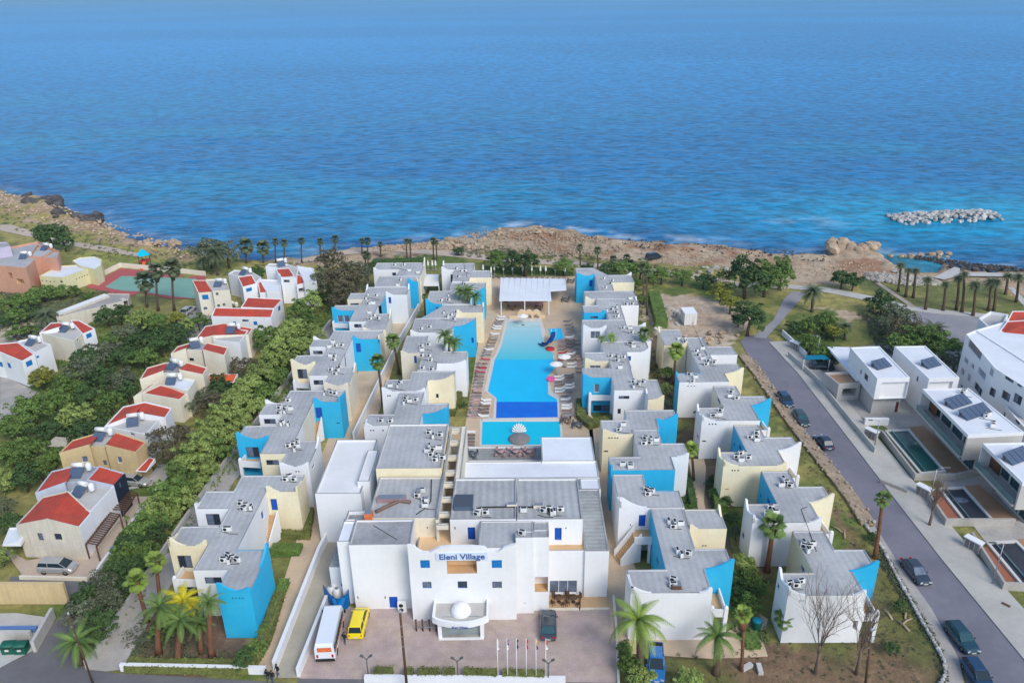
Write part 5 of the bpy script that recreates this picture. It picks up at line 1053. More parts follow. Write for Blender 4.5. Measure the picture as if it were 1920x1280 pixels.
def hedge(pts, wdt, h, kind, label, group=None, dens=26, z=0):
    P = [Vector(p) for p in W(pts, z)]; C, Nn = [], []
    for i in range(len(P)-1):
        a, b_ = P[i], P[i+1]; L = (b_-a).length; n = int(L*(wdt+2*h)*dens); d = (b_-a)/L; nn = Vector((-d.y, d.x))
        for _ in range(n):
            s = rnd.random()*L; t = rnd.random()*(wdt+2*h)
            if t < h: o, zz, nv = -wdt/2, t, -nn
            elif t < h+wdt: o, zz, nv = t-h-wdt/2, h, None
            else: o, zz, nv = wdt/2, t-h-wdt, nn
            q = a+d*s+nn*(o+rnd.uniform(-.08, .08)); C.append((q.x, q.y, z+zz+rnd.uniform(-.1, .06))); Nn.append((nv.x, nv.y, .3) if nv else (0, 0, 1))
    me = quads('foliage', leafcloud(np.array(C), np.array(Nn), .13, .5), [kind]); b = polywall(P, wdt-.12, z, z+h-.08, kind)
    g = thing('hedge', (P[0].x, P[0].y, 0), label, 'hedge', group)
    child('foliage', me, g, (-P[0].x, -P[0].y, 0)); b.obj('core', g); return g
for i, (a, b_) in enumerate([((701,1266),(737,1266)),((757,1268),(776,1268)),((783,1268),(824,1268)),((830,1268),(853,1268)),((870,1268),(932,1270)),((943,1270),(1021,1272))]):
    hedge([a, b_], 1.0, .9, 'leaf_hedge', ['clipped hedge box between the left lamp and the utility pole','clipped hedge box just right of the utility pole','clipped hedge box left of the middle lamp','short clipped hedge box touching the middle lamp','clipped hedge box right of the middle lamp','clipped hedge box under the row of flagpoles'][i], 'clipped hedges on the front wall')
hedge([(240,1252),(470,1256)], 1.5, .9, 'leaf_hedge', 'long low hedge behind the front garden wall at the left')
hedge([(468,1256),(500,1200),(524,1120)], 1.3, 1.1, 'leaf_hedge', 'hedge curving along the walk right of the bright blue block')
hedge([(526,1118),(536,1095)], 1.1, 1.0, 'leaf_mid', 'green hedge strip at the foot of the blue side wall')
hedge([(525,1005),(576,1008),(583,960)], 1.0, .9, 'leaf_hedge', 'hedge around the lawn below the yellow wall')
hedge([(566,1032),(510,1032)], 1.6, .7, 'leaf_mid', 'green hedge on the little lawn before the white stair tower')
hedge([(845,780),(862,735)], 1.6, 1.2, 'leaf_hedge', 'tall hedge wedge between the yellow block and the pool walk')
hedge([(1089,755),(1090,785),(1108,800),(1150,788)], 1.6, 1.0, 'leaf_hedge', 'curved hedge around the cyan balcony block')
hedge([(905,510),(935,510),(1075,514)], 2.0, 1.3, 'leaf_dark', 'dark hedge behind the row of closed parasols')
hedge([(1225,560),(1240,615)], 2.6, 2.0, 'leaf_mid', 'tall green hedge between the hotel and the vacant lot')
hedge([(1290,905),(1300,950)], 1.0, 1.0, 'leaf_dark', 'thin dark hedge along the path between the right rows')
hedge([(1345,930),(1350,960)], 1.6, 1.4, 'leaf_mid', 'thick green hedge at the foot of the yellow front wall')
hedge([(1395,1205),(1422,1205)], 2.0, .8, 'leaf_mid', 'low green hedge beside the front fan palm')
hedge([(700,498),(800,494)], 2.0, 1.5, 'leaf_dark', 'dark hedge behind the farthest left white block')
# ---------------------------------------------------------------- palms
def feather(L=1., droop=.75, n=26, wl=.21, rise=.45):
    V_ = []
    P = [Vector((L*t*(1-.12*t), 0, L*(rise*t-droop*t*t))) for t in np.linspace(0, 1, n)]
    for i in range(n-1):
        a, b_ = P[i], P[i+1]; wd = .018*(1-i/n)+.004; V_ += [(a.x, -wd, a.z), (b_.x, -wd, b_.z), (b_.x, wd, b_.z), (a.x, wd, a.z)]
    for i in range(2, n):
        t = i/n; l = wl*math.sin(math.pi*min(1, .15+t*.88))**.6; a = P[i]; d = (P[min(i+1, n-1)]-P[i-1]).normalized()
        for sg in (-1, 1):
            for kk in (0, .5):
                aa = a-d*(kk*L/n); tip = aa+d*l*.55+Vector((0, sg*l*.8, -l*.38)); w_ = d*.0105
                V_ += [tuple(aa-w_), tuple(aa+w_), tuple(tip+w_*.3), tuple(tip-w_*.3)]
    return np.array(V_)
def fanleaf(n=13, pet=.5, r=.55, sp=1.25):
    V_ = [(0, -.02, 0), (pet, -.012, .02), (pet, .012, .02), (0, .02, 0)]
    for k in range(n):
        a = -sp+2*sp*k/(n-1); l = r*(1-.18*abs(a)); d = Vector((math.cos(a), math.sin(a), -.12)); m_ = Vector((pet, 0, .02)); s_ = Vector((-math.sin(a), math.cos(a), 0))
        mid = m_+d*l*.6; tip = m_+d*l+Vector((0, 0, -l*.35)); V_ += [tuple(m_), tuple(mid-s_*.07), tuple(tip), tuple(mid+s_*.07)]
    return np.array(V_)
def rot(V_, yaw, pitch, s=1):
    Mx = np.array((Matrix.Rotation(yaw, 3, 'Z') @ Matrix.Rotation(-pitch, 3, 'Y'))); return (V_*s) @ Mx.T
FE = [feather(1.1, 1.0, rise=.55), feather(1.1, 1.25, rise=.75), feather(1.05, .7, rise=.35)]; FN = fanleaf()
def palmcrown(kind, mat, seed):
    r0 = random.Random(seed); A_ = []; n = {'date': 44, 'fan': 46, 'queen': 24}[kind]
    for k in range(n):
        yaw = k*2.4+r0.uniform(-.2, .2)
        if kind == 'fan': el = math.sin(k/n*3.3-1.3)*1.25; A_.append(rot(FN, yaw, el, r0.uniform(.85, 1.1)))
        else: el = -.5+1.6*(k/n); A_.append(rot(FE[k % 3], yaw, el, r0.uniform(.85, 1.1)))
    return quads('crown', np.concatenate(A_), [mat])
PCR = {(k, m_): [palmcrown(k, m_, i) for i in range(2)] for k, m_ in (('date', 'palm_grey'), ('date', 'palm_green'), ('fan', 'palm_green'), ('fan', 'palm_bright'), ('fan', 'palm_grey'), ('queen', 'palm_green'), ('queen', 'palm_bright'))}
def palm(cx, cy, bx, by, kind, mat, wpx, label, group, trunk=.22, tm='bark', near=False, skirt=False, z=0):
    q = at(bx, by, z); t = zat(cx, cy, q[1]); hgt = max(t[2]-z, .8); dx = t[0]-q[0]
    dist = math.sqrt(q[0]**2+q[1]**2+(H-hgt)**2); r = wpx/2*dist/F
    g = thing('palm_tree', q, label, 'palm tree', group); b = MB()
    prof = [(Vector((dx*(k/6)**1.4, 0, hgt*k/6))) for k in range(7)]; b.tube([(0, 0, -.2)]+[tuple(p) for p in prof[1:]], [trunk*(1.35 if k == 0 else 1-.28*k/6) for k in range(7)], tm, 8); b.obj('trunk', g, local=True)
    if skirt: b = MB(); b.tube([(dx*.8, 0, hgt*.72), (dx*.9, 0, hgt*.86), (dx, 0, hgt*1.0)], [trunk*1.2, trunk*2.6, trunk*2.2], tm, 9); b.obj('dry_skirt', g, local=True)
    if near:
        me = [quads('frond', V_, [mat]) for V_ in (FE if kind != 'fan' else [FN])]; n = {'fan': 30, 'queen': 20, 'date': 34}[kind]
        for k in range(n):
            el = (math.sin(k/n*3.3-1.2)*1.2) if kind == 'fan' else -.45+1.5*k/n
            child('frond', me[k % len(me)], g, (dx, 0, hgt), (0, -el, k*2.4+rnd.uniform(-.2, .2)), r*rnd.uniform(.85, 1.1)*(1.0 if kind == 'fan' else 1.1))
    else: child('crown', rnd.choice(PCR[(kind, mat)]), g, (dx, 0, hgt), (0, 0, rnd.uniform(0, 6)), r*1.05)
    return g
SG = 'palms along the sea front'
for cx, cy, by, w_ in [(461,462,492,30),(493,465,492,28),(516,453,490,13),(533,456,492,15),(565,452,492,14),(600,453,478,14),(628,448,476,15),(678,452,476,12),(689,452,478,15),(713,458,480,11),(762,453,484,12),(769,453,484,10),(812,452,486,14),(818,455,488,10)]:
    palm(cx, cy, cx+1, by, 'fan', 'palm_grey', w_, ('bushy' if w_ > 20 else 'slim')+' sea edge palm behind the '+min(BLD, key=lambda t: abs(t[0].x-at(cx, by)[0])+abs(t[0].y-at(cx, by)[1]))[1].replace('the ', '', 1), SG, .22, skirt=w_ > 20)
for cx, cy, by, w_, kd in [(404,476,516,44,'date'),(272,528,575,36,'fan'),(293,508,582,30,'fan'),(323,503,582,34,'fan'),(380,490,512,30,'date')]:
    palm(cx, cy, cx+4, by, kd, 'palm_grey', w_, 'tall palm beside the tennis court', 'palms by the tennis court', .3, skirt=True)
palm(88,594,90,618,'date','palm_grey',44,'bushy palm at the left end of the long low building',None,.3)
for cx, cy, by, w_ in [(685,478,530,16),(690,480,535,14),(1087,464,498,14),(1120,470,503,16),(1150,486,505,16),(1175,484,505,16),(1182,494,520,16),(1205,500,560,14),(1212,512,590,14)]:
    palm(cx, cy, cx+1, by, 'fan', 'palm_grey', w_, 'slim palm standing behind the far hotel blocks', 'slim palms behind the far blocks', .2)
palm(747,518,750,548,'fan','palm_green',16,'small fan palm beside the tall narrow cyan wall',None,.18)
palm(796,556,798,612,'fan','palm_green',12,'thin leaning palm before the blue wedge wall',None,.2)
palm(737,640,748,700,'fan','palm_green',30,'tall fan palm in the left courtyard near the white stair wall',None,.25)
palm(708,678,718,758,'fan','palm_green',30,'tall thin fan palm leaning over the left courtyard walk',None,.25)
palm(1208,626,1206,700,'fan','palm_green',26,'fan palm behind the white rear wall of the inner right row',None,.28)
palm(1268,658,1262,720,'fan','palm_bright',32,'fan palm with bright crown before the pale yellow far right block',None,.25)
palm(1296,843,1300,900,'fan','palm_bright',30,'small fan palm between the two right rows near the brown path',None,.22)
palm(1450,985,1438,1070,'fan','palm_green',52,'tall fan palm with red brown trunk before the long white block',None,.36,'bark_red',True)
palm(1655,935,1640,1045,'fan','palm_green',32,'tall leaning fan palm on the stone bank beside the street',None,.28,'bark_red',True)
palm(1393,1152,1390,1255,'fan','palm_bright',34,'slim fan palm with hanging crown by the green bin',None,.2,'bark_red',True,True)
palm(1471,1160,1466,1195,'fan','palm_green',38,'short fan palm at the corner of the right front block',None,.3,'bark_red',True)
palm(1197,1165,1200,1262,'queen','palm_bright',106,'big feathery palm with arching yellow green fronds beside the blue pickup',None,.42,'bark',True)
palm(1345,1195,1342,1262,'queen','palm_green',76,'feathery palm before the front right white wall',None,.4,'bark',True)
palm(256,1088,276,1165,'fan','palm_bright',40,'leaning fan palm by the west lane wall, lower of the pair',None,.26,'bark_red',True)
palm(293,1052,302,1130,'fan','palm_bright',38,'leaning fan palm by the west lane wall, upper of the pair',None,.26,'bark_red',True)
palm(345,1128,345,1170,'queen','palm_yellow',70,'palm with bright yellow crown before the front left block',None,.3,'bark_red',True)
palm(392,1130,398,1232,'queen','palm_green',50,'green palm right of the yellow palm by the front left block',None,.34,'bark_red',True)
palm(300,1140,298,1225,'queen','palm_green',70,'drooping palm at the left of the front garden',None,.34,'bark_red',True)
palm(340,1165,335,1240,'queen','palm_green',64,'drooping palm in the middle of the front garden',None,.34,'bark_red',True)
palm(375,1170,378,1222,'queen','palm_green',50,'short drooping palm beside the middle garden palm',None,.3,'bark_red',True)
palm(145,1205,152,1245,'queen','palm_green',70,'young palm on the triangle between street and west lane',None,.3,'bark',True)
for cx, cy, w_ in [(876,548,38),(890,556,30),(862,545,26)]:
    palm(cx, cy, cx, cy+16, 'queen', 'palm_green', w_*1.2, 'bushy palm on the planter terrace before the turquoise end wall', 'planter palms, far pair', .2, z=6.4)
for cx, cy, w_ in [(834,628,34),(852,642,30),(842,640,30)]:
    palm(cx, cy, cx, cy+16, 'queen', 'palm_green', w_*1.2, 'bushy palm on the planter terrace beside the cyan swooping wall', 'planter palms, near pair', .2, z=6.4)
for cx, cy, w_ in [(1146,632,26),(1128,634,20)]:
    palm(cx, cy, cx, cy+8, 'queen', 'palm_bright', w_, 'small terrace palm on the inner right white block', 'terrace palms on the inner right block', .15, z=6.4)
for cx, cy, by, w_ in [(1689,498,546,20),(1703,507,556,16),(1717,508,558,18),(1740,525,580,20),(1773,533,582,18),(1798,522,580,20),(1808,515,585,20),(1829,535,592,26),(1858,530,582,26),(1868,530,582,24),(1890,518,552,20),(1910,520,566,24),(1935,530,575,24)]:
    palm(cx, cy, cx-5, by, 'date', 'palm_grey', w_, {1689:'leftmost',1703:'second',1717:'third',1740:'fourth, shorter',1773:'fifth, small',1798:'sixth, tall',1808:'seventh',1829:'eighth, wide crowned',1858:'ninth',1868:'tenth',1890:'eleventh, slim',1910:'twelfth',1935:'rightmost'}[cx]+' date palm on the lawn behind the tidal pool', 'date palms on the lawn', .32)
palm(1524,548,1522,584,'date','palm_grey',44,'date palm at the fork of the coast track',None,.35)
palm(1584,614,1584,636,'date','palm_grey',36,'short palm in the sandy circle',None,.3)
palm(1750,620,1748,650,'date','palm_grey',48,'bushy palm beside the car park',None,.35)
# bare trees
def bare(x, y, top, wpx, label, seed):
    q = at(x, y); t = zat(x, top, q[1]); hgt = t[2]; r = wpx/2*math.sqrt(q[0]**2+q[1]**2+H*H)/F; g = thing('bare_tree', q, label, 'tree'); r0 = random.Random(seed)
    b = MB(); b.tube([(0, 0, -.1), (.05, 0, hgt*.2), (.0, .05, hgt*.36)], [.2, .16, .13], 'twig', 8); b.obj('trunk', g, local=True); b = MB()
    def grow(p, d, l, rad, dep):
        q1 = p+d*l*.5+Vector((r0.uniform(-.05, .05), r0.uniform(-.05, .05), 0))*l; q2 = p+d*l; b.tube([tuple(p), tuple(q1), tuple(q2)], [rad, rad*.8, rad*.6], 'twig', 4, False)
        if dep == 0: return
        for k in range(3):
            dd = (d+Vector((r0.uniform(-.55, .55), r0.uniform(-.55, .55), r0.uniform(-.05, .35)))).normalized(); grow(q2 if k else q1, dd, l*r0.uniform(.6, .8), rad*.6, dep-1)
    for k in range(9):
        a = k*2.4; o = r0.uniform(.15, .55)*r/hgt*2.2; grow(Vector((0, 0, hgt*(.2+.02*k))), Vector((math.cos(a)*o, math.sin(a)*o, 1)).normalized(), hgt*.3, .055, 3)
    b.obj('branches', g, local=True)
bare(1528, 1262, 1112, 110, 'large bare leafless tree before the right front block', 4)
bare(1605, 1262, 1122, 64, 'smaller bare tree near the pillar of the right front block', 9)
bare(1742, 985, 905, 22, 'thin bare sapling at the gate of the first empty villa pool', 3)
# undergrowth (low ground plants nobody could count)
def undergrowth(pts, n, kind, s0=.35, s1=.9, leaf=.16):
    P = W(pts); xs = [p[0] for p in P]; ys = [p[1] for p in P]; X1 = npr.uniform(min(xs), max(xs), n*4); Y1 = npr.uniform(min(ys), max(ys), n*4); k = inpoly(X1, Y1, P); X1, Y1 = X1[k][:n], Y1[k][:n]
    K = 16; S_ = npr.uniform(s0, s1, len(X1)); d = npr.normal(0, 1, (len(X1), K, 3)); d /= np.linalg.norm(d, axis=2)[..., None]; d[..., 2] = np.abs(d[..., 2])
    C = np.stack([X1, Y1, np.zeros(len(X1))], -1)[:, None]+d*S_[:, None, None]*np.array([1, 1, .7]); me = quads('undergrowth', leafcloud(C.reshape(-1, 3), d.reshape(-1, 3), leaf, .6), [kind])
    o = link(bpy.data.objects.new('undergrowth', me)); o['kind'] = 'stuff'
undergrowth([(180,590),(420,590),(440,600),(330,660),(300,720),(240,800),(160,840),(60,900),(0,940),(0,760),(60,740),(120,660)], 900, 'leaf_mid', .3, .9, .2)
undergrowth([(600,560),(640,590),(560,720),(440,880),(330,1020),(180,1230),(140,1230),(200,1110),(290,960),(400,780),(520,640)], 1000, 'leaf_mid', .4, 1.1, .2)
undergrowth([(230,1190),(330,1120),(400,1210),(470,1245),(240,1245)], 220, 'leaf_olive', .15, .5, .12)
undergrowth([(0,500),(80,560),(200,545),(240,560),(100,600),(60,650),(0,620)], 600, 'leaf_olive', .3, .8, .2)
undergrowth([(1480,605),(1560,590),(1575,625),(1545,655),(1600,668),(1560,690),(1480,640)], 420, 'leaf_mid', .2, .7, .16)
undergrowth([(1610,585),(1650,600),(1730,660),(1720,690),(1650,660)], 300, 'leaf_olive', .25, .8, .18)
undergrowth([(1620,560),(1720,590),(1760,650),(1700,660),(1650,620)], 260, 'leaf_olive', .3, 1.0, .2)
undergrowth([(1290,860),(1300,1000),(1400,1120),(1440,1200),(1380,1200),(1350,1080),(1300,1010),(1270,960)], 260, 'leaf_mid', .2, .6, .13)
undergrowth([(1200,620),(1260,700),(1270,790),(1250,790),(1225,720),(1190,650),(1170,520),(1215,540)], 260, 'leaf_olive', .2, .7, .15)
undergrowth([(0,380),(200,440),(480,490),(640,490),(420,520),(150,480),(0,420)], 500, 'leaf_olive', .2, .7, .18)
undergrowth([(850,455),(1100,475),(1180,490),(1360,520),(1380,540),(1100,495),(850,480)], 420, 'leaf_olive', .2, .7, .18)
undergrowth([(1390,690),(1500,820),(1640,1030),(1740,1180),(1770,1280),(1150,1290),(1170,1235),(1450,1205),(1640,1190),(1560,960),(1440,780)], 500, 'leaf_olive', .08, .3, .08)
undergrowth([(1625,985),(1668,1050),(1720,1140),(1765,1215),(1778,1275),(1766,1278),(1750,1215),(1700,1135),(1650,1055)], 260, 'leaf_olive', .15, .45, .1)
# ================================================================ POOLS AND DECK
def sheet3(name, pts, z, mat): return sheet(name, pts, z, mat)
sheet('pool_rim', [(899,836),(1056,836),(1053,783),(1048,783),(1049,742),(1034,733),(1028,700),(1040,668),(1018,660),(1022,620),(1015,596),(948,596),(938,640),(927,668),(921,672),(908,732),(927,746),(924,786),(900,786)], .03, 'pool_tile')
sheet('swimming_pool', [(903,833),(1052,833),(1049,790),(905,790)], .06, 'water_front')
sheet('swimming_pool', [(930,786),(1046,786),(1045,753),(931,753)], .06, 'water_deep')
sheet('swimming_pool', [(931,753),(1045,753),(1044,748),(1028,739),(1027,705),(1040,690),(1038,674),(928,674),(915,733),(931,746)], .064, 'water_cyan')
sheet('swimming_pool', [(928,674),(1038,674),(1036,660),(1024,657),(1018,640),(1011,603),(953,603),(940,650)], .068, 'water_pale')
sheet('paddling_pool', [(1028,616),(1052,615),(1058,634),(1035,640)], .06, 'water_cyan')
b = MB(); x0, y0 = at(905, 788)[:2]; x1 = at(1049, 788)[0]; b.box(((x0+x1)/2, y0, .12), (x1-x0, .55, .3), 'pool_tile'); tag(b.obj('pool_divider'), 'pale low wall between the front pool and the deep blue pool', 'pool wall')
sheet('villa_lawn', [(1652,822),(1663,806),(1725,887),(1700,886)], .028, 'lawn_green')
for nm, ps, deck_, tn in [('green', [(1661,807),(1704,805),(1771,882),(1727,886)], [(1704,800),(1732,798),(1822,886),(1772,886)], 'water_green'), ('a', [(1762,915),(1807,913),(1862,975),(1812,979)], [(1808,910),(1836,908),(1912,976),(1864,978)], 'pool_dark'), ('b', [(1852,1016),(1906,1014),(1980,1090),(1920,1098)], [(1906,1010),(1940,1008),(2000,1090),(1982,1090)], 'pool_dark')]:
    sheet('pool_deck', deck_, .02, 'deck_wood'); P = W(ps, .3)
    g = thing('villa_pool', (P[0][0], P[0][1], 0), {'green': 'rectangular villa pool half filled with murky green water', 'a': 'empty dark villa pool with a puddle of water, upper of the two', 'b': 'empty dark villa pool, lower one at the right picture edge'}[nm], 'pool')
    polywall([Vector(p) for p in P+[P[0]]], .35, 0, .34, 'pool_tile').obj('rim', g); b = MB(); b.prism(P, .02, .12, tn); b.obj('basin', g)
    a_, b_, c_, d_ = [Vector(p) for p in P]; e1, e2 = a_.lerp(b_, .24), d_.lerp(c_, .24); polywall([e1, e2], .12, .1, .36, 'glass_rail').obj('glass_divider', g)
    if nm == 'green': b = MB(); b.prism([a_.lerp(b_, .45), a_.lerp(b_, .98), b_.lerp(c_, .3), b_.lerp(c_, .3).lerp(e1, .5)], .121, .13, 'teal_glass'); b.obj('deep_end', g)
    if nm == 'a': b = MB(); q = a_.lerp(c_, .35); b.lathe([(.01, .002), (1.1, 0)], (q.x+.4, q.y, .135), 'glass_curtain', 14, .6); b.obj('puddle', g)
sheet('planting_bed', [(1738,935),(1760,916),(1810,979),(1778,979)], .032, 'terracotta'); sheet('planting_bed', [(1842,1030),(1852,1018),(1918,1098),(1880,1098)], .032, 'terracotta')
# pavilion
pv = thing('pavilion', at(985, 565), 'white flat roofed open pavilion bar at the head of the pool', 'pavilion')
P = W([(936,563),(1034,563),(1032,545),(1062,543),(1060,523),(939,521)], 3.4); b = MB(); b.prism(P, 3.2, 3.45, 'white_roof2'); b.obj('roof', pv)
for k in range(9): b = MB(); a_ = Vector(P[0]).lerp(Vector(P[1]), (k+.5)/9); c_ = Vector(P[5]).lerp(Vector(P[4]), (k+.5)/9*.8); b.tube([(a_.x, a_.y, 3.47), (c_.x, c_.y, 3.47)], .035, 'pole_white', 4); b.obj('roof_seam', pv)
for x, y in [(940,590),(984,590),(1029,590),(941,545),(1030,545),(985,560)]: q = at(x, y); b = MB(); b.box((q[0], q[1], 1.6), (.22, .22, 3.2), 'pole_white'); b.obj('post', pv)
b = MB(); q0, q1 = at(945, 566), at(1026, 566); b.box(((q0[0]+q1[0])/2, q0[1], 1.2), (q1[0]-q0[0], .5, 2.4), 'wood'); b.box(((q0[0]+q1[0])/2, q0[1]-2.5, .55), ((q1[0]-q0[0])*.8, .7, 1.1), 'cushion_pink'); b.obj('bar_counter', pv)
ar = thing('arched_wall', at(990, 597), 'low peach wall with three round arches at the shallow pool end', 'wall'); q = at(990, 597); b = MB(); arches = [at(x, 594)[0] for x in (978, 991, 1005)]
xl, xr = at(955, 597)[0], at(1022, 597)[0]; top = lambda x: .5+1.5*max([math.sqrt(max(0, 1-((x-a)/1.0)**2)) for a in arches]+[.25*max(0, 1-abs((x-(xl+xr)/2)/((xr-xl)/2)))])
N_ = 60; yy = q[1]
for k in range(N_):
    xa_, xb_ = xl+(xr-xl)*k/N_, xl+(xr-xl)*(k+1)/N_; xm = (xa_+xb_)/2; inn = min(abs(xm-a) for a in arches); z0 = math.sqrt(max(0, .62**2-inn**2))*1.7 if inn < .62 else 0
    for yk, m_ in ((yy, 1), (yy+.35, -1)): b.face([(xa_, yk, z0), (xb_, yk, z0), (xb_, yk, top(xb_)), (xa_, yk, top(xa_))][::m_], 'peach')
    b.face([(xa_, yy, top(xa_)), (xb_, yy, top(xb_)), (xb_, yy+.35, top(xb_)), (xa_, yy+.35, top(xa_))], 'cream')
b.obj('masonry', ar)
pl = thing('pergola', at(806, 533), 'white flat roofed pergola between the two farthest left blocks', 'pergola'); P = W([(790,535),(823,535),(822,514),(797,514)], 3.0); b = MB(); b.prism(P, 2.8, 3.0, 'white_roof'); b.obj('roof', pl)
for p in P: b = MB(); b.box((*p, 1.4), (.2, .2, 2.8), 'pole_white'); b.obj('post', pl)
# fountain stage in the front pool
fs = thing('fountain_stage', at(974, 830), 'round dark stage with a white shell fan standing in the front pool', 'fountain'); q = at(974, 832); b = MB()
b.lathe([(1.7, 0), (1.7, .35), (1.5, .5), (.01, .9)], (q[0], q[1]+1.2, 0), 'plastic_grey', 20); b.obj('stage', fs); b = MB()
for k in range(9):
    a = math.pi*(k+.5)/9; c = (q[0], q[1]+2.9, .4); a0, a1 = math.pi*k/9+.03, math.pi*(k+1)/9-.03
    b.face([c, (c[0]+1.1*math.cos(a0), c[1]+.15, c[2]+1.4*math.sin(a0)), (c[0]+1.2*math.cos(a), c[1]+.3, c[2]+1.55*math.sin(a)), (c[0]+1.1*math.cos(a1), c[1]+.15, c[2]+1.4*math.sin(a1))], 'canvas')
b.obj('shell_fan', fs)
# slide
sl_ = thing('pool_slide', at(1030, 640), 'dark blue water slide curving into the shallow pool', 'water slide'); b = MB()
pts = [at(1038, 622, 2.0), at(1036, 633, 1.7), at(1030, 642, 1.1), at(1022, 647, .5), at(1012, 644, .15)]
for k in range(4):
    a_, c_ = Vector(pts[k]), Vector(pts[k+1]); d = (c_-a_); nn = Vector((-d.y, d.x, 0)).normalized()*.45; up = Vector((0, 0, .3))
    b.face([a_-nn, c_-nn, c_+nn, a_+nn], 'slide_blue'); b.face([a_-nn, a_-nn+up, c_-nn+up, c_-nn], 'slide_blue'); b.face([a_+nn, c_+nn, c_+nn+up, a_+nn+up], 'slide_blue')
b.obj('chute', sl_); b = MB(); p0 = pts[0]
for dx in (-.45, .45): b.tube([(p0[0]+dx, p0[1], 0), (p0[0]+dx, p0[1], 2.6)], .05, 'pole_white', 6)
for k in range(6): b.box((p0[0], p0[1]+.1, .3+.3*k), (.9, .15, .05), 'pole_white')
b.obj('ladder', sl_)
# parasols
def parasol(x, y, label, group=None, r=1.25, h=2.5, closed=False, mat='canvas'):
    g = thing('parasol', at(x, y), label, 'parasol', group); b = MB(); b.tube([(0, 0, 0), (0, 0, h)], .04, 'pole_white', 6); b.obj('pole', g, local=True); b = MB()
    b.lathe([(.26, h*.5), (.22, h*.8), (.06, h+.1)] if closed else [(r, h-.35), (r*.55, h-.12), (.03, h+.15)], (0, 0, 0), mat, 8); b.obj('canopy', g, local=True); b = MB(); b.lathe([(.35, 0), (.35, .12), (.05, .14)], (0, 0, 0), 'plastic_grey', 10); b.obj('base', g, local=True); return g
parasol(1058, 688, 'round white parasol right of the cyan pool, upper of two'); parasol(1043, 702, 'round white parasol at the cyan pool edge, lower of two'); parasol(981, 610, 'cream parasol standing in the shallow end before the arches', r=1.2)
for i, x in enumerate([906, 927, 944, 961, 980, 997, 1013, 1023, 1041, 1059]): parasol(x, 514 + i*.35, 'closed white parasol in the row on the sea side terrace', 'closed parasols on the sea side terrace', closed=True)
for x in (803, 811, 817): parasol(x, 506, 'closed white parasol between the two farthest left blocks', 'closed parasols between the far blocks', closed=True)
# loungers and tables
def lounger_proto(mat):
    g = thing('sun_lounger', (0, 0, 0), 'x', 'sun lounger'); b = MB(); b.box((0, 0, .28), (1.3, .6, .07), mat); b.obj('seat', g, local=True)
    b = MB(); b.box((-.85, 0, .45), (.62, .6, .06), mat, ry=R(32)); b.obj('backrest', g, local=True); b = MB(); b.box((-.1, .28, .22), (1.8, .05, .05), 'pole_white'); b.box((-.1, -.28, .22), (1.8, .05, .05), 'pole_white')
    for a in (-.7, .55):
        for c in (-.27, .27): b.box((a, c, .11), (.05, .05, .22), 'pole_white')
    b.obj('frame', g, local=True); return g
LP = {}
def lounger(x, y, rz, mat, label, group):
    if mat not in LP: o = LP[mat] = lounger_proto(mat)
    else: o = copy_tree(LP[mat])
    o.location = at(x, y); o.rotation_euler[2] = rz; o['label'] = label; o['group'] = group; return o
def lrow(p0, p1, n, rz, label, group, mats=('plastic_grey', 'plastic_brown', 'canvas'), jit=1.2):
    for i in range(n):
        t = i/(n-1); mt = mats[rnd.randrange(len(mats))]
        lounger(p0[0]+(p1[0]-p0[0])*t+rnd.uniform(-jit, jit)*.4, p0[1]+(p1[1]-p0[1])*t, rz+rnd.uniform(-.12, .12), mt, label+({'plastic_grey': ', grey one', 'plastic_brown': ', brown one', 'canvas': ', cream one', 'cushion_pink': ', dusty pink one', 'cushion_red': ', red one'}[mt]), group)
lrow((882,844), (884,812), 6, 0, 'sun lounger left of the front pool', 'loungers left of the front pool')
lrow((890,782), (906,684), 17, 0, 'sun lounger on the outer line left of the main pool', 'loungers left of the main pool', ('plastic_grey', 'plastic_brown', 'cushion_pink', 'plastic_grey'))
lrow((909,782), (914,752), 6, .1, 'sun lounger by the left corner of the deep blue pool', 'loungers by the deep pool corner')
lrow((904,700), (912,676), 4, 0, 'sun lounger beside the cyan pool left edge', 'red loungers', ('cushion_red', 'cushion_pink', 'plastic_grey'))
lrow((915,668), (930,628), 8, .2, 'sun lounger left of the pale shallow pool', 'loungers left of the shallow pool')
lrow((933,618), (942,596), 6, .1, 'sun lounger beside the left deck of the shallow end', 'loungers at the shallow end')
lrow((1066,628), (1070,690), 11, 3.14, 'sun lounger in the middle line right of the pool', 'loungers right of the pool, middle line', ('plastic_brown', 'cushion_pink', 'plastic_brown', 'canvas'))
lrow((1052,640), (1052,676), 7, 3.14, 'sun lounger in the inner line right of the shallow pool', 'loungers right of the pool, inner line', ('plastic_brown', 'cushion_pink', 'cushion_red'))
lrow((1080,640), (1086,700), 9, 3.14, 'sun lounger in the outer line near the white block', 'loungers right of the pool, outer line', ('plastic_brown', 'cushion_pink', 'plastic_grey'))
lrow((1046,708), (1048,736), 6, 3.14, 'sun lounger on the round deck right of the cyan pool', 'loungers on the round deck')
lrow((1064,706), (1066,735), 6, 3.14, 'sun lounger behind the round deck right of the pool', 'loungers behind the round deck')
lrow((1058,745), (1062,784), 8, 3.14, 'sun lounger right of the deep blue pool', 'loungers right of the deep pool')
lrow((1062,604), (1068,624), 4, 3.14, 'sun lounger right of the paddling pool', 'loungers right of the paddling pool', ('plastic_grey', 'plastic_grey'))
for i in range(16): lounger(905+i*10.2, 519.5+i*.3, 1.57, 'plastic_grey', 'grey sun lounger on the sea side terrace behind the pavilion', 'loungers on the sea side terrace')
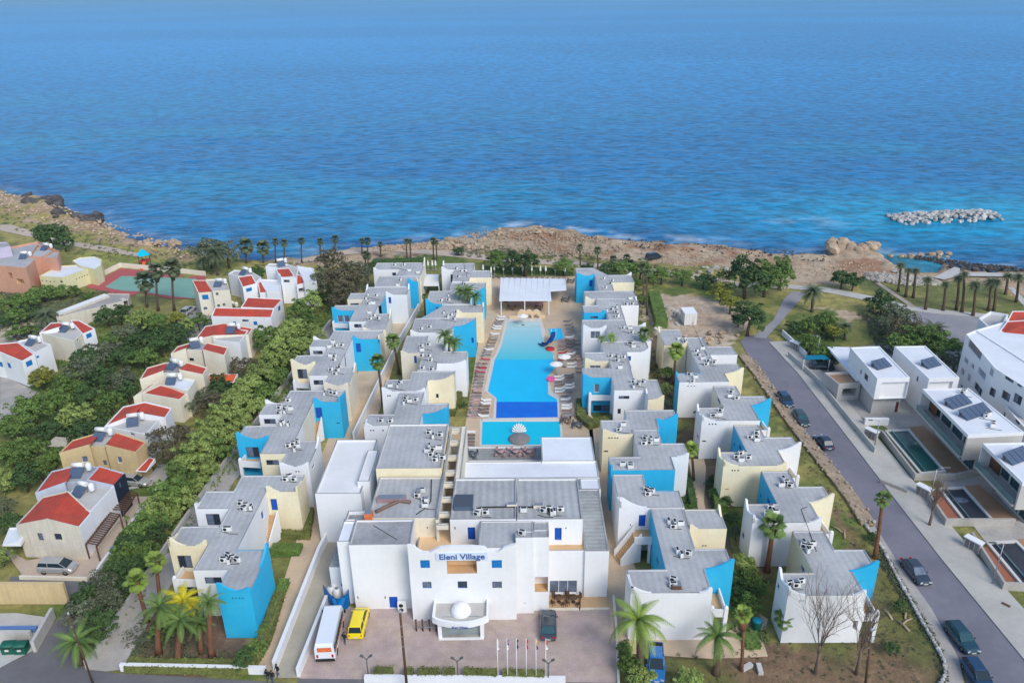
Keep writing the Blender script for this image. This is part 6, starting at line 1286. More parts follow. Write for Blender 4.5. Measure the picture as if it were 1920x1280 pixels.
def tableset(x, y, label, group, mat='wood', z=0, s=1.):
    q = at(x, y, z); g = thing('table', q, label, 'table', group); b = MB(); b.lathe([(.01, .72), (.5, .72), (.5, .76), (.01, .765)], (0, 0, 0), mat, 12); b.obj('tabletop', g, local=True); b = MB(); b.tube([(0, 0, 0), (0, 0, .72)], .05, mat, 6); b.lathe([(.25, 0), (.25, .05), (.05, .06)], (0, 0, 0), mat, 8); b.obj('leg', g, local=True)
    for k in range(4):
        a = k*1.57+.6; c = thing('chair', (q[0]+math.cos(a)*.85, q[1]+math.sin(a)*.85, q[2]), label.replace('table', 'chair at the table'), 'chair', group+', chairs', a)
        b = MB(); b.box((0, 0, .42), (.42, .42, .06), mat); b.obj('seat', c, local=True); b = MB(); b.box((.2, 0, .68), (.05, .42, .46), mat); b.obj('backrest', c, local=True)
        for u in (-.17, .17):
            for v_ in (-.17, .17): b = MB(); b.box((u, v_, .2), (.05, .05, .4), mat); b.obj('leg', c, local=True)
for x, n_ in ((1048,'nearest the sliding window'), (1075,'nearest the terrace post')): tableset(x, 1128, 'red brown round table on the front terrace '+n_, 'front terrace tables', 'wood', .12)
for x, n_ in ((939,'left'), (967,'middle'), (992,'right')): tableset(x, 853, f'pink brown table on the grey terrace above the pool, {n_} one', 'grey terrace tables', 'cushion_pink', 3.2)
for x, y, lb in ((884,856,'dark table at the left end of the grey terrace'), (1060,792,'dark table under the bare tree at the pool corner'), (1082,800,'dark table beside the curved hedge'), (958,580,'dark bar table left under the pavilion'), (1010,580,'dark bar table right under the pavilion'), (1060,565,'dark table before the white box right of the pavilion'), (1070,530,'dark table by the farthest cyan wall'), (820,522,'dark table between the two farthest left blocks')):
    tableset(x, y, lb, lb+' group', 'plastic_brown' if 'bar' in lb else 'cloth_grey', 3.2 if 'end of the grey' in lb else 0)
g = thing('flower_float', at(1033, 712), 'bright pink flower shaped ring beside the cyan pool', 'pool float'); b = MB()
for k in range(6): a = k*1.047; b.lathe([(.01, .3), (.4, .25), (.45, .1), (.01, 0)], (.5*math.cos(a), .5*math.sin(a), .06), 'pink', 10)
b.obj('petals', g, local=True)
b = MB(); b.lathe([(.9, 0), (.9, .25), (.01, .3)], at(1031, 655), 'cushion_red', 12); tag(b.obj('planter'), 'round red orange flower planter at the slide landing', 'planter')
# ================================================================ ROOFTOP UNITS
def ac_proto():
    g = thing('air_conditioner', (0, 0, 0), 'x', 'air conditioner'); b = MB(); b.box((0, 0, .42), (.92, .38, .68), 'acwhite'); b.obj('casing', g, local=True)
    b = MB(); b.lathe([(.26, 0), (.24, .03), (.01, .03)], (0, 0, 0), 'dark', 14); f = b.obj('fan', g, local=True); f.location = (-.12, -.19, .42); f.rotation_euler = (R(90), 0, 0)
    b = MB(); b.box((-.33, 0, .04), (.06, .4, .08), 'dark'); b.box((.33, 0, .04), (.06, .4, .08), 'dark'); b.obj('feet', g, local=True)
    b = MB(); b.box((0, 0, .77), (.7, .3, .02), 'dark'); b.obj('top_grille', g, local=True); return g
AC0 = None
def acs(x, y, n, spread=9, tank=False):
    global AC0
    if len(NOAC) and (x, y) in NOAC: return
    _, v = roofhit(x, y); sh = SHORT.get(v.owner.name, 'a house') if v else 'the ground'
    if v and n > 1:
        c0, _ = roofhit(x-14, y+2); c1, _ = roofhit(x+16, y+7); z_ = sum(v.z)/v.n+.05; b = MB(); b.tube([(c0[0], c0[1], z_), ((c0[0]+c1[0])/2, c0[1]-.5, z_), (c1[0], c1[1], z_)], .035, 'dark', 4); tag(b.obj('cable'), ' '.join(('thin dark cable between the units on the '+sh.replace('the ', '', 1)).split()[:16]), 'cable', 'roof cables') if _ is v else b.v.clear()
    for i in range(n):
        a = i*2.4+x; rr = spread*math.sqrt((i+.3)/n); q, v2 = roofhit(x+rr*math.cos(a)*1.2, y+rr*math.sin(a)*.7)
        if v2 is not v: q, v2 = roofhit(x+rnd.uniform(-3, 3), y+rnd.uniform(-2, 2))
        if AC0 is None: o = AC0 = ac_proto()
        else: o = copy_tree(AC0)
        o.scale = (.85,)*3; o.location = (q[0], q[1], q[2]+.005); o.rotation_euler[2] = rnd.choice([0, 0, 1.57, .3, -.4, 3.14]); lb = 'white air conditioner on the roof of the '+sh.replace('the ', '', 1); lb = ' '.join(lb.split()[:16])
        o['label'] = lb; o['group'] = 'roof units, '+sh
NOAC = []
for x, y, n in [(433,1050,5),(430,994,2),(458,952,4),(540,897,4),(551,837,5),(539,758,1),(527,797,4),(533,770,5),(620,738,4),(629,695,4),(625,669,3),(630,648,4),(699,572,2),(697,595,4),(695,556,3),(693,568,2),(745,500,2),(780,510,2),(750,534,2),
    (720,793,2),(768,752,4),(742,725,3),(805,692,2),(803,672,3),(795,651,3),(795,619,2),(843,590,3),(840,597,2),(836,563,3),(868,507,2),(868,532,2),(860,513,2),(880,545,2),
    (1265,1097,2),(1277,1040,3),(1262,985,4),(1220,922,5),(1180,877,3),(1218,828,5),(1165,806,2),(1197,766,4),(1195,720,4),(1163,752,2),(1155,673,4),(1162,692,1),(1184,644,3),(1180,620,3),(1148,584,4),(1155,597,2),(1175,574,2),(1135,527,2),(1140,540,2),(1180,565,2),
    (1490,1098,3),(1515,1027,5),(1445,962,3),(1470,908,4),(1385,858,3),(1414,820,4),(1345,779,3),(1372,743,3),(1310,660,3),(1325,680,4),(1300,711,3),(1283,640,3),
    (1395,860,1),(1340,776,1),(812,843,4),(816,860,4),(812,818,3),(788,930,2),(800,948,2),(905,963,2),(897,966,1),(1022,963,2),(1038,960,3),(990,962,1),(975,998,1),(1460,960,1)]:
    acs(x, y, n, 13)
# pipes, ducts and small things on the main roofs
def pipe(pts, r, m, label, z=None, cat='pipe'):
    P = []
    for x, y in pts: q, v = roofhit(x, y); P.append((q[0], q[1], (q[2] if z is None else z)+r+.02))
    b = MB(); b.tube(P, r, m, 6); tag(b.obj('pipe'), label, cat)
pipe([(815,884),(809,900),(808,940),(795,955),(780,965)], .06, 'dark', 'thin dark cable snaking down the left grey hotel roof')
pipe([(893,960),(900,952),(960,951),(1020,952),(1030,960)], .09, 'dark', 'long dark service pipe across the wide grey hotel roof')
pipe([(705,962),(730,950),(750,941),(770,944)], .22, 'plastic_brown', 'thick bent duct on the left grey hotel roof')
pipe([(968,960),(969,975)], .08, 'dark', 'short dark pipe below the long service pipe')
pipe([(700,985),(745,1012)], .03, 'dark', 'thin cable over the dark front left hotel roof')
for i, (x, y, w_, d_, h_, m_, lb) in enumerate([(735,938,3.4,1.0,.5,'cushion_pink','rusty pink tilted panel lying on the left grey hotel roof'),(870,945,2.2,2.6,.5,'solar','dark sunken skylight panel beside the corridor'),(1010,951,1.2,.5,.4,'cream','cream junction box on the long service pipe'),(960,949,1.2,.5,.4,'cream','cream junction box at the left of the service pipe'),(785,930,.5,.5,1.0,'metal','grey vent stack on the left grey hotel roof'),(800,945,.5,.5,.9,'canvas','white vent cowl on the left grey hotel roof'),(1267,1100,1.0,.9,.45,'wood','rusty brown box on the front right block roof'),(692,972,.9,.9,.9,'orange_print','orange rusty box on the little stair tower roof'),(648,968,.9,.7,.5,'acwhite','white box at the corner of the little stair tower')]):
    q, v = roofhit(x, y); g = thing('roof_box', q, lb, 'roof box'); b = MB(); b.box((0, 0, h_/2+.02), (w_, d_, h_), m_); b.obj('casing', g, local=True); b = MB(); b.box((0, 0, h_+.04), (w_*.9, d_*.9, .05), 'metal' if m_ != 'solar' else 'frame'); b.obj('lid', g, local=True)
# solar water heaters of the village
def heater(x, y, lb, rz=0):
    q, v = roofhit(x, y); g = thing('solar_water_heater', (q[0], q[1], q[2]+.01), lb, 'water heater', 'solar water heaters in the village', rz)
    b = MB(); b.tube([(-.75, .5, 1.3), (.75, .5, 1.3)], .33, 'acwhite', 12); b.obj('tank', g, local=True); b = MB()
    for u in (-.6, .6): b.tube([(u, .5, 0), (u, .5, 1.1)], .04, 'metal', 5); b.tube([(u, -.9, .1), (u, .5, 1.0)], .03, 'metal', 5)
    b.obj('stand', g, local=True); b = MB(); b.box((0, -.35, .5), (1.7, 1.5, .06), 'solar', rx=R(35)); b.obj('collector', g, local=True)
    b = MB(); b.lathe([(.34, 0), (.4, .5), (.35, .95), (.1, 1.1), (.01, 1.1)], (1.3, .7, .4), 'acwhite', 12); b.obj('cold_tank', g, local=True)
for x, y, lb in [(152,925,'solar water heater on the flat terrace of the cream gabled front house'),(146,890,'solar water heater between the red panels of the pale blue grey house'),(188,822,'solar water heater in the gap of the ochre yellow house'),(272,780,'solar water heater amid clutter on the white hipped house'),(322,718,'solar water heater on the low cream house'),(325,690,'solar water heater on the cream house with orange awning'),(366,650,'solar water heater on the cream house with tank gap'),(434,622,'solar water heater on the house with the tall rear wall'),(410,536,'solar water heater on the house beside the tennis court'),(458,514,'solar water heater behind the square red panel'),(527,498,'solar water heater on top of the tall white house'),(122,620,'solar water heater on the house beside dark garden trees'),(60,645,'solar water heater on the white house at the left edge'),(432,578,'white water heater on the long house'),(250,795,'second water heater on the white hipped house'),(45,484,'solar water heater on the pink building roof'),(85,468,'solar water heater at the back of the pink building')]:
    heater(x, y, lb, rnd.uniform(-.5, .5))
def solar(x, y, n, lb, rz=.45):
    q, v = roofhit(x, y); g = thing('rooftop_solar_array', (q[0], q[1], q[2]+.01), lb, 'solar panels', None, rz)
    for k in range(n):
        b = MB(); b.box((k*1.1-n*.55, 0, .55), (1.0, 2.0, .06), 'solar', rx=R(25)); b.obj('panel', g, local=True)
        b = MB(); b.box((k*1.1-n*.55, .7, .4), (.9, .06, .8), 'metal'); b.box((k*1.1-n*.55, -.8, .1), (.9, .06, .2), 'metal'); b.obj('stand', g, local=True)
solar(1656, 686, 3, 'three solar panels on the street side cube villa roof'); solar(1749, 684, 3, 'three solar panels on the inner cube villa roof'); solar(1800, 756, 4, 'upper bank of solar panels on the long villa roof'); solar(1832, 775, 5, 'lower bank of solar panels on the long villa roof'); solar(1912, 858, 4, 'solar panels on the villa roof at the right edge')
for x, y, lb in [(1806,738,'black tank cluster unit on the long villa roof'),(1850,782,'white water unit right of the lower solar bank'),(1862,800,'white water unit at the right corner of the long villa roof')]:
    acs(x, y, 2, 5)
# ================================================================ VEHICLES
def car_mesh(g, L=4.4, Wd=1.8, Hh=1.45, paint='paint_black', style='sedan', glass='car_glass'):
    hw = Wd/2
    if style == 'sedan': st = [(-.5, .55, .30, .80), (-.485, .66, .20, .9), (-.42, .80, .18, .96), (-.22, .88, .18, 1), (.16, .88, .18, 1), (.30, .80, .18, .98), (.44, .70, .2, .92), (.49, .58, .25, .84), (.5, .5, .32, .76)]; cab = [(-.40, .86), (-.27, Hh), (.06, Hh), (.24, .88)]
    elif style == 'hatch': st = [(-.5, .60, .30, .84), (-.485, .85, .20, .93), (-.42, .92, .18, .97), (-.2, .93, .18, 1), (.16, .92, .18, 1), (.30, .86, .18, .98), (.43, .76, .2, .93), (.49, .62, .25, .85), (.5, .52, .32, .78)]; cab = [(-.47, .93), (-.38, Hh), (.04, Hh), (.23, .92)]
    else: st = [(-.5, .7, .35, .90), (-.49, 1.0, .22, .96), (-.4, 1.05, .2, 1), (0, 1.05, .2, 1), (.3, 1.02, .2, 1), (.42, .92, .2, .97), (.49, .75, .25, .9), (.5, .6, .32, .82)]; cab = [(-.485, 1.03), (-.44, Hh), (.14, Hh), (.36, 1.0)]
    b = MB(); rings = []
    for x, zt, zb, wf in st:
        X_0 = x*L; w0 = hw*wf; rings.append([(X_0, -w0*.92, zb), (X_0, -w0, zb+.15), (X_0, -w0, zt-.12), (X_0, -w0*.86, zt), (X_0, w0*.86, zt), (X_0, w0, zt-.12), (X_0, w0, zb+.15), (X_0, w0*.92, zb)])
    for a, c in zip(rings, rings[1:]):
        for k in range(8): b.face([a[k], c[k], c[(k+1) % 8], a[(k+1) % 8]][::-1], paint, True)
    b.face(rings[0][::-1][::-1], paint); b.face(rings[-1][::-1], paint); b.obj('body', g, local=True)
    (x0, z0), (x1, z1), (x2, z2), (x3, z3) = [(p[0]*L, p[1]) for p in cab]; wb, wt = hw*.9, hw*.70
    b = MB(); Bq = [(x0, -wb*.9, z0), (x3, -wb*.92, z3), (x3, wb*.92, z3), (x0, wb*.9, z0)]; T = [(x1, -wt, z1-.03), (x2, -wt, z2-.03), (x2, wt, z2-.03), (x1, wt, z1-.03)]
    for i in range(4): j = (i+1) % 4; b.face([Bq[i], Bq[j], T[j], T[i]], glass)
    b.obj('windows', g, local=True); b = MB(); e = .05
    R0 = [(x1-e, -wt-e*.3, z1-.05), (x2+e, -wt-e*.3, z2-.05), (x2+e, wt+e*.3, z2-.05), (x1-e, wt+e*.3, z1-.05)]; R1 = [(x1+.12, -wt*.86, z1+.02), (x2-.12, -wt*.86, z2+.02), (x2-.12, wt*.86, z2+.02), (x1+.12, wt*.86, z1+.02)]
    b.face(R1, paint, True)
    for i in range(4): j = (i+1) % 4; b.face([R0[i], R0[j], R1[j], R1[i]], paint, True)
    xm = (x1+x2)/2-.1
    for s in (-1, 1):
        for (p, q) in (((x3, wb*.92, z3), (x2, wt, z2-.03)), ((x0, wb*.9, z0), (x1, wt, z1-.03)), ((xm-.05, wb*.93, (z0+z3)/2-.02), (xm-.05, wt, z1-.03))): b.tube([(p[0], s*p[1]*1.005, p[2]), (q[0], s*q[1]*1.005, q[2])], .045, paint, 4)
    b.obj('roof', g, local=True)
    wr = .33 if Hh < 1.8 else .37; tm_ = MB(); tm_.lathe([(wr*.6, -.1), (wr, -.1), (wr, .1), (wr*.6, .1)], (0, 0, 0), 'tyre', 16); rm_ = MB(); rm_.lathe([(.01, .09), (wr*.62, .07), (wr*.62, -.07), (.01, -.09)], (0, 0, 0), 'rim', 10); tme, rme = tm_.mesh('tyre'), rm_.mesh('rim')
    for xx in (-.31*L, .31*L):
        for s in (-1, 1):
            o = child('wheel', tme, g, (xx, s*(hw-.1), wr), (R(90), 0, 0)); child('rim', rme, o, (0, 0, 0))
    for s in (-1, 1):
        b = MB(); b.box((L*.487, s*hw*.62, .62), (.08, .34, .14), 'light_clear', rz=-s*.35); b.obj('headlight', g, local=True); b = MB(); b.box((-L*.49, s*hw*.66, .72), (.08, .3, .16), 'light_red', rz=s*.25); b.obj('taillight', g, local=True)
        b = MB(); b.box((x3-.35, s*(hw+.06), z3+.06), (.12, .16, .12), paint); b.obj('mirror', g, local=True)
    for s in (-1, 1): b = MB(); b.box((s*(L*.5+.005), 0, .45), (.02, .5, .12), 'plate'); b.obj('number_plate', g, local=True)
def car(p_rear, p_front, paint, style, label, group=None, L=4.4, Wd=1.8, Hh=1.45, glass='car_glass', cat='car', name='parked_car'):
    a, c = Vector(at(*p_rear)), Vector(at(*p_front)); m_ = (a+c)/2; d = c-a; g = thing(name, (m_.x, m_.y, .02), label, cat, group, math.atan2(d.y, d.x)); car_mesh(g, L, Wd, Hh, paint, style, glass); return g
GC = 'cars parked along the side street'
car((1463,744),(1481,766),'paint_blue','hatch','blue hatchback parked highest up the side street',GC)
car((1492,776),(1511,804),'paint_grey','hatch','dark grey blue car parked second down the side street',GC, glass='car_glass_teal')
car((1555,846),(1533,822),'paint_navy','sedan','small navy car driving position beside the rocky bank, third down the street',GC, L=4.0)
car((1696,1054),(1735,1101),'paint_grey','sedan','dark teal sedan with a bright windscreen parked beside the bare slope',GC, L=4.5, glass='glass_curtain')
car((1782,1178),(1821,1226),'paint_teal','hatch','dark green black hatchback parked near the bottom of the side street',GC, glass='car_glass_teal')
car((1815,1247),(1850,1300),'paint_blue','hatch','dark blue car cut by the bottom edge of the side street',GC)
car((1028,1204),(1028,1150),'paint_grey','sedan','dark blue grey sedan parked nose in before the hotel terrace', L=4.5, glass='car_glass_teal')
car((1522,690),(1560,692),'paint_black','sedan','black car under the teal carport at the street')
car((1570,675),(1592,680),'paint_black','hatch','black car behind the white cube villa wall')
car((80,1068),(142,1070),'paint_silver','van','silver estate car parked before the cream gabled house', L=4.4, Hh=1.6)
car((240,905),(270,908),'paint_silver','hatch','white car behind the dark pergola of the pale blue house')
car((345,592),(362,580),'paint_silver','hatch','pale silver car on the small lane near the tennis court')
car((1218,487),(1232,484),'paint_black','van','dark off road car parked on the rusty headland', Hh=1.8)
car((667,1200),(680,1148),'paint_yellow','van','bright yellow family van parked beside the white minibus', L=4.4, Wd=1.8, Hh=1.75)
# minibus
a, c = Vector(at(611, 1244)), Vector(at(630, 1160)); m_ = (a+c)/2; d = c-a; g = thing('minibus', (m_.x, m_.y, .02), 'long white minibus with an orange print parked against the ramp wall', 'minibus', None, math.atan2(d.y, d.x)); LL, hw, hz = 6.4, 1.05, 2.5
b = MB(); prof = [(-.5, .45), (-.5, 2.0), (-.488, 2.35), (-.46, hz), (.40, hz), (.44, 2.4), (.485, 1.3), (.5, .95), (.5, .45)]
for k in range(len(prof)-1):
    (x0, z0), (x1, z1) = prof[k], prof[k+1]; w0 = hw*(.88 if z0 > 2.2 else 1); w1 = hw*(.88 if z1 > 2.2 else 1); b.face([(x0*LL, -w0, z0), (x0*LL, w0, z0), (x1*LL, w1, z1), (x1*LL, -w1, z1)][::-1][::1], 'paint_white', True)
for s in (-1, 1): b.face([(x*LL, s*hw*(.88 if z > 2.2 else 1), z) for x, z in prof][::s], 'paint_white')
b.obj('body', g, local=True)
for s in (-1, 1):
    for k in range(5): b = MB(); b.box((-2.55+k*1.12, s*(hw+.0), 1.65), (.95, .05, .62), 'car_glass'); b.obj('side_window', g, local=True)
    b = MB(); b.box((0, s*(hw+.012), 1.12), (5.8, .02, .12), 'orange_print'); b.obj('stripe', g, local=True)
    b = MB(); b.box((2.75, s*(hw+.16), 1.6), (.16, .2, .4), 'dark'); b.obj('mirror', g, local=True); b = MB(); b.box((-3.21, s*.8, 1.0), (.03, .2, .4), 'light_red'); b.obj('taillight', g, local=True)
b = MB(); b.face([(LL*.443, -.85, 2.38), (LL*.486, -.95, 1.32), (LL*.486, .95, 1.32), (LL*.443, .85, 2.38)], 'car_glass'); w1_ = b.obj('windscreen', g, local=True); w1_.location.x = .02
b = MB(); b.box((-3.21, 0, 1.85), (.03, 1.5, .55), 'orange_print'); b.obj('rear_print', g, local=True); b = MB(); b.box((-3.22, 0, .5), (.16, 2.0, .3), 'dark'); b.obj('bumper', g, local=True)
tm_ = MB(); tm_.lathe([(.22, -.12), (.38, -.12), (.38, .12), (.22, .12)], (0, 0, 0), 'tyre', 16); rm_ = MB(); rm_.lathe([(.01, .1), (.24, .08), (.24, -.08), (.01, -.1)], (0, 0, 0), 'rim', 10); tme, rme = tm_.mesh('tyre'), rm_.mesh('rim')
for xx in (-2.0, 2.0):
    for s in (-1, 1): o = child('wheel', tme, g, (xx, s*.95, .38), (R(90), 0, 0)); child('rim', rme, o)
# blue pickup
g = car((1228,1232),(1230,1268),'paint_bright_blue','sedan','bright blue pickup truck with an empty load bed at the bottom edge', L=4.8, Hh=1.6, cat='pickup truck', name='pickup_truck')
for ch in [o for o in sc.objects if o.parent is g and o.name.startswith('roof')]: pass
b = MB(); b.box((-1.55, 0, .95), (1.6, 1.7, .5), 'paint_bright_blue'); b.box((-1.55, 0, 1.21), (1.4, 1.5, .03), 'dark'); b.obj('load_bed', g, local=True)
# ================================================================ STREET FURNITURE, WALLS
wall('garden_wall', [(228,1256),(500,1262)], .35, .95, 'white', 'low white wall in front of the front left garden')
wall('garden_wall', [(684,1276),(1060,1279)], .5, .7, 'white', 'low white wall under the clipped hedges of the forecourt')
wall('ramp_wall', [(516,1256),(600,1040),(620,1000)], .4, 1.3, 'white', 'white wall along the left side of the service ramp')
wall('ramp_wall', [(560,1268),(614,1130)], .35, 1.2, 'white', 'white wall between the service ramp and the forecourt')
wall('lane_wall', [(163,1252),(230,1156),(300,1052),(400,905),(470,812),(560,690),(620,608)], .35, 1.1, 'conc_light', 'long pale wall between the west lane and the hedge trees')
wall('courtyard_wall', [(664,828),(706,738),(745,655),(786,582)], .28, 1.7, 'white', 'slanting white wall along the left edge of the inner left row')
wall('courtyard_wall', [(1234,760),(1252,800),(1262,850)], .2, .5, 'cream', 'low cream wall beside the planted strip between the right rows')
wall('kerb_wall', [(1150,1118),(1156,1180),(1160,1285)], .25, .3, 'cream', 'pale low kerb wall at the right edge of the forecourt')
wall('lane_wall', [(176,1090),(240,1000),(288,935),(330,890)], .3, 1.0, 'white', 'white wall between the village lane and the cream house yard')
wall('garden_wall', [(0,1130),(130,1130)], .4, 3.0, 'sand_wall', 'high sandy stained wall behind the blue striped yard')
wall('garden_wall', [(66,1222),(102,1158)], .35, 1.5, 'conc_light', 'pale sloping wall right of the green bins')
wall('garden_wall', [(-10,1200),(62,1200)], .3, 1.4, 'conc_light', 'pale wall behind the green bins')
wall('garden_wall', [(38,1085),(165,1088)], .25, .5, 'cream', 'low cream wall in front of the silver car')
sheet('yard', [(-20,1195),(66,1195),(98,1158),(30,1148),(-20,1150)], .05, 'conc_light')
b = MB(); q0, q1 = at(-10, 1178, .6), at(68, 1178, .6); b.box(((q0[0]+q1[0])/2, q0[1], .5), (q1[0]-q0[0], .5, .5), 'awning_blue'); tag(b.obj('bench'), 'long blue roofed strip across the small walled yard', 'awning')
wall('tennis_wall', [(160,536),(180,524),(226,501),(300,508),(386,517)], .3, 1.2, 'cream', 'pale wall around the back of the tennis court')
wall('villa_wall', [(1478,668),(1530,715),(1590,790),(1640,850)], .25, 1.0, 'conc_light', 'pale front wall along the pavement by the cube villas')
wall('villa_wall', [(1632,815),(1652,818),(1715,900),(1790,900),(1830,890)], .3, 1.1, 'conc', 'concrete wall around the green pool garden')
wall('villa_wall', [(1735,930),(1772,985),(1865,985),(1900,985)], .3, 1.1, 'conc', 'concrete wall around the upper empty pool garden')
wall('villa_wall', [(1820,1010),(1880,1105),(1990,1110)], .3, 1.1, 'conc', 'concrete wall around the lower empty pool garden')
wall('villa_wall', [(1620,796),(1664,796)], .5, 1.2, 'white', 'short white wall at the top of the green pool garden')
wall('villa_wall', [(1650,905),(1700,925)], .2, .6, 'conc', 'low concrete kerb between two villa plots')
def gate(x, y, lb):
    q = at(x, y); g = thing('meter_cabinet', (q[0], q[1], 0), lb, 'cabinet', 'white cabinets along the villa pavement', R(-58)); b = MB(); b.box((0, 0, .75), (2.0, .6, 1.5), 'conc_light'); b.box((0, 0, 1.56), (2.2, 1.0, .12), 'white'); b.obj('housing', g, local=True)
    for k in (-.6, 0, .6): b = MB(); b.box((k, -.32, .75), (.48, .04, 1.1), 'plastic_grey'); b.obj('door', g, local=True)
gate(1566, 742, 'white topped cabinet beside the street side cube villa gate'); gate(1632, 822, 'white topped cabinet at the corner of the green pool garden'); gate(1730, 930, 'white topped cabinet at the upper empty pool garden'); gate(1822, 1030, 'white topped cabinet at the lower empty pool garden'); gate(1490, 655, 'white topped cabinet at the head of the side street')
b = MB()
# stone bank along the street: stones set singly
sb = thing('stone_wall', at(1500, 800), 'rubble stone retaining bank between the hotel lawn and the side street', 'stone wall'); l0 = sb.location
bank = [Vector(p) for p in W([(1394,668),(1420,700),(1450,742),(1490,800),(1530,850),(1570,900),(1600,940),(1628,985)])]
polywall(bank, 1.9, 0, .35, 'rock_tan').obj('bank', sb)
seg = [(bank[i+1]-bank[i]).length for i in range(len(bank)-1)]; T_ = sum(seg)
for k in range(290):
    s = rnd.random()*T_; i = 0
    while s > seg[i]: s -= seg[i]; i += 1
    p = bank[i].lerp(bank[i+1], s/seg[i]); d = (bank[i+1]-bank[i]).normalized(); p = p+Vector((-d.y, d.x))*rnd.uniform(-1.15, 1.15); child('stone', rnd.choice(rk['rock_tan'] if k % 2 else rk['stone']), sb, (p.x-l0.x, p.y-l0.y, rnd.uniform(.15, .6)), (rnd.random(), rnd.random(), rnd.uniform(0, 6)), rnd.uniform(.12, .30))
sw = thing('edging_wall', at(1700, 1120), 'curved line of pale edging stones between the bare slope and the verge', 'stone wall'); l0 = sw.location
edge = [Vector(p) for p in W([(1622,985),(1655,1030),(1680,1080),(1705,1125),(1730,1170),(1755,1212),(1770,1240),(1772,1265),(1760,1290)])]; polywall(edge, .3, 0, .25, 'stone').obj('footing', sw)
seg = [(edge[i+1]-edge[i]).length for i in range(len(edge)-1)]; T_ = sum(seg)
for k in range(90):
    s = T_*k/90; i = 0
    while s > seg[i]+1e-6 and i < len(seg)-1: s -= seg[i]; i += 1
    p = edge[i].lerp(edge[i+1], s/seg[i]); child('stone', rnd.choice(rk['rock_white']), sw, (p.x-l0.x, p.y-l0.y, .25), (rnd.random(), 0, rnd.uniform(0, 6)), rnd.uniform(.16, .32))
boulders(1290, 640, 20, 70, 8, .3, .8, 'rock_tan', 'pale stone on the edge of the vacant lot', 'stones round the vacant lot')
boulders(1250, 600, 26, 22, 26, .25, .7, 'rock_white', 'pale rubble beside the tall hedge of the vacant lot', 'rubble beside the tall hedge')
boulders(1350, 630, 14, 40, 12, .3, .8, 'rock_tan', 'tan stone on the right rim of the vacant lot', 'stones on the right rim of the lot')
# container on the vacant lot
q = at(1290, 604); g = thing('site_cabin', (q[0], q[1], 0), 'small white box cabin standing on the vacant sandy lot', 'cabin', None, .05); b = MB(); b.box((0, 0, 1.35), (2.6, 3.6, 2.5), 'acwhite'); b.obj('body', g, local=True); b = MB(); b.box((0, 0, 2.66), (2.7, 3.7, .12), 'white'); b.obj('roof', g, local=True)
for k in (-.9, -.3, .3, .9): b = MB(); b.box((k, -1.82, 1.35), (.08, .05, 2.3), 'plate'); b.obj('rib', g, local=True)
b = MB(); b.box((.6, -1.82, 1.0), (.7, .06, 1.9), 'plate'); b.obj('door', g, local=True)
# service yard tarpaulin and tanks
q = at(632, 1140); g = thing('tarpaulin', (q[0], q[1], 0), 'torn blue tarpaulin fence around white tanks beside the ramp', 'tarpaulin'); b = MB(); P = [at(x, y, z) for x, y, z in [(605,1094,2.0),(618,1112,2.1),(633,1124,2.0),(650,1112,2.1),(658,1092,2.2)]]
for k in range(4):
    a_, c_ = P[k], P[k+1]
    for j in range(6):
        f0, f1 = j/6, (j+1)/6; u = [a_[i]+(c_[i]-a_[i])*f0 for i in range(3)]; v_ = [a_[i]+(c_[i]-a_[i])*f1 for i in range(3)]; w0, w1 = .15*math.sin(j*2.1), .15*math.sin((j+1)*2.1); b.face([(u[0], u[1]+w0, .05), (v_[0], v_[1]+w1, .05), (v_[0], v_[1], v_[2]), (u[0], u[1], u[2])], 'tarp_blue', True)
b.obj('sheet', g)
b = MB(); b.face([at(637, 1158, .05), at(622, 1122, 1.9), at(648, 1120, 1.9)], 'tarp_blue'); b.obj('loose_flap', g)
for i, (x, y) in enumerate([(622,1114),(633,1118),(644,1112),(628,1108)]):
    g = thing('water_tank', at(x, y), 'round white tank behind the blue tarpaulin', 'tank', 'white tanks behind the tarpaulin'); b = MB(); b.lathe([(.5, 0), (.52, .9), (.35, 1.15), (.01, 1.25)], (0, 0, 0), 'acwhite', 12); b.obj('shell', g, local=True); b = MB(); b.lathe([(.16, 1.2), (.16, 1.32), (.01, 1.32)], (0, 0, 0), 'plastic_grey', 8); b.obj('lid', g, local=True)
g = thing('air_conditioner', at(755, 1146), 'tall white double fan unit beside the blue service door', 'air conditioner'); b = MB(); b.box((0, 0, .75), (1.0, .4, 1.4), 'acwhite'); b.obj('casing', g, local=True)
for zz in (.42, 1.05): b = MB(); b.lathe([(.26, 0), (.24, .03), (.01, .03)], (0, 0, 0), 'dark', 14); f = b.obj('fan', g, local=True); f.location = (-.1, -.2, zz); f.rotation_euler = (R(90), 0, 0)
